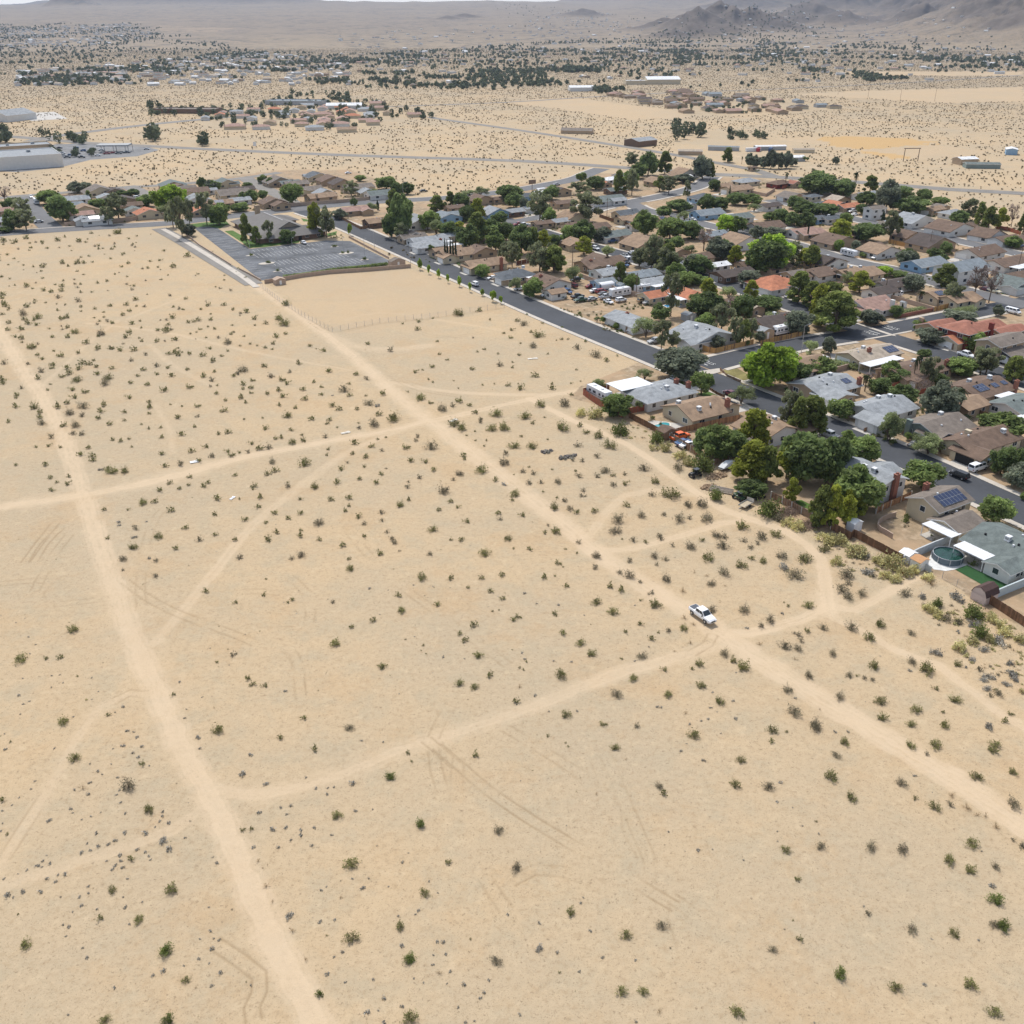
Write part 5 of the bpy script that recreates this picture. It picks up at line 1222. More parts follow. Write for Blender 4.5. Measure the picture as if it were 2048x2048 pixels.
SHRUBS = """
236 464 14o; 183 466 5o; 53 475 9o; 257 477 4o; 115 480 8o; 159 482 9o; 7 482 9o; 29 482 11o; 60 486 4o; 85 487 4o; 266 488 4o; 197 491 5o; 139 492 4o; 62 495 5o; 95 496 5o; 197 497 5o; 224 498 5o; 143 501 3o; 247 507 5o; 15 509
5o; 376 511 9o; 178 512 4o; 162 514 4o; 29 517 4o; 221 517 4o; 321 520 6o; 300 522 5o; 185 524 4o; 156 524 9o; 125 525 8o; 168 525 7o; 257 526 6o; 17 529 4o; 47 530 4o; 85 532 11o; 67 533 4o; 347 533 9o; 243 533 5o; 82 542 4o; 155
542 4o; 230 548 4o; 167 549 4o; 254 553 4o; 4 553 4o; 85 556 4o; 20 557 4o; 127 561 4o; 214 562 5o; 111 569 4o; 30 570 4o; 125 572 7o; 53 572 8o; 65 577 4o; 87 580 7o; 123 581 7o; 103 583 7o; 5 588 9o; 116 594 9g; 4 595 7o; 270
599 7o; 69 600 4o; 157 601 9g; 92 605 4o; 7 606 11o; 574 607 13o; 254 609 7o; 449 609 7o; 417 610 7o; 221 611 7o; 11 611 9o; 273 612 4o; 53 612 9o; 162 613 5o; 347 613 5o; 18 616 5o; 467 617 4o; 190 617 5o; 365 618 4o; 402 618 5o;
959 620 9o; 115 620 5o; 259 621 7o; 162 622 4o; 493 622 11o; 208 624 4o; 917 625 22o; 47 627 14g; 4 628 6o; 246 629 7o; 134 633 9o; 208 634 4o; 74 634 13o; 346 634 9o; 189 635 4o; 510 636 8o; 866 636 4o; 558 636 13o; 123 637 9o;
422 638 7o; 47 638 7o; 980 639 4o; 397 640 7o; 1035 641 7o; 836 642 7o; 199 642 4o; 18 645 7o; 224 645 7o; 56 646 9o; 264 646 8o; 532 646 7o; 569 646 18o; 805 647 4o; 1049 647 14g; 75 649 7o; 510 650 4o; 465 650 4o; 416 653 4o;
135 654 7o; 283 655 4o; 98 657 4o; 429 657 5o; 834 658 8o; 400 658 5o; 42 658 9o; 1025 659 7o; 16 659 7o; 317 660 7o; 332 661 12o; 150 663 13o; 1062 663 6o; 259 664 8o; 393 664 3o; 1008 666 5o; 203 666 14g; 463 667 6o; 381 667 4o;
1076 668 22o; 552 671 12o; 136 672 10o; 489 672 4o; 105 673 7o; 254 673 9o; 29 673 6o; 946 675 4g; 1021 675 6o; 412 675 4o; 43 676 9o; 1136 678 4o; 351 678 9o; 1124 678 5o; 1113 680 3o; 284 681 6o; 314 682 7o; 875 682 5o; 455 684
14g; 174 685 9o; 547 686 7o; 1041 686 4o; 736 687 7o; 500 687 5o; 621 691 7o; 480 691 4o; 1066 691 13g; 64 693 14o; 1154 695 13g; 530 695 6o; 221 696 7o; 196 696 11o; 418 696 7o; 632 697 3o; 969 698 5o; 545 698 4o; 241 699 9o; 268
699 9o; 781 700 11g; 108 701 5o; 455 701 5o; 646 701 8o; 955 703 4o; 350 704 9o; 156 705 7o; 1096 707 4o; 379 707 7o; 996 707 4o; 879 708 5o; 1191 708 22g; 292 708 7g; 357 708 9o; 75 709 7o; 1038 709 6o; 406 710 9o; 443 711 6o;
122 711 9o; 83 717 7o; 895 719 5o; 263 720 7g; 187 720 6o; 1213 720 9o; 426 721 9o; 1025 724 4o; 165 724 13o; 10 725 11g; 597 726 8o; 56 727 7g; 179 727 9o; 1000 728 13g; 106 728 11o; 313 730 12g; 528 731 9o; 194 733 7o; 864 733
7o; 1025 734 5o; 337 734 7o; 105 735 7o; 134 735 9o; 159 736 9o; 224 736 7o; 944 737 8o; 375 738 7o; 487 738 22g; 287 739 8o; 845 739 4o; 1153 739 4o; 83 740 13g; 658 741 12o; 429 742 6o; 579 743 7g; 832 743 7o; 475 746 11g; 138
746 12o; 712 747 11o; 313 747 7o; 195 747 9o; 1070 750 13o; 343 750 9o; 542 751 12g; 407 751 9o; 275 751 6o; 467 751 7o; 124 752 10o; 217 754 14o; 76 755 9o; 733 756 10g; 857 758 4o; 154 758 16o; 4 758 12o; 564 759 9o; 424 759 9g;
505 760 7o; 907 761 3o; 1161 762 3o; 628 763 6o; 866 764 4o; 261 765 7o; 211 765 16g; 7 765 9o; 1143 766 4o; 576 766 8o; 989 767 3o; 486 767 9o; 699 767 5o; 1104 767 5o; 101 768 4o; 295 768 9o; 965 769 4o; 1017 770 7o; 435 770 4o;
421 772 5g; 643 773 6o; 502 774 11o; 379 774 9o; 43 775 7g; 1042 775 13o; 1104 775 12o; 917 776 3o; 486 777 6o; 607 778 10o; 689 778 18g; 143 778 9o; 557 779 9o; 328 779 13o; 95 779 5o; 815 783 4o; 170 783 9o; 502 785 6o; 765 786
12o; 433 786 7o; 535 787 7o; 33 788 10o; 643 788 7o; 1142 789 7o; 665 790 5b; 698 790 8o; 732 791 4o; 568 791 12o; 482 794 9o; 257 794 10o; 147 794 9o; 33 794 6o; 839 795 16o; 611 797 9o; 451 800 6o; 918 801 13o; 299 803 6o; 491
804 6o; 738 805 16g; 861 805 7o; 134 805 9o; 1129 805 24g; 1081 807 21o; 341 808 4o; 559 809 7o; 208 809 11o; 664 810 9o; 906 810 9g; 755 810 10b; 940 810 7o; 167 811 17g; 395 811 10o; 31 812 11o; 364 812 4o; 116 812 13o; 299 813
9o; 69 813 14o; 591 814 7o; 678 817 9o; 884 817 18g; 714 817 7o; 449 820 12o; 201 821 12o; 80 824 9o; 951 824 9o; 248 824 7o; 138 825 16g; 1161 825 22y; 991 826 18o; 298 826 6o; 1192 827 29y; 758 828 11o; 574 830 14o; 165 830 9g;
1049 831 18o; 395 832 6g; 1089 834 4o; 357 834 11o; 80 834 9o; 525 835 4o; 196 835 9o; 789 835 24o; 624 837 9o; 962 838 8g; 488 838 4o; 660 839 7o; 249 840 5o; 17 842 7o; 961 843 7g; 84 845 14g; 717 845 4o; 1066 845 7o; 655 846
6o; 219 847 9o; 748 847 20g; 908 847 17o; 283 848 4o; 1160 849 11o; 128 850 9o; 152 850 14g; 389 852 6o; 674 854 4o; 1009 854 24o; 1127 854 20o; 322 854 5o; 924 854 22o; 532 855 11o; 718 855 7g; 298 856 5o; 984 856 16o; 582 859
7o; 1240 862 29d; 950 862 4o; 455 864 9o; 1172 864 9o; 146 865 12g; 437 866 7o; 165 867 9g; 363 867 12o; 604 869 5o; 1197 870 16o; 933 870 4o; 651 872 10g; 103 872 12g; 1043 872 5o; 835 872 7g; 324 873 7o; 563 874 7o; 772 874 4o;
551 876 7o; 258 877 5o; 1095 878 4o; 1312 878 29d; 755 878 5o; 225 878 7o; 607 879 11o; 973 880 4o; 832 880 7g; 951 880 4o; 242 881 7o; 585 883 14o; 709 884 13o; 502 886 7o; 1220 889 24o; 1156 889 13g; 1029 890 17o; 99 890 7o; 968
891 4o; 862 891 20g; 1064 891 16o; 744 892 8o; 411 893 8o; 264 893 4o; 538 893 13g; 120 893 6o; 72 893 5o; 177 894 10o; 812 894 12o; 1331 896 19y; 1306 896 12y; 520 896 13o; 657 897 6o; 764 900 7g; 454 902 7o; 382 902 9o; 496 903
7g; 1095 903 11b; 478 904 5o; 705 906 7o; 324 906 11o; 1012 906 9g; 161 908 9o; 654 909 5o; 927 909 12o; 463 910 9o; 185 910 12o; 424 911 12g; 1360 911 19y; 1194 911 12g; 1143 912 14b; 732 912 9o; 1127 915 12b; 929 917 6o; 187 919
11o; 1146 920 6g; 1165 920 10g; 822 920 12o; 399 921 9o; 849 922 9o; 545 922 14g; 1008 923 17g; 1379 924 23y; 695 924 5g; 607 925 18o; 362 926 13g; 91 928 11o; 32 929 6o; 330 930 11o; 729 932 6o; 1404 932 48d; 1356 933 25g; 1058
933 4o; 1288 935 18g; 683 936 11o; 772 936 4g; 217 937 11o; 201 937 9b; 1104 938 4o; 963 938 20o; 1212 939 22g; 867 939 10o; 549 940 13o; 1151 941 5o; 225 941 16o; 250 941 14o; 1046 941 11g; 1067 945 9g; 762 946 10o; 919 946 14g;
1250 947 7g; 534 947 9o; 1028 948 3o; 471 949 7o; 1227 950 7o; 1194 950 12g; 1158 950 12g; 138 952 6o; 380 953 7o; 839 953 9g; 101 954 8o; 719 956 10o; 907 958 7g; 991 958 9o; 1310 962 14o; 674 962 13o; 1116 962 14g; 1082 963 10g;
817 963 5g; 113 964 5o; 576 964 4o; 752 964 9o; 417 964 7o; 1057 965 11g; 340 965 8o; 1252 966 11o; 137 966 10o; 1009 967 11b; 1227 968 13g; 377 969 6o; 407 970 11o; 509 971 9o; 575 972 9g; 815 972 11g; 629 972 14o; 359 976 7o;
507 977 5o; 103 979 10o; 1167 979 10g; 321 980 9o; 886 980 18g; 1086 983 4o; 1342 984 35o; 1030 986 16o; 1304 988 12g; 1165 990 11g; 1433 992 27d; 520 993 9o; 1114 994 5o; 384 994 2o; 699 995 9o; 435 996 13o; 479 997 4o; 602 997
7o; 661 998 9o; 817 998 7o; 1129 1000 9g; 1024 1000 6o; 311 1002 9o; 902 1002 8o; 286 1004 14o; 800 1008 14o; 1376 1008 17g; 1402 1008 19g; 1253 1009 12o; 698 1010 6o; 1108 1013 16o; 917 1013 7o; 516 1013 9o; 1140 1016 13g; 257
1018 5o; 878 1018 10o; 209 1018 7o; 342 1019 12o; 690 1020 7o; 1538 1021 41d; 1188 1021 12o; 1153 1023 11o; 763 1023 11g; 997 1025 9o; 601 1025 10o; 550 1025 9o; 430 1027 10o; 1328 1028 10g; 1043 1029 11o; 1283 1030 14g; 718 1032
9o; 1413 1033 27g; 576 1035 8o; 1379 1035 8g; 1559 1035 27g; 1358 1036 25g; 1236 1037 25g; 1000 1037 7g; 490 1038 9o; 764 1040 7g; 932 1042 9o; 293 1042 5b; 237 1043 7b; 1577 1044 23y; 532 1044 7o; 638 1044 17g; 729 1046 8g; 238
1049 7b; 1096 1050 5g; 1485 1052 19o; 1596 1052 23y; 372 1054 9o; 271 1055 11g; 1606 1056 12g; 866 1057 14o; 602 1059 6o; 1231 1060 18g; 1112 1061 16o; 775 1063 7g; 554 1063 9o; 1090 1064 7o; 1551 1066 23o; 430 1068 8o; 1433 1069
17g; 601 1070 9o; 1319 1070 12g; 317 1071 14o; 1523 1071 19g; 729 1072 7o; 268 1072 10b; 1449 1072 12g; 216 1074 7o; 1016 1075 14o; 1322 1076 10g; 1652 1077 29y; 399 1077 13g; 537 1077 13o; 784 1077 9g; 1244 1077 4o; 470 1078 10o;
639 1078 7o; 922 1078 11o; 1487 1079 12g; 1404 1079 8o; 1683 1079 27y; 1667 1079 25y; 902 1079 5o; 1266 1079 12g; 1291 1083 7o; 1157 1083 10g; 789 1084 9g; 1515 1085 8g; 1446 1089 25g; 686 1089 12o; 1345 1090 7g; 268 1092 14o;
1381 1092 17g; 1501 1093 12g; 1027 1096 4o; 352 1096 8o; 1059 1097 8o; 1131 1097 4o; 1648 1097 19o; 1710 1099 37y; 799 1101 4g; 759 1104 13o; 969 1104 18o; 1154 1105 4o; 860 1107 9g; 604 1109 14g; 1310 1110 14g; 1193 1110 16g;
1731 1110 19b; 1564 1111 19g; 1416 1112 25o; 480 1113 13g; 1606 1114 29o; 298 1115 7b; 584 1115 10g; 246 1116 14g; 1504 1116 9o; 1330 1116 12g; 698 1117 6o; 1259 1120 11g; 1526 1120 14o; 312 1120 8g; 1756 1120 25y; 1673 1122 21y;
1116 1124 12o; 1781 1125 41y; 1482 1128 21o; 1313 1128 6g; 1567 1133 19b; 1190 1133 12g; 1126 1133 3o; 699 1136 14o; 1828 1139 19y; 246 1139 5g; 1737 1140 25b; 1448 1143 23g; 1389 1143 5t; 1239 1143 11g; 1809 1144 27y; 1590 1145
35g; 1693 1145 31g; 1004 1148 12o; 1258 1149 17g; 1770 1149 17y; 1414 1150 7t; 1110 1151 4o; 311 1151 9g; 1746 1151 10g; 1088 1152 12o; 844 1153 16o; 1855 1154 17y; 963 1154 10o; 902 1155 11o; 1789 1156 23y; 532 1157 4o; 1332 1157
21g; 1280 1162 7g; 1861 1163 19t; 1698 1165 12g; 1422 1166 14g; 827 1169 4b; 1220 1170 12o; 1450 1170 5t; 1132 1171 11o; 866 1172 3b; 900 1174 3b; 936 1174 6o; 739 1175 7b; 1683 1176 25g; 1242 1178 13o; 776 1179 3b; 1366 1179 14t;
980 1181 10o; 412 1181 9o; 1302 1184 9g; 1049 1185 7b; 1723 1185 21g; 1809 1185 19g; 528 1188 7o; 797 1189 9o; 1913 1189 25b; 1843 1191 16b; 1696 1192 19g; 1005 1195 10o; 585 1198 7o; 1282 1199 5o; 1923 1201 12b; 1193 1202 14o;
666 1203 7g; 576 1204 5o; 470 1204 7o; 1568 1204 3o; 1073 1206 5b; 875 1207 12o; 1875 1208 17d; 1312 1208 19o; 1117 1208 6b; 1270 1209 4b; 1617 1209 16o; 1576 1211 5o; 1856 1215 23y; 1423 1218 16g; 1488 1218 19g; 803 1219 14o; 998
1219 3o; 985 1221 4o; 1226 1222 16o; 1944 1225 37d; 1565 1225 7b; 1110 1226 9o; 1875 1228 19y; 1169 1229 4b; 1370 1232 13t; 1036 1232 9o; 1983 1234 25y; 1892 1235 17g; 1027 1238 9o; 1540 1239 16g; 746 1239 9o; 1915 1242 17g; 1944
1244 23b; 32 1244 4b; 1387 1245 11t; 1282 1246 11o; 1762 1246 23o; 2000 1248 23y; 946 1249 13o; 1521 1250 12g; 1703 1251 25g; 703 1252 10o; 1646 1253 15g; 1493 1254 8b; 1368 1255 14o; 146 1257 17o; 1336 1260 11g; 1614 1260 11o;
1917 1262 10b; 1252 1263 7o; 1317 1263 5o; 2010 1263 23y; 1126 1264 13o; 1822 1264 14g; 920 1265 8o; 1959 1265 29d; 1595 1266 13g; 57 1272 4b; 1737 1274 19o; 1303 1275 12o; 2039 1277 23y; 1977 1277 17y; 811 1278 3o; 930 1279 12o;
1998 1279 25b; 1602 1280 9g; 1945 1281 17y; 672 1283 18o; 1161 1284 14o; 1382 1284 9t; 1519 1286 11t; 71 1288 4b; 1570 1289 19g; 847 1289 4o; 1298 1292 4b; 1918 1294 19y; 1596 1296 14g; 1969 1297 17b; 1349 1301 5t; 1871 1302 19b;
1044 1304 6b; 1450 1305 16g; 1665 1305 15g; 1183 1305 15o; 852 1306 3o; 60 1306 4b; 467 1308 9g; 958 1309 16o; 1283 1310 16g; 886 1312 6b; 120 1313 9o; 91 1315 7o; 42 1315 20o; 1243 1316 5o; 1944 1316 14b; 1590 1316 9t; 1050 1316
6b; 1466 1318 13o; 1270 1320 5b; 1107 1320 4b; 1823 1321 17g; 1143 1322 5b; 1053 1322 4o; 434 1323 5o; 2020 1324 14b; 1399 1326 14o; 1915 1326 14o; 1745 1329 23o; 766 1331 14o; 1486 1331 20o; 1932 1332 8b; 1039 1334 4o; 1853 1335
31o; 1384 1336 6o; 1327 1337 11o; 1959 1337 12g; 1047 1338 4o; 1820 1339 8b; 1472 1343 4b; 2023 1344 19b; 1121 1346 23o; 1996 1348 6g; 120 1348 4b; 1698 1348 14g; 1617 1349 16g; 980 1349 12o; 103 1350 4b; 1977 1350 17b; 1715 1350
5o; 155 1351 4o; 2027 1354 17b; 1729 1354 10g; 183 1354 4b; 46 1355 4b; 1266 1355 14o; 495 1355 9o; 1968 1357 14b; 1745 1358 10g; 359 1362 5b; 126 1364 4b; 918 1364 14o; 2013 1366 14b; 506 1367 9o; 1402 1369 16o; 528 1370 9o; 947
1372 14o; 1039 1372 8t; 102 1373 4b; 1975 1375 14b; 1870 1375 9o; 1575 1375 21g; 571 1380 7b; 2043 1381 14t; 1425 1383 5b; 1996 1384 17g; 1234 1386 19g; 1336 1387 16o; 346 1388 7o; 1981 1389 8g; 1070 1389 7b; 37 1389 7b; 1679 1391
21g; 405 1393 4b; 1591 1394 6b; 1911 1395 23o; 173 1398 3y; 1761 1399 23o; 1441 1400 17o; 1466 1400 6b; 1032 1401 13o; 58 1401 5b; 46 1407 5b; 246 1411 7b; 1315 1412 7b; 1421 1413 6b; 1323 1413 6b; 428 1414 4t; 1832 1417 17o; 373
1417 4b; 1640 1418 5t; 1589 1420 28g; 1154 1420 5b; 1098 1421 4b; 1886 1423 6o; 230 1423 4b; 1372 1424 7t; 2021 1426 8o; 1132 1427 16o; 40 1427 4b; 216 1428 7o; 146 1432 4b; 1765 1433 17o; 608 1434 9o; 369 1434 5b; 1472 1435 8b;
1416 1436 6b; 2010 1439 12o; 127 1439 19o; 1402 1440 5b; 1821 1445 15o; 1379 1446 6b; 1630 1446 19g; 1206 1446 12o; 1891 1449 16o; 1275 1450 9g; 1978 1451 16b; 699 1453 16g; 1632 1453 19g; 435 1457 18o; 1545 1458 17o; 254 1459 7b;
268 1462 5b; 1573 1462 5o; 1696 1462 6b; 1670 1462 7b; 1442 1465 4b; 9 1466 4b; 1386 1466 18o; 1096 1470 5o; 397 1472 11b; 274 1472 7b; 561 1474 9o; 1543 1480 10o; 723 1480 5b; 21 1482 4o; 766 1482 4b; 1689 1483 17o; 1131 1484 3o;
1373 1486 4b; 1991 1486 17o; 1823 1488 16o; 1869 1488 18o; 246 1490 8b; 284 1491 7b; 1230 1492 14o; 1136 1492 4o; 400 1495 6b; 109 1495 5b; 630 1496 12o; 226 1496 4b; 11 1496 7b; 1986 1498 17o; 1362 1500 6b; 266 1504 6b; 816 1504
7o; 951 1506 13o; 1854 1506 7g; 502 1507 9b; 1672 1508 14g; 276 1512 7b; 149 1515 18o; 1253 1517 5t; 1407 1518 8b; 1482 1518 15o; 823 1521 4o; 180 1526 4b; 284 1526 9o; 222 1526 4b; 298 1530 4b; 196 1540 7b; 2026 1543 14o; 484
1545 13b; 204 1547 4b; 1829 1549 7b; 780 1551 14d; 1952 1551 22o; 1661 1552 20o; 612 1553 5b; 235 1553 6b; 70 1560 5b; 1561 1563 8b; 1803 1563 23g; 179 1563 7b; 704 1564 11b; 532 1566 9b; 257 1567 30g; 1471 1567 16o; 1318 1570
14g; 1537 1571 18g; 668 1572 5b; 632 1574 7b; 655 1574 5b; 165 1574 13t; 62 1576 4b; 149 1578 6b; 239 1579 5b; 1327 1584 13o; 654 1586 7b; 176 1586 7b; 1193 1586 6t; 232 1588 6b; 1904 1588 14t; 1705 1592 18o; 38 1593 4b; 1831 1595
7o; 4 1598 9o; 1554 1602 7b; 241 1603 6b; 2027 1605 25g; 1901 1606 12g; 24 1608 4b; 582 1609 7b; 1870 1611 17o; 1934 1613 16t; 561 1613 6b; 1585 1614 3b; 141 1616 7b; 745 1617 4b; 298 1617 17o; 711 1619 7b; 4 1620 5b; 325 1621 6b;
519 1622 9b; 201 1623 4b; 145 1624 4b; 251 1625 6b; 573 1627 6b; 1955 1628 9t; 675 1629 17o; 1971 1629 11t; 325 1630 6b; 182 1631 5b; 163 1637 4b; 99 1639 9b; 1632 1641 4o; 319 1641 6b; 338 1643 8b; 5 1645 4b; 842 1646 16d; 1992
1650 16t; 1605 1650 4b; 310 1652 4b; 572 1652 8b; 629 1653 7b; 546 1656 11b; 996 1657 17g; 502 1657 7o; 601 1658 7b; 485 1658 7o; 2 1660 5b; 1555 1661 4b; 1337 1662 4b; 290 1662 12b; 250 1663 9b; 192 1664 8b; 1638 1666 5b; 14 1667
5o; 601 1668 8b; 664 1668 6b; 370 1673 5b; 230 1678 8b; 328 1678 16b; 582 1678 5b; 2026 1678 7g; 1555 1681 4b; 1944 1684 20o; 174 1685 5b; 216 1686 7b; 623 1689 7b; 2045 1690 14g; 754 1690 4b; 1741 1691 22g; 1643 1691 16g; 196
1691 8b; 507 1692 8b; 556 1692 7b; 337 1696 13b; 274 1696 7b; 1805 1696 18g; 1571 1697 16o; 1397 1698 8b; 180 1699 6b; 1964 1701 4b; 290 1702 6b; 163 1703 8b; 817 1704 4b; 240 1708 8b; 93 1709 4b; 298 1710 6b; 262 1716 9o; 301
1717 5b; 1898 1718 20o; 1487 1718 4b; 242 1719 7b; 517 1719 7t; 213 1720 5b; 85 1720 6b; 703 1722 30o; 805 1722 7b; 896 1722 12o; 434 1723 7b; 99 1725 7b; 230 1728 7b; 535 1728 4t; 74 1729 9b; 1991 1730 14g; 1032 1732 19g; 245
1732 7b; 83 1732 5b; 525 1735 4t; 225 1736 7b; 1940 1737 17o; 53 1738 7b; 36 1746 4b; 130 1746 9b; 116 1747 5b; 737 1755 4b; 705 1755 5b; 8 1755 6b; 94 1755 7b; 255 1755 5b; 1595 1756 12o; 858 1760 5b; 111 1761 7b; 533 1768 13t;
1984 1769 12b; 176 1771 6b; 653 1771 4b; 777 1771 4b; 726 1774 9b; 345 1774 20o; 225 1778 14o; 643 1778 6b; 80 1780 10b; 45 1781 9b; 849 1783 15o; 177 1784 5b; 876 1784 4b; 14 1788 12b; 159 1791 7b; 246 1792 4b; 681 1792 7t; 121
1792 4b; 26 1793 5b; 1167 1793 4b; 1991 1796 20d; 545 1801 6t; 284 1802 4b; 1161 1804 6b; 163 1809 7b; 1728 1811 5b; 250 1812 7b; 418 1812 5b; 194 1816 5b; 837 1819 7b; 1141 1821 16o; 145 1822 4b; 1736 1824 12g; 36 1827 4o; 831
1827 4b; 1015 1827 6b; 578 1829 14b; 797 1830 5b; 199 1835 12o; 277 1836 21o; 669 1837 6b; 639 1841 8b; 1079 1844 7b; 259 1846 5b; 126 1847 5b; 1989 1847 16g; 1324 1848 18g; 800 1849 16o; 2006 1849 20d; 138 1851 7b; 1824 1855 22g;
1180 1859 7b; 420 1859 7b; 584 1859 9t; 1908 1864 18o; 1250 1866 18o; 132 1871 4b; 704 1872 20o; 427 1875 4b; 1600 1876 11o; 941 1876 4o; 400 1876 4b; 1864 1876 5b; 438 1877 6b; 1957 1878 5b; 886 1881 8b; 874 1881 7b; 54 1885 19o;
803 1889 9b; 1079 1893 14b; 165 1894 5b; 424 1895 9b; 1545 1896 15g; 333 1899 19d; 685 1901 7b; 1115 1902 7b; 892 1906 6b; 867 1908 4b; 668 1912 6b; 1205 1912 6b; 173 1913 7b; 818 1915 17d; 397 1916 7b; 611 1917 7t; 992 1918 17g;
1271 1918 6b; 418 1925 5b; 866 1928 6b; 367 1930 5b; 326 1939 10b; 900 1940 7b; 1159 1940 6b; 1119 1943 4o; 440 1943 9b; 878 1944 9t; 654 1945 9b; 1681 1946 17d; 305 1949 7b; 828 1955 4b; 746 1957 6b; 977 1958 6b; 371 1958 14o;
691 1962 6b; 847 1964 5b; 894 1965 4b; 928 1966 9b; 1849 1967 8b; 1941 1968 20o; 502 1968 4b; 423 1970 8b; 228 1973 7b; 391 1973 5t; 1791 1974 18o; 1241 1978 23o; 1287 1980 16o; 968 1982 7b; 639 1987 12d; 961 1993 7b; 768 1993 9b;
804 2011 7b; 916 2012 6b; 757 2019 4b; 1989 2020 20o; 1320 2020 11t; 1475 2021 20o; 733 2022 12b; 1039 2026 7b; 136 2027 4b; 819 2031 30o; 335 2036 22d; 949 2040 5b; 210 2040 18o; 1272 2041 6b; 767 2043 10b; 931 2043 7b;"""
LAND = [('left dirt track', TRK[0][2]), ('upper cross track', TRK[2][2]), ('central dirt track', TRK[5][2]), ('diagonal track', TRK[6][2]), ('lower cross track', TRK[7][2]), ('track behind the gardens', TRK[8][2]),
        ('main road', MAIN), ('chain link field', chain("n 522 575 665 664 1009 615"))]
def beside(p):
    X, Y = np.array([p.x]), np.array([p.y])
    d, n = min((float(seg_dist(X, Y, c)[0]), n) for n, c in LAND)
    return ('beside ' if d < 5 else 'near ' if d < 22 else 'off ') + n
def batch(name, items, mats_of, geo):                      # many small plants in one object: items (x, y, z, width, height, type)
    V, TI, MI, mats, base = [], [], [], [], {}
    for t in mats_of: base[t] = len(mats); mats += SMAT[t]
    for x, y, z, w, h, t in items:
        vs, ti, mi = geo[t][int(rng.integers(len(geo[t])))]
        a = rng.uniform(0, 6.28); c, s = math.cos(a), math.sin(a)
        q = np.stack([(vs[:, 0] * c - vs[:, 1] * s) * w + x, (vs[:, 0] * s + vs[:, 1] * c) * w + y, vs[:, 2] * h + z], 1)
        V.append(q); TI.append(np.clip(ti + rng.uniform(-.15, .15), 0, 1)); MI.append(mi + base[t])
    o = bpy.data.objects.new(name, np_mesh(name, np.concatenate(V), np.concatenate(TI), np.concatenate(MI), mats)); LINK(o)
    return tag(o, kind='stuff')
def plant_shrubs():
    global rng
    rng = np.random.default_rng(77); random.seed(77)
    L = []
    for r in SHRUBS.replace('\n', ' ').split(';'):
        f = r.split()
        if len(f) < 3: continue
        t = f[2][-1]; x, y, w = float(f[0]), float(f[1]), float(f[2][:-1])
        p = P(x, y + .22 * w)
        L.append((w, p, max(.3, w * mpp(x, y) * (1.12 if w > 20 else 1.22 if t == 'b' else 1.42 if w > 9 else 1.75)), t))
    L.sort(key=lambda q: -q[0])
    small = []
    for i, (w, p, d, t) in enumerate(L):
        h = d * random.uniform(.9, 1.2)
        if i < 300:
            nm, look = SHRUB[t][:2]
            o = bpy.data.objects.new(nm, random.choice(SMESH[t])); LINK(o)
            o.location = (p.x, p.y, -.12); o.rotation_euler = (0, 0, random.uniform(0, 6.28)); o.scale = (d, d * random.uniform(.85, 1.15), h)
            size = 'large ' if d > 2.4 else 'small ' if d < 1.0 else ''
            tag(o, spot(size + look + ' ' + beside(p), (p.x, p.y, h * .3)), 'shrub', SHRUB[t][1] + ' shrubs of the desert plot')
        else: small.append((p.x, p.y, -.12, d, h, t))
    pl = poly("n -60 480 180 470 330 466 480 570 560 640 640 720 -60 720")
    for _ in range(330):                                   # the finer scrub of the upper plot
        x, y = rng.uniform(-330, -60), rng.uniform(290, 485)
        if inpoly(np.array([x]), np.array([y]), pl)[0] and min(float(seg_dist(np.array([x]), np.array([y]), c)[0]) / w for w, s, c in TRK[:7]) > 1:
            d = rng.uniform(.7, 2.0); small.append((x, y, -.06, d, d, 'oggo'[int(rng.integers(4))]))
    for _ in range(5200):                                  # seedlings and tufts between the bushes
        x, y = rng.uniform(-330, 190), rng.uniform(62, 480)
        if inpoly(np.array([x]), np.array([y]), TRACT)[0] or abs(x) > y * .75 + 30: continue
        if vnoise(np.array([x / 16.]), np.array([y / 16.]), 4)[0] < .45: continue
        if min(float(seg_dist(np.array([x]), np.array([y]), c)[0]) / w for w, s, c in TRK[:16]) < .7: continue
        d = rng.uniform(.10, .36); small.append((x, y, -.1, d, d * .8, 'bogtbo'[int(rng.integers(6))]))
    batch('small_desert_shrubs', small, SHRUB, SLITE)
    # dry undergrowth along the back fences
    it = []
    for c, n in (("K 60 600 330 560 700 740 900 900 1180 1060 1100 1120 900 960 600 860 300 740 150 660", 130), ("h 1180 960 1500 1060 1760 1200 1900 1280 1800 1330 1500 1180 1250 1080 1100 1060", 110), ("I 0 80 330 180 750 400 850 560 500 560 200 420 0 260", 120), ("j 900 100 1500 150 1932 420 1932 760 1500 520 1100 330", 120), ("j 1300 600 1932 700 1932 1000 1600 1000", 50)):
        pl = poly(c); xs, ys = [q[0] for q in pl], [q[1] for q in pl]
        for _ in range(n):
            x, y = rng.uniform(min(xs), max(xs)), rng.uniform(min(ys), max(ys))
            if inpoly(np.array([x]), np.array([y]), pl)[0]:
                d = rng.uniform(.35, 1.1); it.append((x, y, -.1, d, d * .7, 'ygtyty'[int(rng.integers(6))]))
    batch('dry_undergrowth', it, SHRUB, SLITE)
    # open desert beyond the tract
    n = 270000
    az, r = rng.uniform(-.85, .85, n), np.sqrt(rng.uniform(430 ** 2, 3400 ** 2, n))
    x, y = r * np.sin(az), r * np.cos(az)
    ok = ~inpoly(x, y, TRACT) & ~inpoly(x, y, TRACT2) & (vnoise(x / 60, y / 60, 91) * .6 + vnoise(x / 17, y / 17, 92) * .4 > .28)
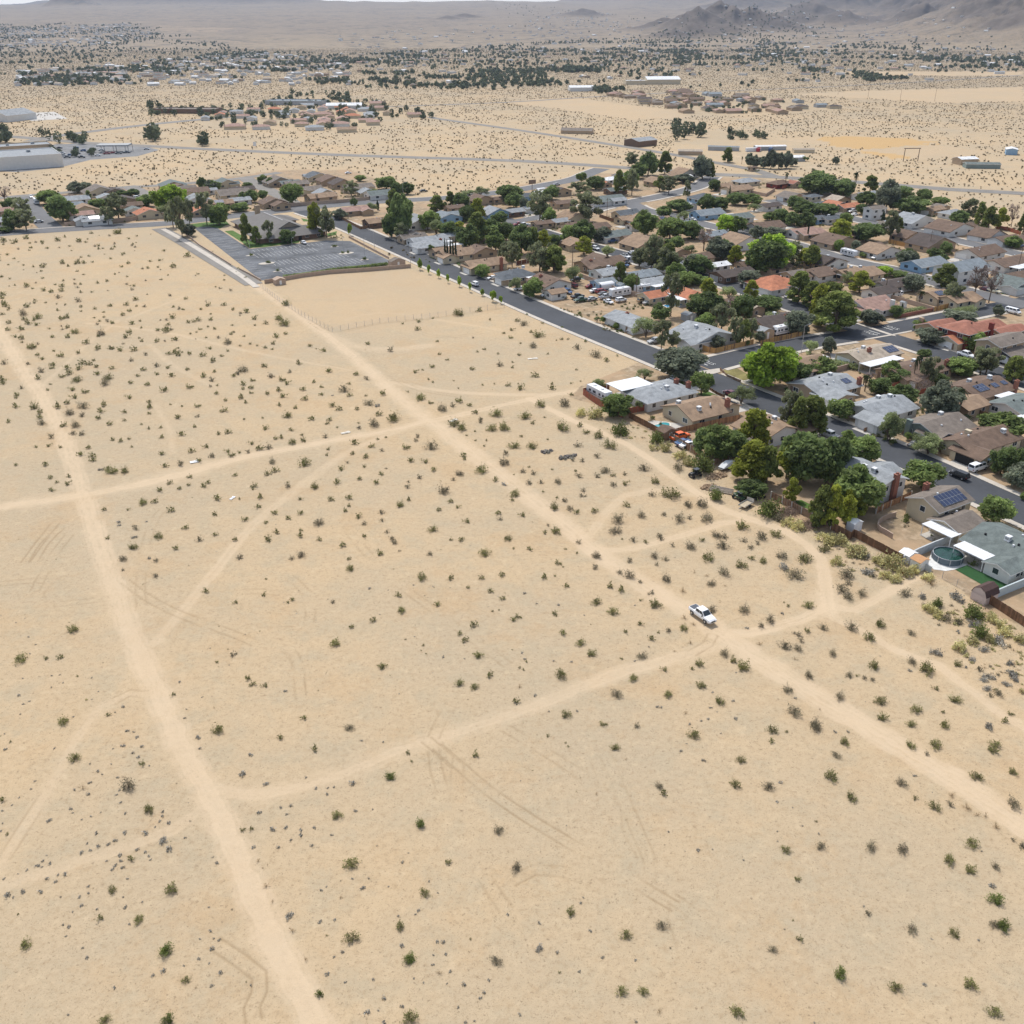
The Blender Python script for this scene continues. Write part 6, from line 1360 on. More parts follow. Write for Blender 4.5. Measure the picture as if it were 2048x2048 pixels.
    for q in PALE + OCHRE + [poly("1 0 780 760 790 880 830 760 870 330 940 -20 960"), poly("n -300 445 0 462 336 446 530 590 -300 640"), poly("n -20 400 0 440 330 440 520 580 800 540 700 420 500 400"), poly("1 1070 680 1450 600 1932 600 1932 740 1650 710 1250 730"), poly("2 0 600 400 640 330 680 0 730"), poly("3 0 520 560 540 940 600 420 640 0 640"), poly("3 0 690 700 780 780 930 400 930 0 870")]: ok &= ~inpoly(x, y, q)
    for c in ("n -60 268 272 291 471 301 860 316 1260 336 1549 354 1901 379 2300 402", "n 60 283 254 254 460 234", "n 860 234 1042 261 1260 295 1407 321 1552 354"): ok &= seg_dist(x, y, chain(c)) > 9
    ok &= seg_dist(x, y, TOP) > 8
    x, y, r = x[ok], y[ok], r[ok]
    z, _ = height(x, y)
    V, TI = [], []
    for lo, hi, k, ks in ((0, 1150, 10, 1.0), (1150, 9999, 4, 1.35)):
        s_ = (r >= lo) & (r < hi); m = int(s_.sum())
        w = rng.uniform(.6, 2.1, m)[:, None, None] * ks
        q = rng.normal(size=(m, k, 3)); q /= np.linalg.norm(q, axis=2, keepdims=True)
        c = np.stack([x[s_], y[s_], z[s_]], 1)[:, None, :] + np.array([0, 0, .26]) * w + q * w * np.array([.3, .3, .16])
        a = rng.normal(size=(m, k, 3)); a /= np.linalg.norm(a, axis=2, keepdims=True)
        b = np.cross(a, q); b /= np.linalg.norm(b, axis=2, keepdims=True) + 1e-6
        s = w * .21
        V.append(np.stack([c - a * s, c + b * s, c + a * s, c - b * s], 2).reshape(-1, 3)); TI.append(np.repeat(np.clip(rng.normal(.45, .2, m), 0, 1), k * 4))
    MI = [np.zeros(sum(len(v) for v in V) // 4, np.int32)]
    o = bpy.data.objects.new('desert_scrub', np_mesh('desert_scrub', np.concatenate(V), np.concatenate(TI), np.concatenate(MI), [leaf_mat('scrub_far', (.195, .158, .092), .2)])); LINK(o)
    tag(o, kind='stuff')
plant_shrubs()

# ------------------------------------------------------------------ fences and walls
def fence(name, label, c, h, m, kind='wood', post=None, pm=None, every=2.6):
    pts = chain(c) if isinstance(c, str) else c
    mid = sum((p for p in pts), Vector()) / len(pts)
    root = empty(name, (mid.x, mid.y, 0)); tag(root, label, 'wall' if kind == 'block' else 'fence'); USED[label] = 1
    pm = pm or m
    mb = MB(); posts = []
    for a, b in zip(pts[:-1], pts[1:]):
        a, b = a - mid, b - mid; d = b - a; L = d.length
        if L < .2: continue
        r = math.atan2(d.y, d.x); n = max(1, round(L / (every if kind != 'boards' else every)))
        if kind == 'block':
            c_ = (a + b) / 2; mb.box(c_.x, c_.y, -.1, L, .2, h + .1, 0, r).box(c_.x, c_.y, h, L + .04, .28, .07, 1, r)
        elif kind == 'wire':
            for i in range(n):
                for z in (.1, .35, .6, .85, 1.1, 1.35, 1.6):
                    p, q = a + d * i / n, a + d * (i + 1) / n
                    mb.tube([(p.x, p.y, z), (q.x, q.y, z)], [.012, .012], 3, 0, False)
        else:
            k = max(1, round(L / .3))
            for i in range(k):
                p = a + d * (i + .5) / k
                mb.box(p.x, p.y, .03, L / k - .025, .035, h - .03 + random.uniform(-.04, .04), 0 if random.random() < .72 else 1, r)
            c_ = (a + b) / 2; s = Vector((-d.y, d.x, 0)).normalized() * .06
            for z in (.35, h - .4): mb.box(c_.x + s.x, c_.y + s.y, z, L, .05, .1, 0, r)
        if post:
            for i in range(n + 1): posts.append((a + d * i / n, r))
    alt = mat('fence_wood_dark', (.22, .12, .07), .9, 1.3, .3, fine=.2) if m.name.startswith('fence_wood') else m
    mb.build('panel', [m, alt], root)
    for p, r in posts[:90]:
        MB().box(0, 0, 0, post, post, h + .12).build('post', pm, root, p, r)
M_RED = mat('fence_wood_red', (.30, .095, .055), .9, 1.2, .22, fine=.15)
M_NEWW = mat('fence_wood_new', (.47, .27, .10), .85, 1.2, .18, fine=.15)
M_DARKW = mat('fence_wood_old', (.15, .085, .05), .9, 1.2, .3, fine=.2)
M_GREYW = mat('fence_wood_weathered', (.27, .19, .125), .9, 1.2, .3, fine=.2)
M_CPOST = mat('concrete_post', (.50, .47, .42), .9, 2, .1)
M_VINYL = mat('grey_block', (.46, .48, .48), .85, 1, .08, fine=.06)
fence('board_fence', 'red brown board fence around the motorhome yard', "K 380 380 125 432 180 474 335 578 505 655", 1.9, M_RED)
fence('board_fence', 'red board fence between the grey and tan roofed houses', "K 535 630 700 590 895 555 960 522", 1.8, M_RED)
fence('board_fence', 'dark old board fence beside the kidney shaped pool', "K 565 655 700 725 905 835", 1.7, M_DARKW)
fence('board_fence', 'brown board fence along the orange pickup yard', "K 928 842 1160 985 1262 1045", 1.9, M_GREYW, post=.16, pm=M_CPOST, every=4)
fence('board_fence', 'long brown fence between the pool house and the orange pickup', "K 928 838 1270 758 1640 680", 1.7, M_WOOD())
fence('board_fence', 'short weathered fence with white posts beside the covered boat', "h 612 535 700 500 835 455", 1.5, M_GREYW, post=.18, pm=M_CPOST, every=3)
fence('post_fence', 'fence of pale concrete posts above the brush pile', "h 1165 858 1275 905 1365 955 1460 1005 1560 1060 1640 1100 1745 1150", 1.7, M_GREYW, post=.24, pm=M_CPOST, every=3.4)
fence('board_fence', 'dark brown fence with one orange panel below the white shed', "h 1745 1155 1840 1205 1932 1255; I 280 115 380 165 560 262 752 365", 1.8, M_DARKW)
fence('board_fence', 'wooden fence with pale posts between the two storey houses', "M 500 858 560 828 640 790 740 745 835 705", 1.6, M_WOOD(), post=.2, pm=M_CPOST, every=3)
fence('block_wall', 'pale grey wall between the round pool and the sandy yard', "I 755 375 900 300 1050 235 1365 115", 1.7, M_VINYL, 'block')
fence('white_fence', 'low white fence beside the orange roofed shed', "I 855 375 940 415 1030 462", 1.3, M_VINYL, 'block')
fence('wire_fence', 'thin wire fence below the brown barn roofed shed', "I 1140 515 1280 590 1430 680 1560 745", 1.4, mat('galvanised_wire', (.33, .33, .32), .6), 'wire', post=.06)
fence('block_wall', 'pale blue grey wall behind the brown barn roofed shed', "I 1575 740 1750 665 1932 590 2100 520", 1.7, mat('blue_grey_block', (.44, .50, .51), .85, 1, .06), 'block')
fence('board_fence', 'dark brown board fence at the right edge below the turf', "I 1558 742 1700 830 1932 985 2150 1120", 1.9, M_DARKW)
cw = [TP('M', *q) for q in ((690, 885), (620, 905), (560, 930), (525, 960), (512, 1000), (540, 1030), (600, 1062), (658, 1098))]
fence('curved_wall', 'low curved tan block wall in the sandy yard', cw, 1.1, M_BLOCK(), 'block')
fence('board_fence', 'new golden board fence round the street corner', "O 712 955 790 985 872 1003 1000 970 1240 912", 1.8, M_NEWW)
fence('board_fence', 'new golden board fence in front of the white motorhome', "O 1305 930 1450 890 1600 860 1705 832", 1.8, M_NEWW)
fence('board_fence', 'light brown board fence along the far corner plot', "W 1060 598 1250 548 1445 505", 1.8, M_NEWW)
fence('block_wall', 'brown block wall between the pink roofed house and bare yard', "W 545 445 740 500 900 545 1060 596", 1.6, M_BLOCK(), 'block')
fence('block_wall', 'dark brick wall under the bushes beside the crossing', "W 735 655 880 625 1060 590", 1.2, M_BRICK(), 'block')
fence('board_fence', 'dark brown fence with white posts behind the slate roofed house', "Q 640 150 740 130 850 112", 1.8, mat('fence_paint_brown', (.14, .055, .035), .85), post=.2, pm=M_CPOST)
fence('block_wall', 'long brown block wall behind the yard of parked cars', "Q 1270 270 1400 320 1600 400 1790 450 1932 470", 1.7, M_BLOCK(), 'block')
fence('wire_fence', 'long chain link fence round the bare sandy field', "n 522 575 560 604 610 635 665 664 760 646 860 636 940 625 1009 615", 1.8, mat('galvanised_wire', (.33, .33, .32), .6), 'wire', post=.07, every=3.2)
fence('block_wall', 'tan block wall at the foot of the church car park', "R 500 955 575 945 800 905 1000 880 1300 860 1630 832", 1.5, M_BLOCK(), 'block')
fence('block_wall', 'low tan kerb wall along the car park alley', "R -130 560 0 665 120 740 240 815", .7, M_BLOCK(), 'block')
fence('block_wall', 'low tan wall at the lower corner of the car park', "R 310 850 390 890 470 935", .7, M_BLOCK(), 'block')
fence('block_wall', 'brown block wall beside the main road edge of the car park', "R 1150 600 1300 680 1460 765", .9, M_BLOCK(), 'block')
fence('block_wall', 'long tan block wall at the edge of the tract above the church', "R 590 370 800 352 1100 330 1430 298", 1.8, M_BLOCK(), 'block')
fence('block_wall', 'long brown block wall left of the meeting house', "V 500 510 700 500 1000 470 1300 440", 1.8, M_BLOCK(), 'block')
fence('post_fence', 'tan post and rail fence round the yard opposite the church', "R 1090 455 1240 535 1400 515 1380 470", 1.3, M_WOOD(), post=.2)
fence('board_fence', 'golden board fence behind the brown roofed white house', "X 760 805 930 840 1100 885", 1.9, M_NEWW)
fence('board_fence', 'short red brown fence behind the small gabled house', "X 250 1008 320 990 395 985", 1.8, M_WOOD())
fence('board_fence', 'dark red fence along the desert edge of the tract', "X 1690 680 1800 700 1900 735", 1.8, M_RED)
fence('board_fence', 'brown ranch fence round the bare yard with the long patio cover', "N 1300 785 1500 730 1730 660", 1.7, M_WOOD(), post=.14)
fence('board_fence', 'dark board fence below the bare yard with the long patio cover', "N 1300 790 1450 850 1600 895", 1.7, M_DARKW)
fence('board_fence', 'low brown fence beside the wide concrete driveway', "N 150 1022 250 990 375 945", 1.1, M_WOOD())
fence('board_fence', 'bright red brown fence panel behind the small green trees', "N 430 560 540 520", 1.7, M_RED)
fence('board_fence', 'red brown fence panel behind the bare grey bush', "N 750 610 840 590", 1.7, M_RED)
fence('block_wall', 'tan block wall round the yard with the long hedge', "Y 1120 325 1280 360 1350 315", 1.7, M_BLOCK(), 'block')
fence('board_fence', 'orange brown fence beside the red roofed house', "Y 1405 305 1535 265", 1.8, M_RED)
fence('picket_fence', 'low rustic rail fence at the corner garden of the lime tree', "L 195 195 260 260 390 315", .8, M_GREYW, post=.18)
fence('picket_fence', 'low dark rail fence along the verge of the round green tree', "K 1340 385 1410 430 1490 465", .9, M_DARKW, post=.2)
fence('block_wall', 'brown wall behind the scrubby yard of the lagoon pool', "L 1270 225 1430 180", 1.5, M_BLOCK(), 'block')
fence('board_fence', 'red brown fence right of the corner garden bushes', "O 1700 655 1790 690", 1.6, M_RED)
fence('board_fence', 'dark red brown board fence in the middle of the tract', "Z 1540 520 1650 560 1780 595", 1.8, M_DARKW)

# ------------------------------------------------------------------ vehicles
CARCOL = {'white': (.78, .79, .80), 'silver': (.42, .43, .44), 'black': (.015, .016, .018), 'grey': (.13, .135, .14), 'blue': (.05, .11, .24), 'red': (.26, .03, .03), 'maroon': (.12, .02, .03), 'teal': (.03, .12, .13), 'tan': (.36, .27, .16), 'orange': (.72, .13, .02), 'cream': (.62, .57, .42), 'yellow': (.62, .36, .04), 'green': (.04, .08, .04)}
def paint(c): return mat('paint_' + c, CARCOL[c], .28, 3, .03, spec=.5)
M_TYRE, M_RIM, M_LAMP = M_BLACK(), mat('wheel_rim', (.50, .51, .52), .35, 4, .1, metal=.6), mat('lamp_glass', (.75, .76, .78), .15, 4, .05)
M_TAIL, M_TONNEAU = mat('tail_lamp', (.35, .02, .02), .3), mat('bed_cover', (.085, .095, .115), .7, 4, .15)
SPEC = {  # length, width, height, bonnet height, cab base x0..x1 (from the rear), cab roof x2..x3, bed
    'sedan': (4.7, 1.8, 1.44, .95, .75, 3.55, 1.45, 2.85, 0), 'suv': (4.7, 1.9, 1.75, 1.08, .10, 3.55, .35, 2.85, 0), 'pickup': (5.7, 1.95, 1.86, 1.16, 1.75, 4.25, 1.95, 3.45, 1.75), 'crew': (5.8, 2.0, 1.9, 1.18, 1.55, 4.35, 1.75, 3.55, 1.55), 'van': (5.6, 2.0, 2.05, 1.25, .05, 5.0, .15, 4.35, 0)}
PROT = {}
def car_proto(kind, detail):
    L, W, H, B, c0, c1, r0, r1, bed = SPEC[kind]
    x = lambda t: t - L / 2
    root = empty('car', (0, 0, -500))
    lower = .30 if kind in ('sedan',) else .42
    body = MB()
    # hull in stations along the length: half width, sill and shoulder height
    S = [(0.02, .84, lower + .16, B * .93), (.18, .95, lower, B * .98), (L * .3, 1, lower, B), (L * .62, 1, lower, B), (c1 + .1, .99, lower, B * .985), (L - .35, .93, lower, B * .90), (L - .05, .80, lower + .12, B * .74)]
    n = len(S); vs = []
    for sx, w, z0, z1 in S:
        w = w * W / 2
        vs += [(x(sx), -w * .93, z0), (x(sx), -w, z0 + (z1 - z0) * .55), (x(sx), -w * .90, z1), (x(sx), w * .90, z1), (x(sx), w, z0 + (z1 - z0) * .55), (x(sx), w * .93, z0)]
    fs = []
    for i in range(n - 1):
        for j in range(6):
            a, b = i * 6 + j, i * 6 + (j + 1) % 6
            fs.append((a, a + 6, b + 6, b))
    fs += [(0, 1, 2, 3, 4, 5), tuple(reversed([(n - 1) * 6 + j for j in range(6)]))]
    body.solid(vs, fs, 0)
    wb, wt = W / 2 * .89, W / 2 * .74
    base, top = [(x(c0), -wb), (x(c1), -wb), (x(c1), wb), (x(c0), wb)], [(x(r0), -wt), (x(r1), -wt), (x(r1), wt), (x(r0), wt)]
    cab = [(a, b, B * .97) for a, b in base] + [(a, b, H) for a, b in top]
    body.solid(cab, ((4, 5, 6, 7), (0, 1, 5, 4), (1, 2, 6, 5), (2, 3, 7, 6), (3, 0, 4, 7)), 0)
    for wx in (L * .20, L * .80):                          # dark arches
        for s in (-1, 1): body.box(x(wx), s * (W / 2 - .09), .28, .86, .2, .52, 1)
    g = .88
    def pane(i, j, k, l, u0, u1, v0, v1, out):
        P4 = [Vector(cab[q]) for q in (i, j, k, l)]
        f = lambda u, v: (P4[0] * (1 - u) + P4[1] * u) * (1 - v) + (P4[3] * (1 - u) + P4[2] * u) * v + Vector(out)
        return [f(u0, v0), f(u1, v0), f(u1, v1), f(u0, v1)]
    ws = MB().face(pane(1, 2, 6, 5, .06, .94, .10, .93, (.015, 0, .012)))
    rw = MB().face(pane(3, 0, 4, 7, .08, .92, .2, .9, (-.015, 0, .012)))
    sides = []
    for s, idx in ((-1, (0, 1, 5, 4)), (1, (2, 3, 7, 6))):
        m = MB(); k = 3 if kind in ('suv', 'van') else 2
        for i in range(k):
            u0, u1 = .05 + i * .90 / k + .02, .05 + (i + 1) * .90 / k - .02
            m.face(pane(*idx, u0, u1, .22, .88, (0, s * .015, .008)))
        sides.append(m)
    lamps, tails = [], []
    for s in (-1, 1):
        lamps.append(MB().box(x(L - .16), s * W * .31, B * .62, .3, W * .2, B * .15)); tails.append(MB().box(x(.06), s * W * .37, B * .62, .12, .2, B * .24))
    grill = MB().box(x(L - .06), 0, B * .48, .08, W * .46, B * .20)
    bump = MB().box(x(L - .06), 0, lower + .04, .16, W * .80, .14)
    cover = MB().box(x(bed / 2 + .12), 0, B * .97, bed - .1, W * .78, .03) if bed else None
    wheel = []
    for wx in (L * .20, L * .80):
        for s in (-1, 1):
            r = .33 if kind == 'sedan' else .39; y = s * (W / 2 - .11)
            t = MB().tube([(x(wx), y - .11, r), (x(wx), y + .11, r)], [r, r], 16, 0)
            h = MB().tube([(x(wx), y + s * .085, r), (x(wx), y + s * .125, r)], [r * .62, r * .55], 12, 0)
            wheel.append((t, h))
    if detail:
        body.build('body', [paint('white'), M_TYRE], root, bevel=.03)
        ws.build('windscreen', M_GLASS(), root); rw.build('rear_window', M_GLASS(), root)
        for m in sides: m.build('side_window', M_GLASS(), root)
        for m in lamps: m.build('headlight', M_LAMP, root)
        for m in tails: m.build('tail_light', M_TAIL, root)
        grill.build('grille', M_TYRE, root); bump.build('bumper', M_RIM, root)
        if cover: cover.build('bed_cover', M_TONNEAU, root)
        for t, h in wheel: h.build('rim', M_RIM, t.build('wheel', M_TYRE, root))
        for s in (-1, 1): MB().box(x(c1 - .35), s * (W / 2 + .1), B + .02, .14, .24, .17).build('mirror', M_TYRE, root)
    else:
        for m, k in ((ws, 1), (rw, 1), (sides[0], 1), (sides[1], 1), (lamps[0], 2), (lamps[1], 2), (tails[0], 3), (tails[1], 3), (grill, 1)) + (((cover, 1),) if cover else ()) + tuple((t, 1) for t, h in wheel):
            i = len(body.v); body.v += m.v; body.f += [tuple(i + q for q in f) for f in m.f]; body.m += [k] * len(m.f)
        bpy.data.objects.remove(root)
        root = body.build('car', [paint('white'), M_GLASS(), M_LAMP, M_TAIL])
        root.location.z = -500
    return root
def car(kind, col, p, head, label, detail=False, group=None, name=None):
    k = (kind, detail)
    if k not in PROT: PROT[k] = car_proto(kind, detail)
    o = copy_tree(PROT[k])
    o.name = name or {'pickup': 'pickup_truck', 'crew': 'pickup_truck', 'van': 'passenger_van'}.get(kind, 'parked_car')
    o.location, o.rotation_euler = (p.x, p.y, p.z), (0, 0, head)
    b = o if o.type == 'MESH' else next(c for c in o.children if c.name.startswith('body'))
    b.material_slots[0].link = 'OBJECT'; b.material_slots[0].material = paint(col)
    USED[label] = 1
    tag(o, label, {'pickup': 'pickup', 'crew': 'pickup', 'van': 'van'}.get(kind, 'car'), group)
    return o
H_D, H_U, H_R, H_L = GRID - math.pi / 2, GRID + math.pi / 2, GRID, GRID + math.pi    # down the street, up it, across right, across left
HD = {'d': H_D, 'u': H_U, 'r': H_R, 'l': H_L}
CARS = """n 1404 1236 pickup white d 1|white pickup with dark bed cover driving the central dirt track
Q 238 345 suv white u 1|white car driving up the main road past the saplings
L 1240 845 crew silver u 1|silver pickup with white cab parked at the kerb beside the tall pines
L 1595 975 sedan white d 1|white sedan parked at the kerb behind the leafy hedge
M 1300 510 suv black u 1|black hatchback parked on the main road
M 1480 440 van white r 1|white passenger van on the dirt front yard
M 1300 312 suv silver r 1|silver minivan backed into the open garage
M 880 210 sedan grey r 1|dark grey car under the mesquite on the driveway
W 1212 940 sedan white l 1|white sedan on the driveway of the orange tiled garage
W 1370 1035 crew white d 1|white pickup at the kerb of the tract road
W 1640 1030 crew white l 1|white pickup with ladder rack in the driveway
W 510 88 crew white l 1|white pickup in front of the brown roofed white house
W 425 62 suv white l 1|white car with dark windows beside the yellow car
W 462 72 suv yellow l 0|yellow jeep between two white cars
W 605 76 suv silver l 0|silver car beside the wooden fence end
W 480 190 sedan black u 0|black sedan at the kerb below the travel trailer
W 990 178 crew black l 0|black pickup before the grey blue house
W 1060 165 suv white l 0|white car behind the black pickup
W 1640 415 pickup cream d 1|old cream pickup parked on the far corner road
W 1555 395 sedan maroon d 0|maroon sedan near the old cream pickup
W 1465 325 crew silver d 0|silver pickup under the bare brown tree
W 1530 345 suv grey d 0|grey car under the bare brown tree
W 1820 615 van white d 1|old white van beside the brown block wall
W 690 440 van white u 0|small white van in the bare back yard
Q 410 285 sedan white l 1|white sedan on the driveway of the dark slate roofed house
Q 670 388 sedan white l 0|white sedan under the green tree by the main road
Q 928 452 suv white l 1|white estate car beside the small tan garage
Q 1062 462 suv teal d 0|dark teal car in front of the small tan garage
Q 1135 420 suv blue d 0|blue car behind the small tan garage
Q 1190 362 suv maroon u 0|maroon car beside the brown roofed white house
Q 1210 305 suv black l 0|black car under the dead tree
Q 1360 366 sedan red r 0|red car at the top of the dirt yard
Q 1400 410 sedan white r 0|white sedan left of the white carport
Q 1460 418 suv red r 0|red and silver car at the mouth of the carport
Q 1480 440 sedan grey r 0|grey sedan below the red and silver car
Q 1500 472 pickup silver r 1|pale blue silver pickup below the carport
Q 1232 468 pickup black r 1|black flat bed pickup in the dirt yard
Q 1262 500 pickup green l 1|camouflage dark green pickup in the dirt yard
Q 1370 488 sedan silver r 1|silver sedan in the middle of the dirt yard
Q 1652 502 suv white r 1|white four wheel drive at the right of the dirt yard
Q 1530 516 sedan white d 0|small white car hulk in the dirt yard
Q 1862 508 suv tan r 0|old tan car beside the pool house wall
Q 1915 525 sedan silver r 0|silver car hulk beside the old tan car
Q 1757 44 sedan white d 0|white car at the far end of the row of parked pickups
Q 1693 78 crew white d 0|white pickup in the row on the tract road
Q 1700 128 suv grey d 0|grey car in the row on the tract road
Q 1680 160 crew blue d 0|blue pickup in the row on the tract road
O 92 795 crew white l 1|white pickup on the driveway of the rock garden house
O 290 900 pickup silver l 1|silver pickup on the driveway of the fenced corner house
O 1585 462 sedan black l 1|black sedan on the white driveway of the orange tiled house
O 600 210 crew white d 0|white pickup at the kerb under grey green trees
O 645 185 pickup silver d 0|silver pickup on the driveway of the very dark house
O 560 145 sedan white d 0|white sedan between two tall eucalyptus trees
O 1612 1040 sedan white l 0|white car behind the lime green tree
O 1905 1064 sedan white r 0|white sedan left of the lagoon pool
K 1015 305 crew white r 1|white pickup under the big olive grey tree
K 1545 440 sedan maroon u 1|maroon car parked beside the mesquite on the main road
K 1062 862 crew orange r 1|bright orange pickup inside the brown board fence
K 1092 915 sedan blue r 0|blue and white car below the orange pickup
K 1135 940 sedan white r 0|white car under the dark bushes by the fence
R 800 648 sedan white u 1|lone white car on the church car park
R 1725 247 sedan black r 0|black sedan on the sand beyond the junction
R 1146 108 sedan white r 0|white car on the sand behind the solar roofs
Z 1210 274 sedan silver r 0|silver car on the road at the top of the tract
Z 432 548 suv blue d 0|blue car before the blue grey house
Z 385 556 suv grey d 0|grey car left of the blue car
Z 912 586 pickup red l 0|red and white pickup at the tract bend
Z 955 590 pickup white l 0|white pickup beside the red one at the bend
Z 1720 384 suv white r 0|white four wheel drive before the long grey roof
Z 1640 715 crew blue r 0|bright blue pickup on the driveway in the tract
Z 1800 806 sedan white d 0|white sedan at the tract kerb under mesquites
Z 1510 772 suv white d 0|white car beside the yellow green pine
Z 1740 836 crew white d 0|white pickup opposite the large brown roof
Z 1745 878 suv black d 0|black car opposite the large brown roof
V 300 486 sedan silver l 0|silver car at the mouth of the left side street
V 242 292 sedan white d 0|white car at the top of the left side street
V 1062 300 suv white r 0|white car in the left cluster of houses
V 1125 358 sedan blue r 0|blue sedan behind the lime green tree at left
X 450 540 crew white l 0|white pickup beside the round green tree
X 465 568 sedan white l 0|white sedan below the white pickup
X 660 582 suv white l 0|white car before the two storey grey house
X 122 790 suv blue l 0|dark blue car on the driveway of the dark brown house
X 232 816 sedan black l 0|black car on the driveway of the dark brown house
X 175 798 suv black l 0|black car between two others at the dark brown house
X 1482 756 suv teal l 0|dark teal car on the driveway of the gabled white house
X 1890 840 suv blue r 0|dark blue car at the right edge tract kerb
Y 1385 660 van maroon d 0|dark purple van at the tract kerb
Y 715 545 sedan white d 0|white sedan before the white fronted bungalow
Y 1065 612 sedan white d 0|white sedan beside the lime green tree in the tract
Y 1655 705 sedan teal l 0|dark green car before the dark brown house
Y 1100 888 crew white d 0|white pickup by the pale patio roof"""
def park_cars():
    for r in CARS.split('\n'):
        a, lab = r.split('|'); k, x, y, kind, col, hd, det = a.split()
        p = TP(k, float(x), float(y)); p.z = ZR[0] + .01
        car(kind, col, p, HD[hd] if k != 'R' or hd != 'u' else H_U, lab, det == '1', 'cars and pickups of the tract')
    random.seed(3)
    for x, y in ((200, 808), (236, 822), (280, 808), (345, 850), (385, 862), (430, 850), (460, 836), (492, 842), (560, 832), (622, 847), (655, 850), (700, 845), (810, 827), (300, 857), (350, 864), (372, 872), (452, 872), (505, 857), (270, 845), (330, 820), (420, 822), (540, 862), (590, 852)):
        p = TP('1', x, y); p.z = .04; c = random.choice(['white', 'white', 'silver', 'grey', 'black', 'blue', 'red'])
        car(random.choice(('sedan', 'suv', 'suv', 'pickup')), c, p, random.choice((.2, 3.3)), spot(c + ' car on the shop car park', p), False, 'cars on the shop car park')
sheet('shop_car_park', "1 260 800 500 788 760 798 880 828 760 862 500 882 330 925 100 950 -30 945 -30 868 240 880", .02, mat('asphalt_lot', (.17, .17, .17), .85, .1, .3, bump=.3, fine=.1))
sheet('concrete_yard', "1 140 625 300 617 372 655 170 668", .03, M_CONC())
park_cars()
def coach(label, k, x, y, hd, L, H, kind, cat, stripe=None):   # motorhomes, travel trailers, box trailers
    p = TP(k, x, y); root = empty(kind, (p.x, p.y, .03), HD[hd]); tag(root, label, cat); USED[label] = 1
    W = 2.4; b = MB()
    prof = [(-L / 2, .55), (L / 2 - .1, .55), (L / 2, 1.2), (L / 2 - (.1 if kind != 'motorhome' else .55), H - .35), (L / 2 - .7, H), (-L / 2 + .25, H), (-L / 2, H - .3)]
    n = len(prof); vs = [(a, -W / 2, z) for a, z in prof] + [(a, W / 2, z) for a, z in prof]
    b.solid(vs, [tuple(range(n)), tuple(reversed(range(n, 2 * n)))] + [(i + n, (i + 1) % n + n, (i + 1) % n, i) for i in range(n)])
    b.build('body', M_WHITE(), root, bevel=.08)
    if kind != 'box_trailer':
        for s in (-1, 1):
            for t, w in ((-.32, .9), (-.1, 1.3), (.16, .8), (.33, .7)): MB().box(t * L, s * (W / 2 + .005), H * .52, w, .04, .65).build('window', M_GLASS(), root)
            MB().box(0, s * (W / 2 + .004), H * .36, L * .9, .02, .16).build('stripe', paint(stripe or 'grey'), root)
        for t in (-.25, .12): MB().box(t * L, 0, H - .02, .8, .7, .28).build('air_conditioner', M_WHITE(), root)
        MB().box(0, -W / 2 - .005, .7, .7, .05, 1.8).build('door', M_TRIM(), root, (L * .05, 0, 0))
    else: MB().box(-L / 2 - .01, 0, .7, .04, W * .86, H - 1).build('door', wallm('g'), root)
    if kind == 'motorhome': MB().box(L / 2 - .3, 0, 1.35, .5, W * .86, .8, 0, 0, (.4, 1)).build('windscreen', M_GLASS(), root)
    for t in ((-.3, .34) if kind == 'motorhome' else (-.08, .06)):
        for s in (-1, 1): MB().tube([(t * L, s * (W / 2 - .25), .4), (t * L, s * (W / 2 - .02), .4)], [.4, .4], 14).build('wheel', M_TYRE, root)
    if kind != 'motorhome': MB().box(L / 2 + .6, 0, .5, 1.4, .12, .12).build('drawbar', M_TYRE, root)
coach('long white motorhome parked inside the red brown fence', 'K', 285, 470, 'd', 9.5, 3.1, 'motorhome', 'motorhome')
coach('white motorhome behind the new golden fence', 'O', 1510, 815, 'l', 7.6, 3.1, 'motorhome', 'motorhome')
coach('white travel trailer parked on the tract road', 'W', 235, 60, 'd', 7.8, 3.0, 'travel_trailer', 'trailer')
coach('tall white fifth wheel trailer in the dirt yard of cars', 'Q', 1640, 450, 'r', 9.0, 3.4, 'travel_trailer', 'trailer')
coach('white motorhome behind the orange tiled pool house', 'Q', 1860, 405, 'r', 7.0, 3.0, 'motorhome', 'motorhome')
coach('white box trailer on the driveway beside the dark garage', 'W', 1725, 1095, 'd', 4.2, 2.6, 'box_trailer', 'trailer')
coach('white and blue motorhome in the left side street', 'V', 285, 340, 'd', 7.5, 3.2, 'motorhome', 'motorhome', 'blue')
coach('white box trailer among the trees by the tract bend', 'Z', 1095, 330, 'r', 6, 2.6, 'box_trailer', 'trailer')

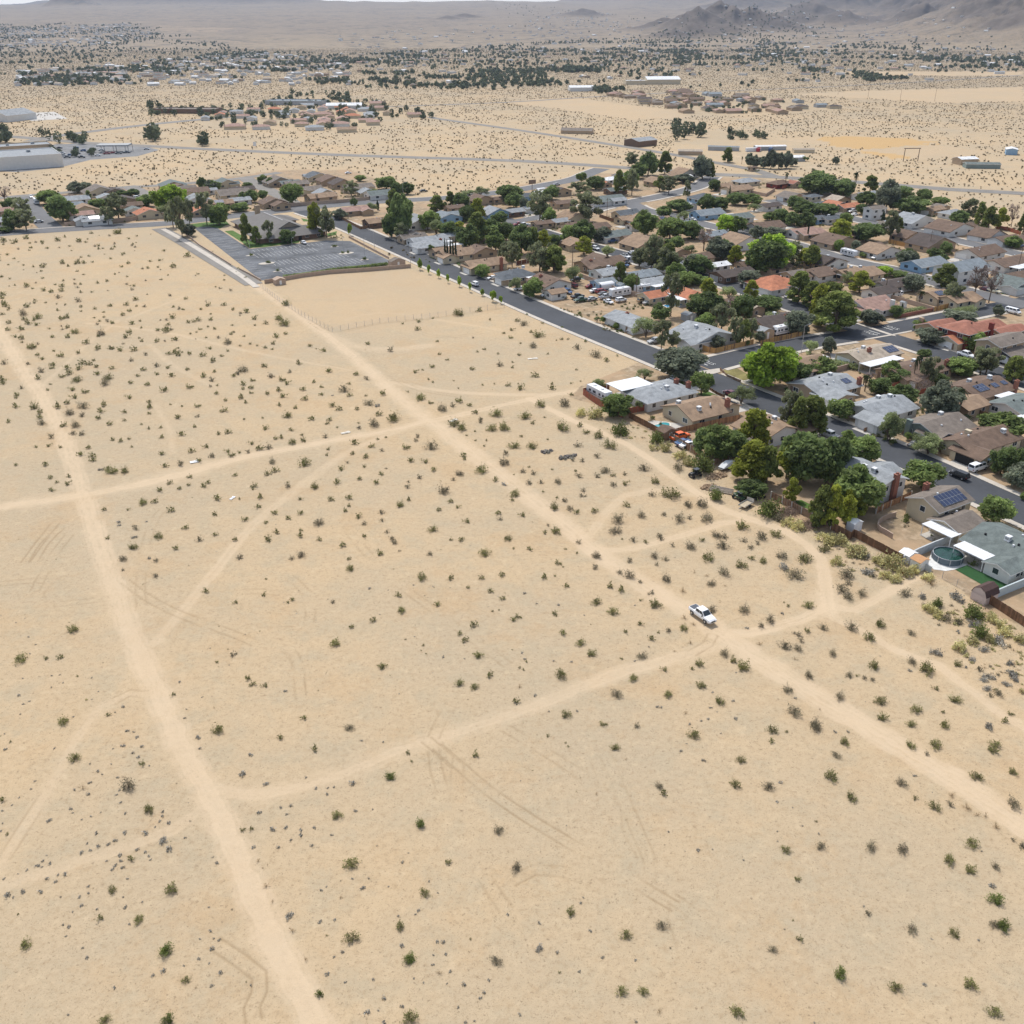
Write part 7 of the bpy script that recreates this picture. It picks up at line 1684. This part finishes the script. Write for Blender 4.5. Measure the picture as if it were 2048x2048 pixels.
# ------------------------------------------------------------------ yards: pools, sheds, umbrellas, poles, rubble
def thing_at(name, label, cat, k, x, y, rz=GRID, z=0.0):
    p = TP(k, x, y, z); r = empty(name, (p.x, p.y, 0), rz); USED[label] = 1
    return tag(r, label, cat)
M_WATER = mat('pool_water', (.045, .30, .34), .08, .8, .12, spec=.6)
M_BLUEW = mat('pool_water_blue', (.05, .26, .48), .08, .8, .12, spec=.6)
def pool(label, k, x, y, pts, m):
    r = thing_at('swimming_pool', label, 'pool', k, x, y)
    P3 = curve([Vector((a, b, 0)) for a, b in pts + pts[:1]], 1)[:-1]
    w = MB().face([(p.x, p.y, .06) for p in P3]); w.build('water', m, r)
    out = offset(P3 + P3[:1], -.45)[:-1]; c = MB(); n = len(P3)
    for i in range(n):
        a, b, q, s = P3[i], P3[(i + 1) % n], out[(i + 1) % n], out[i]
        c.face([(a.x, a.y, .10), (s.x, s.y, .10), (q.x, q.y, .10), (b.x, b.y, .10)])
        c.face([(b.x, b.y, .10), (b.x, b.y, .03), (a.x, a.y, .03), (a.x, a.y, .10)])
    c.build('coping', mat('pool_coping', (.62, .58, .50), .8, 2, .08), r)
sheet('pool_deck', "K 695 700 800 680 1010 705 1230 740 1260 750 1060 800 1010 800 900 800 760 745", .03, M_CONC())
pool('kidney shaped turquoise pool behind the tan roofed house', 'K', 862, 735, [(-3.6, -.2), (-2.4, 1.7), (.2, 1.4), (2.4, 1.9), (3.8, .4), (2.6, -1.6), (0, -1.3), (-2.4, -1.7)], M_WATER)
sheet('pool_deck', "W 60 1000 200 1010 440 1100 330 1150 200 1150 80 1090", .03, M_CONC())
pool('turquoise lagoon pool behind the long white patio cover', 'W', 200, 1085, [(-5, 1), (-3.4, 2.4), (-.5, 1.2), (3, 1.6), (4.2, -.4), (2, -2), (-1, -1.5), (-4, -1.2)], M_WATER)
pool('bright blue pool beside the orange tiled porch', 'O', 480, 530, [(-5, -1.6), (-4.4, 1.6), (0, 1.9), (4.4, 1.6), (5, -1.6), (0, -1.9)], M_BLUEW)
pool('pale blue pool beside the tan house with the silver tank', 'W', 80, 278, [(-4, -1.6), (-4, 1.6), (0, 1.8), (4, 1.6), (4, -1.6), (0, -1.8)], M_BLUEW)
sheet('pool_deck', "W -40 230 150 200 250 260 120 300 -30 290", .028, M_CONC())
pool('turquoise pool left of the small bright blue house', 'Q', 1360, 262, [(-5, -2), (-5, 2), (0, 2.2), (4, 1.8), (4, -2)], M_WATER)
sheet('pool_deck', "I 1000 380 1040 250 1200 230 1350 330 1400 400 1270 430 1180 445 1060 430", .03, mat('pool_gravel', (.60, .60, .58), .9, 1, .2))
r = thing_at('round_pool', 'round above ground pool with dark green water', 'pool', 'I', 1190, 330)
w = MB(); n = 28
for i in range(n):
    a, b = 2 * math.pi * i / n, 2 * math.pi * (i + 1) / n
    w.solid([(2.85 * math.cos(t), 2.85 * math.sin(t), z) for z in (0, 1.25) for t in (a, b)], ((0, 1, 3, 2),))
    w.solid([(2.75 * math.cos(t), 2.75 * math.sin(t), z) for z in (1.0, 1.25) for t in (a, b)], ((2, 3, 1, 0),))
w.build('wall', mat('pool_liner', (.12, .155, .18), .6, 2, .15), r)
rm_ = MB().tube([(2.82 * math.cos(2 * math.pi * i / n), 2.82 * math.sin(2 * math.pi * i / n), 1.28) for i in range(n + 1)], [.06] * (n + 1), 6); rm_.build('rim', M_RIM, r)
MB().face([(2.76 * math.cos(2 * math.pi * i / n), 2.76 * math.sin(2 * math.pi * i / n), 1.08) for i in range(n)]).build('water', mat('green_water', (.010, .045, .035), .15, 1, .3), r)
for i in range(8): t = 2 * math.pi * i / 8; MB().box(2.93 * math.cos(t), 2.93 * math.sin(t), 0, .1, .1, 1.32).build('post', M_RIM, r)
def shed(label, k, x, y, lx, ly, h, wm, rm, rz=GRID, gam=False, ax='y'):
    r = thing_at('garden_shed', label, 'shed', k, x, y, rz, h)
    if gam:                                                # barn roof in two slopes
        b = MB().box(0, 0, 0, lx, ly, h); pr = [(-lx / 2 - .1, h - .1), (-lx * .36, h + 1.0), (0, h + 1.5), (lx * .36, h + 1.0), (lx / 2 + .1, h - .1)]
        for s in (-1, 1): b.face([(a, s * ly / 2, z) for a, z in (pr if s < 0 else pr[::-1])])
        b.build('wall', wm, r)
        q = MB()
        for (a, z), (c, y2) in zip(pr[:-1], pr[1:]):
            q.face([(a, -ly / 2 - .15, z), (c, -ly / 2 - .15, y2), (c, ly / 2 + .15, y2), (a, ly / 2 + .15, z)]); q.face([(a, ly / 2 + .15, z - .08), (c, ly / 2 + .15, y2 - .08), (c, -ly / 2 - .15, y2 - .08), (a, -ly / 2 - .15, z - .08)])
        q.build('roof', rm, r)
    else:
        b = MB(); walls(b, 0, 0, lx, ly, h, .35, ax, False); b.build('wall', wm, r)
        q = MB(); gable(q, 0, 0, lx, ly, h, .35, .15, ax, False, th=.08); q.build('roof', [rm, rm], r)
    MB().box(0, 0, .05, .9, .06, h - .4).build('door', M_TRIM(), r, (0, -ly / 2 - .01, 0))
shed('white metal shed with pale roof beside the grey wall', 'I', 820, 262, 2.6, 2.2, 1.9, M_WHITE(), M_WHITE())
shed('small white shed with an orange tan roof beside the round pool', 'I', 930, 325, 2.6, 2.2, 2.0, M_TRIM(), mat('tan_felt', (.47, .26, .13), .9, 3, .1))
shed('pinkish shed with a dark brown barn roof beside the turf', 'I', 1560, 640, 3.0, 3.6, 1.7, mat('pink_boards', (.56, .46, .42), .85, 2, .06), mat('brown_felt', (.075, .045, .04), .9, 2, .15), GRID + math.pi / 2, True)
shed('white metal shed in the corner of the sandy yard', 'M', 300, 925, 2.4, 2.0, 2.1, M_WHITE(), M_WHITE())
shed('sage green shed behind the grey brown roof', 'N', 945, 805, 3.6, 3, 2.3, wallm('n'), roofm('gn'))
shed('tan shed with a light metal roof beside the white motorhome', 'O', 1345, 770, 5.5, 4, 2.7, wallm('t'), roofm('gr'))
shed('small lean grey metal shed in the open dirt yard', 'O', 615, 615, 4, 3.4, 2.2, wallm('g'), roofm('gr'))
shed('little white well house against the brown wall', 'W', 770, 500, 1.8, 1.8, 2.0, wallm('w'), roofm('gr'))
shed('pale blue shed with grey roof beside the dark pine', 'Q', 1660, 330, 3.4, 3, 2.3, mat('pale_blue', (.45, .58, .66), .8), roofm('bl'))
shed('small white shed beside the pale blue pool', 'W', 130, 318, 2.6, 2.4, 2.3, wallm('w'), roofm('br'))
shed('tan block store with flat grey roof at the car park corner', 'R', 1520, 775, 6.5, 3.4, 2.2, M_BLOCK(), roofm('gb'))
shed('square tan bin store at the bottom of the car park', 'R', 610, 918, 4.2, 3.4, 2.0, M_BLOCK(), M_BLOCK())
shed('tan gazebo with a brown roof beside the kidney pool', 'K', 935, 765, 4.2, 3.2, 2.2, mat('post_wood', (.25, .16, .1), .9), roofm('br'))
r = thing_at('carport', 'white metal carport in the dirt yard of cars', 'carport', 'Q', 1495, 380, GRID)
c = MB()
for i in range(8):
    a, b = math.pi * (i / 8), math.pi * ((i + 1) / 8)
    c.face([(x, -2.2 * math.cos(t), 2.1 + .9 * math.sin(t)) for x, t in ((-3.2, a), (3.2, a), (3.2, b), (-3.2, b))]); c.face([(x, -2.2 * math.cos(t), 2.05 + .9 * math.sin(t)) for x, t in ((-3.2, b), (3.2, b), (3.2, a), (-3.2, a))])
c.box(0, -2.2, .8, 6.4, .05, 1.3).box(0, 2.2, .8, 6.4, .05, 1.3)
c.build('roof', M_WHITE(), r)
for sx in (-3, 0, 3):
    for sy in (-2.2, 2.2): MB().box(sx, sy, 0, .09, .09, 2.1).build('post', M_WHITE(), r)
def parasol(label, k, x, y, m, R=1.5):
    r = thing_at('parasol', label, 'parasol', k, x, y, 0, 2.2); c = MB()
    for i in range(8):
        a, b = math.pi * i / 4, math.pi * (i + 1) / 4
        c.face([(0, 0, 2.75), (R * math.cos(a), R * math.sin(a), 2.1), (R * math.cos(b), R * math.sin(b), 2.1)])
    c.build('canopy', m, r); MB().tube([(0, 0, 0), (0, 0, 2.8)], [.03, .03], 6).build('pole', M_TRIM(), r)
parasol('bright blue parasol behind the brown roofed house with open garage', 'M', 1400, 135, mat('blue_cloth', (.10, .36, .68), .8), 1.7)
parasol('pale blue parasol beside the arched porch', 'M', 1610, 318, mat('pale_blue_cloth', (.42, .62, .70), .8), 1.6)
r = thing_at('fabric_canopy', 'turquoise trampoline canopy among the dark trees', 'canopy', 'h', 765, 445)
MB().tube([(0, 0, .8), (0, 0, .86)], [2.2, 2.2], 20).build('mat', mat('turquoise_cloth', (.03, .36, .46), .7, 1, .1), r)
for i in range(6): MB().tube([(2.1 * math.cos(i * 1.047), 2.1 * math.sin(i * 1.047), 0), (2.1 * math.cos(i * 1.047), 2.1 * math.sin(i * 1.047), 2.2)], [.03, .03], 5).build('leg', M_RIM, r)
r = thing_at('covered_boat', 'boat under a pale grey cover on its trailer', 'boat', 'h', 745, 560, GRID + .2)
b = MB(); S = [(-2.6, .9, .9), (-1.4, 1.05, 1.35), (.2, 1.0, 1.7), (1.4, .8, 1.5), (2.6, .15, 1.2)]
vs = [];
for x, w, z in S: vs += [(x, -w, .8), (x, -w * .75, z), (x, w * .75, z), (x, w, .8)]
b.solid(vs, [(i * 4 + j, i * 4 + j + 4, i * 4 + (j + 1) % 4 + 4, i * 4 + (j + 1) % 4) for i in range(4) for j in range(4)] + [(0, 1, 2, 3), (19, 18, 17, 16)])
b.build('cover', mat('boat_cover', (.60, .62, .63), .8, 1, .12), r, bevel=.1)
MB().box(0, 0, .5, 5.6, 1.2, .12).build('trailer', M_RIM, r)
for s in (-1, 1): MB().tube([(-.6, s * .85, .33), (-.6, s * 1.05, .33)], [.33, .33], 12).build('wheel', M_TYRE, r)
def buggy(label, k, x, y, hd, col):
    r = thing_at('off_road_buggy', label, 'buggy', k, x, y, HD[hd]); m = paint(col)
    MB().box(0, 0, .45, 2.9, 1.2, .5, 0, 0, (.9, .9)).box(1.0, 0, .95, .8, 1.0, .16).build('body', m, r, bevel=.06)
    f = MB()
    for s in (-1, 1): f.tube([(-1.1, s * .6, .9), (-.9, s * .55, 1.75), (.3, s * .55, 1.8), (.9, s * .6, 1.0)], [.035] * 4, 6)
    for x_ in (-.9, .3): f.tube([(x_, -.55, 1.77), (x_, .55, 1.77)], [.035] * 2, 6)
    f.build('roll_cage', M_TYRE, r)
    MB().box(-.3, 0, 1.82, 1.3, 1.15, .05).build('roof', M_TONNEAU, r)
    for s in (-1, 1): MB().box(-.3, s * .3, .9, .5, .45, .6).build('seat', M_TYRE, r)
    for x_ in (-1.05, 1.05):
        for s in (-1, 1): MB().tube([(x_, s * .6, .36), (x_, s * .86, .36)], [.36, .36], 14).build('wheel', M_TYRE, r)
buggy('black off road buggy with pale roof at the alley edge', 'h', 435, 640, 'l', 'black')
buggy('dark green off road buggy beside the log pile', 'h', 858, 860, 'u', 'green')
buggy('black off road buggy under the pine beside the flat trailer', 'h', 1045, 850, 'r', 'black')
r = thing_at('flatbed_trailer', 'small flat trailer with a plank deck at the alley edge', 'trailer', 'h', 925, 930, GRID + .25)
MB().box(0, 0, .5, 3.4, 1.7, .1).build('deck', mat('plank_deck', (.42, .35, .25), .9, 2, .2), r); d = MB()
for s in (-1, 1): d.box(0, s * .86, .55, 3.4, .05, .3)
d.box(1.72, 0, .55, .05, 1.7, .9); d.build('rail', M_RIM, r)
for s in (-1, 1): MB().tube([(0, s * .9, .32), (0, s * 1.1, .32)], [.32, .32], 14).build('wheel', M_TYRE, r)
MB().box(-2.3, 0, .45, 1.3, .1, .1).build('drawbar', M_RIM, r)
def heap(name, label, cat, k, x, y, rx, ry, n, s, m, kind='rock', h=.8):
    p = TP(k, x, y); mb = MB()
    for i in range(n):
        a, q = random.uniform(0, 6.28), math.sqrt(random.random()); X, Y = rx * q * math.cos(a), ry * q * math.sin(a); z = h * (1 - q) * random.random()
        t = random.uniform(.5, 1.3) * s
        if kind == 'rock': mb.box(X, Y, z - .1, t, t * random.uniform(.6, 1), t * .7, 0, random.uniform(0, 3), (random.uniform(.4, .8), random.uniform(.4, .8)))
        else:
            b = random.uniform(0, 6.28); e = random.uniform(-.1, .5); v = Vector((math.cos(b), math.sin(b), e)) * t
            mb.tube([(X - v.x, Y - v.y, z + .05), (X + v.x, Y + v.y, z + v.z + .1)], [.045 * (s if s > 1 else 1), .02], 4, 0, False)
    mb.solid([(rx * .7 * math.cos(i), ry * .7 * math.sin(i), -.08) for i in (0, 1.05, 2.1, 3.14, 4.2, 5.24)] + [(0, 0, h * .5)], [(i, (i + 1) % 6, 6) for i in range(6)])
    return tag(mb.build(name, m, None, (p.x, p.y, 0), GRID), label, cat, kind='stuff' if not cat else None)
M_STONE = mat('rubble_stone', (.36, .26, .17), .95, 2, .35)
heap('firewood_pile', 'long heap of cut firewood behind the covered boat', 'woodpile', 'h', 640, 640, 3.0, 1.6, 120, .42, M_STONE)
heap('firewood_pile', 'heap of cut wood beside the stacked grey logs', 'woodpile', 'h', 570, 745, 2.2, 1.4, 80, .42, M_STONE)
heap('brush_pile', None, None, 'h', 1340, 990, 4.2, 1.8, 260, 1.0, mat('dead_brush', (.21, .15, .11), .95, 3, .3), 'twig', .9)
heap('brush_pile', None, None, 'h', 1560, 1110, 4.0, 1.6, 240, 1.0, mat('dead_brush', (.21, .15, .11), .95, 3, .3), 'twig', .7)
r = thing_at('log_stack', 'stack of long grey logs lying beside the firewood', 'log stack', 'h', 690, 780, GRID - 1.0)
for i in range(9): MB().tube([(-2.6, i * .24 - 1, .16 + (i % 3) * .16), (2.6, i * .24 - 1 + random.uniform(-.2, .2), .16 + (i % 3) * .16)], [.13, .1], 7).build('log', mat('grey_log', (.36, .31, .26), .95, 2, .25), r)
def rubble(label, k, x, y, l, w, m, rz):                   # boards and sheets lying on the sand
    p = TP(k, x, y); mb = MB().box(0, 0, 0, l, w, .10).box(l * .2, w * .2, .1, l * .5, w * .55, .08, 0, .3)
    tag(mb.build('discarded_board', m, None, (p.x, p.y, 0), rz), label, 'board')
rubble('white discarded panel lying left on the sand above the cross track', 'A', 1072, 1308, 1.9, 1.1, M_WHITE(), .4)
rubble('long pale panel lying on the sand above the central crossing', 'A', 1908, 1147, 2.4, .9, mat('pale_board', (.62, .58, .50), .9), .5)
rubble('small white sheet alone on the sand beside the diagonal track', 'C', 1283, 128, 1.6, .6, M_WHITE(), 1.2)
rubble('pale flattened sheet on the sand near the main road', 'B', 1285, 462, 3.2, 1.0, mat('pale_board', (.62, .58, .50), .9), .2)
rubble('pale board heap at the edge of the central crossing', 'B', 848, 803, 2.4, 1.0, mat('pale_board', (.62, .58, .50), .9), .9)
for i, (x, y, s) in enumerate(((1365, 975, 1.3), (1455, 1008, 1.4), (1498, 1000, 1.7))):
    p = TP('B', x, y); mb = MB()
    for j in range(14): mb.box(random.uniform(-s, s), random.uniform(-.5, .5), -.1, random.uniform(.4, .9), random.uniform(.4, .7), random.uniform(.3, .6), 0, random.uniform(0, 3), (.6, .6))
    mb.box(0, 0, -.12, s * 1.6, .8, .3, 0, 0, (.7, .5))
    tag(mb.build('stone_heap', mat('dark_stone', (.14, .125, .115), .95, 2, .3), None, (p.x, p.y, 0), GRID), ('smallest dark stone heap, left of the pair', 'middle dark stone heap in the sand', 'widest dark stone heap, right of the pair')[i], 'stones', 'dark stone heaps')
def lamp_post(label, k, x, y, h, arm=1.8, rz=0.0, group='street lamps of the main road'):
    r = thing_at('street_lamp', label, 'street lamp', k, x, y, rz); r['group'] = group
    MB().tube([(0, 0, 0), (0, 0, h)], [.10, .065], 8).build('pole', M_RIM, r)
    MB().tube([(0, 0, h), (arm * .6, 0, h + .3), (arm, 0, h + .35)], [.05, .045, .04], 6).build('arm', M_RIM, r)
    MB().box(arm + .2, 0, h + .28, .7, .28, .12).build('lamp', wallm('g'), r)
lamp_post('street lamp opposite the church car park', 'R', 1349, 685, 8, rz=GRID + math.pi)
lamp_post('street lamp by the block store on the main road', 'R', 1628, 812, 8, rz=GRID + math.pi)
lamp_post('street lamp at the new golden fence corner', 'O', 1700, 1005, 9, rz=GRID)
lamp_post('street lamp at the corner of the church road', 'R', 1571, 290, 8, rz=GRID)
for i, (x, y, hh) in enumerate(((597, 858, 7.5), (941, 825, 7.5), (391, 732, 6), (717, 712, 6), (1274, 745, 7.5), (1107, 690, 5))):
    lamp_post(('first from the left', 'second from the left', 'left upper', 'middle upper', 'rightmost tall', 'short')[i] + ' lamp post standing on the church car park', 'R', x, y, hh, .5, group='lamp posts of the church car park')
def utility_pole(label, k, x, y, h):
    r = thing_at('utility_pole', label, 'utility pole', k, x, y, GRID); r['group'] = 'wooden utility poles'
    MB().tube([(0, 0, 0), (0, 0, h)], [.16, .11], 8).build('pole', M_BARK(), r); MB().box(0, 0, h - 1, 2.2, .12, .14).build('cross_arm', M_BARK(), r)
    for s in (-.9, 0, .9): MB().tube([(s, 0, h - .86), (s, 0, h - .6)], [.05, .04], 6).build('insulator', M_RIM, r)
for lab, k, x, y, h in (('wooden pole before the dark brown gabled house', 'W', 588, 430, 9), ('wooden pole beside the pale tin roof', 'Q', 1798, 450, 9), ('wooden pole at the right edge of the tract', 'W', 1868, 205, 10), ('wooden pole by the sandy side yard', 'X', 1110, 870, 9), ('wooden pole among the trees near the bend', 'Z', 1598, 520, 10),
    ('first leaning pole beyond the scrub', '3', 905, 522, 14), ('second pole beyond the scrub', '3', 1070, 540, 12), ('third pole beyond the scrub', '3', 1248, 550, 12), ('last pair pole beyond the scrub', '3', 1438, 560, 14), ('wooden pole left of the grey roofs in the tract', 'Q', 1182, 150, 9), ('pole at the shop car park', '1', 735, 835, 11), ('pole beside the white yard at the left', '1', 425, 665, 16)):
    utility_pole(lab, k, x, y, h)
r = thing_at('ranch_gate', 'tall bare timber gate frame on the dusty farm track', 'gate', 'X', 952, 98, .1)
for s in (-1, 1): MB().tube([(s * 5.5, 0, 0), (s * 5.5, 0, 9)], [.3, .25], 8).build('post', M_BARK(), r)
MB().box(0, 0, 8.7, 12.5, .5, .5).build('beam', M_BARK(), r)
r = thing_at('roadside_sign', 'dark billboard on a post beside the curving road', 'sign', 'Z', 1022, 318, GRID)
MB().box(0, 0, 4.2, 5, .3, 2.4).build('board', M_DTRIM(), r); MB().tube([(0, .2, 0), (0, .2, 4.3)], [.2, .2], 8).build('post', M_BARK(), r)
r = thing_at('roadside_sign', 'small white sign alone in the scrub beyond the highway', 'sign', '1', 1408, 815, 0)
MB().box(0, 0, 1.2, 2.4, .15, 3.2).build('board', M_WHITE(), r)
for s in (-.8, .8): MB().box(s, .15, 0, .12, .12, 3.5).build('post', M_BARK(), r)
# hedge along the car park wall, bushes of the traffic islands
def hedge(label, c, w, h, n, k='b'):
    pts = chain(c); cl = []; L = sum((b - a).length for a, b in zip(pts[:-1], pts[1:]))
    for a, b in zip(pts[:-1], pts[1:]):
        m = max(1, int((b - a).length / L * n))
        for i in range(m): q = a + (b - a) * (i + random.random()) / m; cl.append(((q.x, q.y, h * .5), (w * .6, w * .6, h * .5), 1))
    mid = np.array([pts[0].x, pts[0].y, 0]); cl = [((c_[0] - mid[0], c_[1] - mid[1], c_[2]), r_, k_) for c_, r_, k_ in cl]
    cen, tint = cloud(cl, 60)
    o = bpy.data.objects.new('hedge', quads_mesh('hedge', cen, .16, tint, [leafm(k), M_BARK()], None, 1.25)); LINK(o); o.location = mid
    tag(o, label, 'hedge'); USED[label] = 1
hedge('long clipped green hedge along the foot of the church car park', "R 650 912 830 890 1050 855 1300 830 1455 812", 1.5, 1.3, 90)
hedge('low dark hedge in front of the meeting house windows', "R 800 605 880 598 950 592", 1.4, 1.0, 20, 'B')
hedge('wild green hedge behind the lagoon pool', "L 1270 140 1500 190 1700 140", 2.6, 1.8, 50, 'M')
hedge('dark hedge behind the bare corner yard', "W 700 640 830 600 960 580", 2.2, 1.4, 40, 'M')
hedge('dark bushes over the brick wall at the crossing', "W 1190 650 1300 620 1430 600", 3.4, 2.4, 40, 'M')
def island(label, k, x, y, a, b, n):
    r = thing_at('planted_island', label, 'traffic island', k, x, y)
    pts = [(a * math.cos(t * .5236), b * math.sin(t * .5236)) for t in range(12)]
    m = MB(); m.face([(p, q, .16) for p, q in pts])
    for i in range(12): p, q = pts[i], pts[(i + 1) % 12]; m.face([(p[0], p[1], 0), (q[0], q[1], 0), (q[0], q[1], .16), (p[0], p[1], .16)])
    m.build('kerb', M_WALK, r)
    for i in range(n):
        o = bpy.data.objects.new('bush', random.choice(SMESH['d'])); LINK(o); o.parent = r; o.location = (random.uniform(-.4, .4) * a, random.uniform(-.4, .4) * b, .15); o.scale = (1.6, 1.6, 1.5)
island('oval island with one bush, left on the church car park', 'R', 515, 800, 3.6, 2.2, 2); island('oval island with dark bush, right on the church car park', 'R', 1130, 722, 3.6, 2.0, 2)
island('small planter island near the lower left lamp post', 'R', 598, 862, 2.0, .9, 1); island('small planter island near the upper left lamp post', 'R', 388, 740, 2.0, 1, 1); island('small planter island at the top right of the car park', 'R', 1040, 672, 2.0, 1, 2); island('small planter island at the right edge of the car park', 'R', 1272, 772, 2, 1, 2)
# garden shrubs of the front yards, the verge and the alley strip
def yard_shrubs():
    it = []
    for c, n in (("R -20 650 0 640 440 930 400 950", 22), ("N 250 1080 380 1010 620 1130 480 1190", 9), ("Q 1440 760 1560 700 1720 760 1660 810 1520 790", 24), ("Q 1050 560 1500 590 1400 700 1150 620", 14), ("Q 1180 480 1900 520 1850 590 1400 560", 16), ("Q 600 570 1100 740 1560 930 1800 1060 1780 1100 1400 930 900 720", 40),
                 ("L 1600 790 1750 770 1930 880 1850 920", 10), ("W 850 250 1000 230 1100 300 900 330", 8), ("W 1290 880 1500 900 1560 980 1400 1000 1270 950", 26), ("R 1420 570 1560 640 1760 790 1900 800 1850 760", 20), ("Z 250 830 520 880 480 910 300 870", 10), ("X 540 880 700 930 620 960 500 920", 8), ("X 1320 880 1700 900 1600 960 1350 930", 24), ("M 1600 300 1750 420 1700 500 1650 440", 14), ("R 1000 560 1130 590 1100 610 990 600", 10), ("N 600 700 850 790 760 860 600 760", 20)):
        pl = poly(c); xs, ys = [q[0] for q in pl], [q[1] for q in pl]
        for _ in range(n * 3):
            x, y = rng.uniform(min(xs), max(xs)), rng.uniform(min(ys), max(ys))
            if inpoly(np.array([x]), np.array([y]), pl)[0]: d = rng.uniform(.6, 1.5); it.append((x, y, .02, d, d * .8, 'oddg'[int(rng.integers(4))]))
    for _ in range(1700):                                   # scattered planting round the houses
        x, y, w = HOUSES[int(rng.integers(len(HOUSES)))]; a = rng.uniform(0, 6.28); q = w * rng.uniform(.62, 1.0); d = rng.uniform(.6, 2.0)
        X, Y = x + q * math.cos(a), y + q * math.sin(a)
        if min(float(seg_dist(np.array([X]), np.array([Y]), c)[0]) for c in (MAIN, ST2, CROSS, TOP, ST3, ST3B, ST4)) > 7: it.append((X, Y, 0, d, d * .85, 'ddogd'[int(rng.integers(5))]))
    batch('garden_planting', it, SHRUB, SLITE)
yard_shrubs()
for (k, d), o in PROT.items():                             # the first of each kind was only the pattern
    for ch in [c for c in o.children_recursive] + [o]: bpy.data.objects.remove(ch)

# ------------------------------------------------------------------ the air
def haze():
    m = bpy.data.materials.new('haze'); m.use_nodes = True; nt = m.node_tree
    for n in list(nt.nodes):
        if n.type != 'OUTPUT_MATERIAL': nt.nodes.remove(n)
    v = nt.nodes.new("ShaderNodeVolumePrincipled")
    v.inputs["Color"].default_value = (.60, .74, .97, 1)
    v.inputs["Density"].default_value = 4.2e-5
    v.inputs["Anisotropy"].default_value = .2
    nt.links.new(v.outputs[0], nt.nodes["Material Output"].inputs["Volume"])
    o = MB().box(0, 0, -2, 36000, 36000, 760).build('haze', m); tag(o, kind='stuff')
haze()
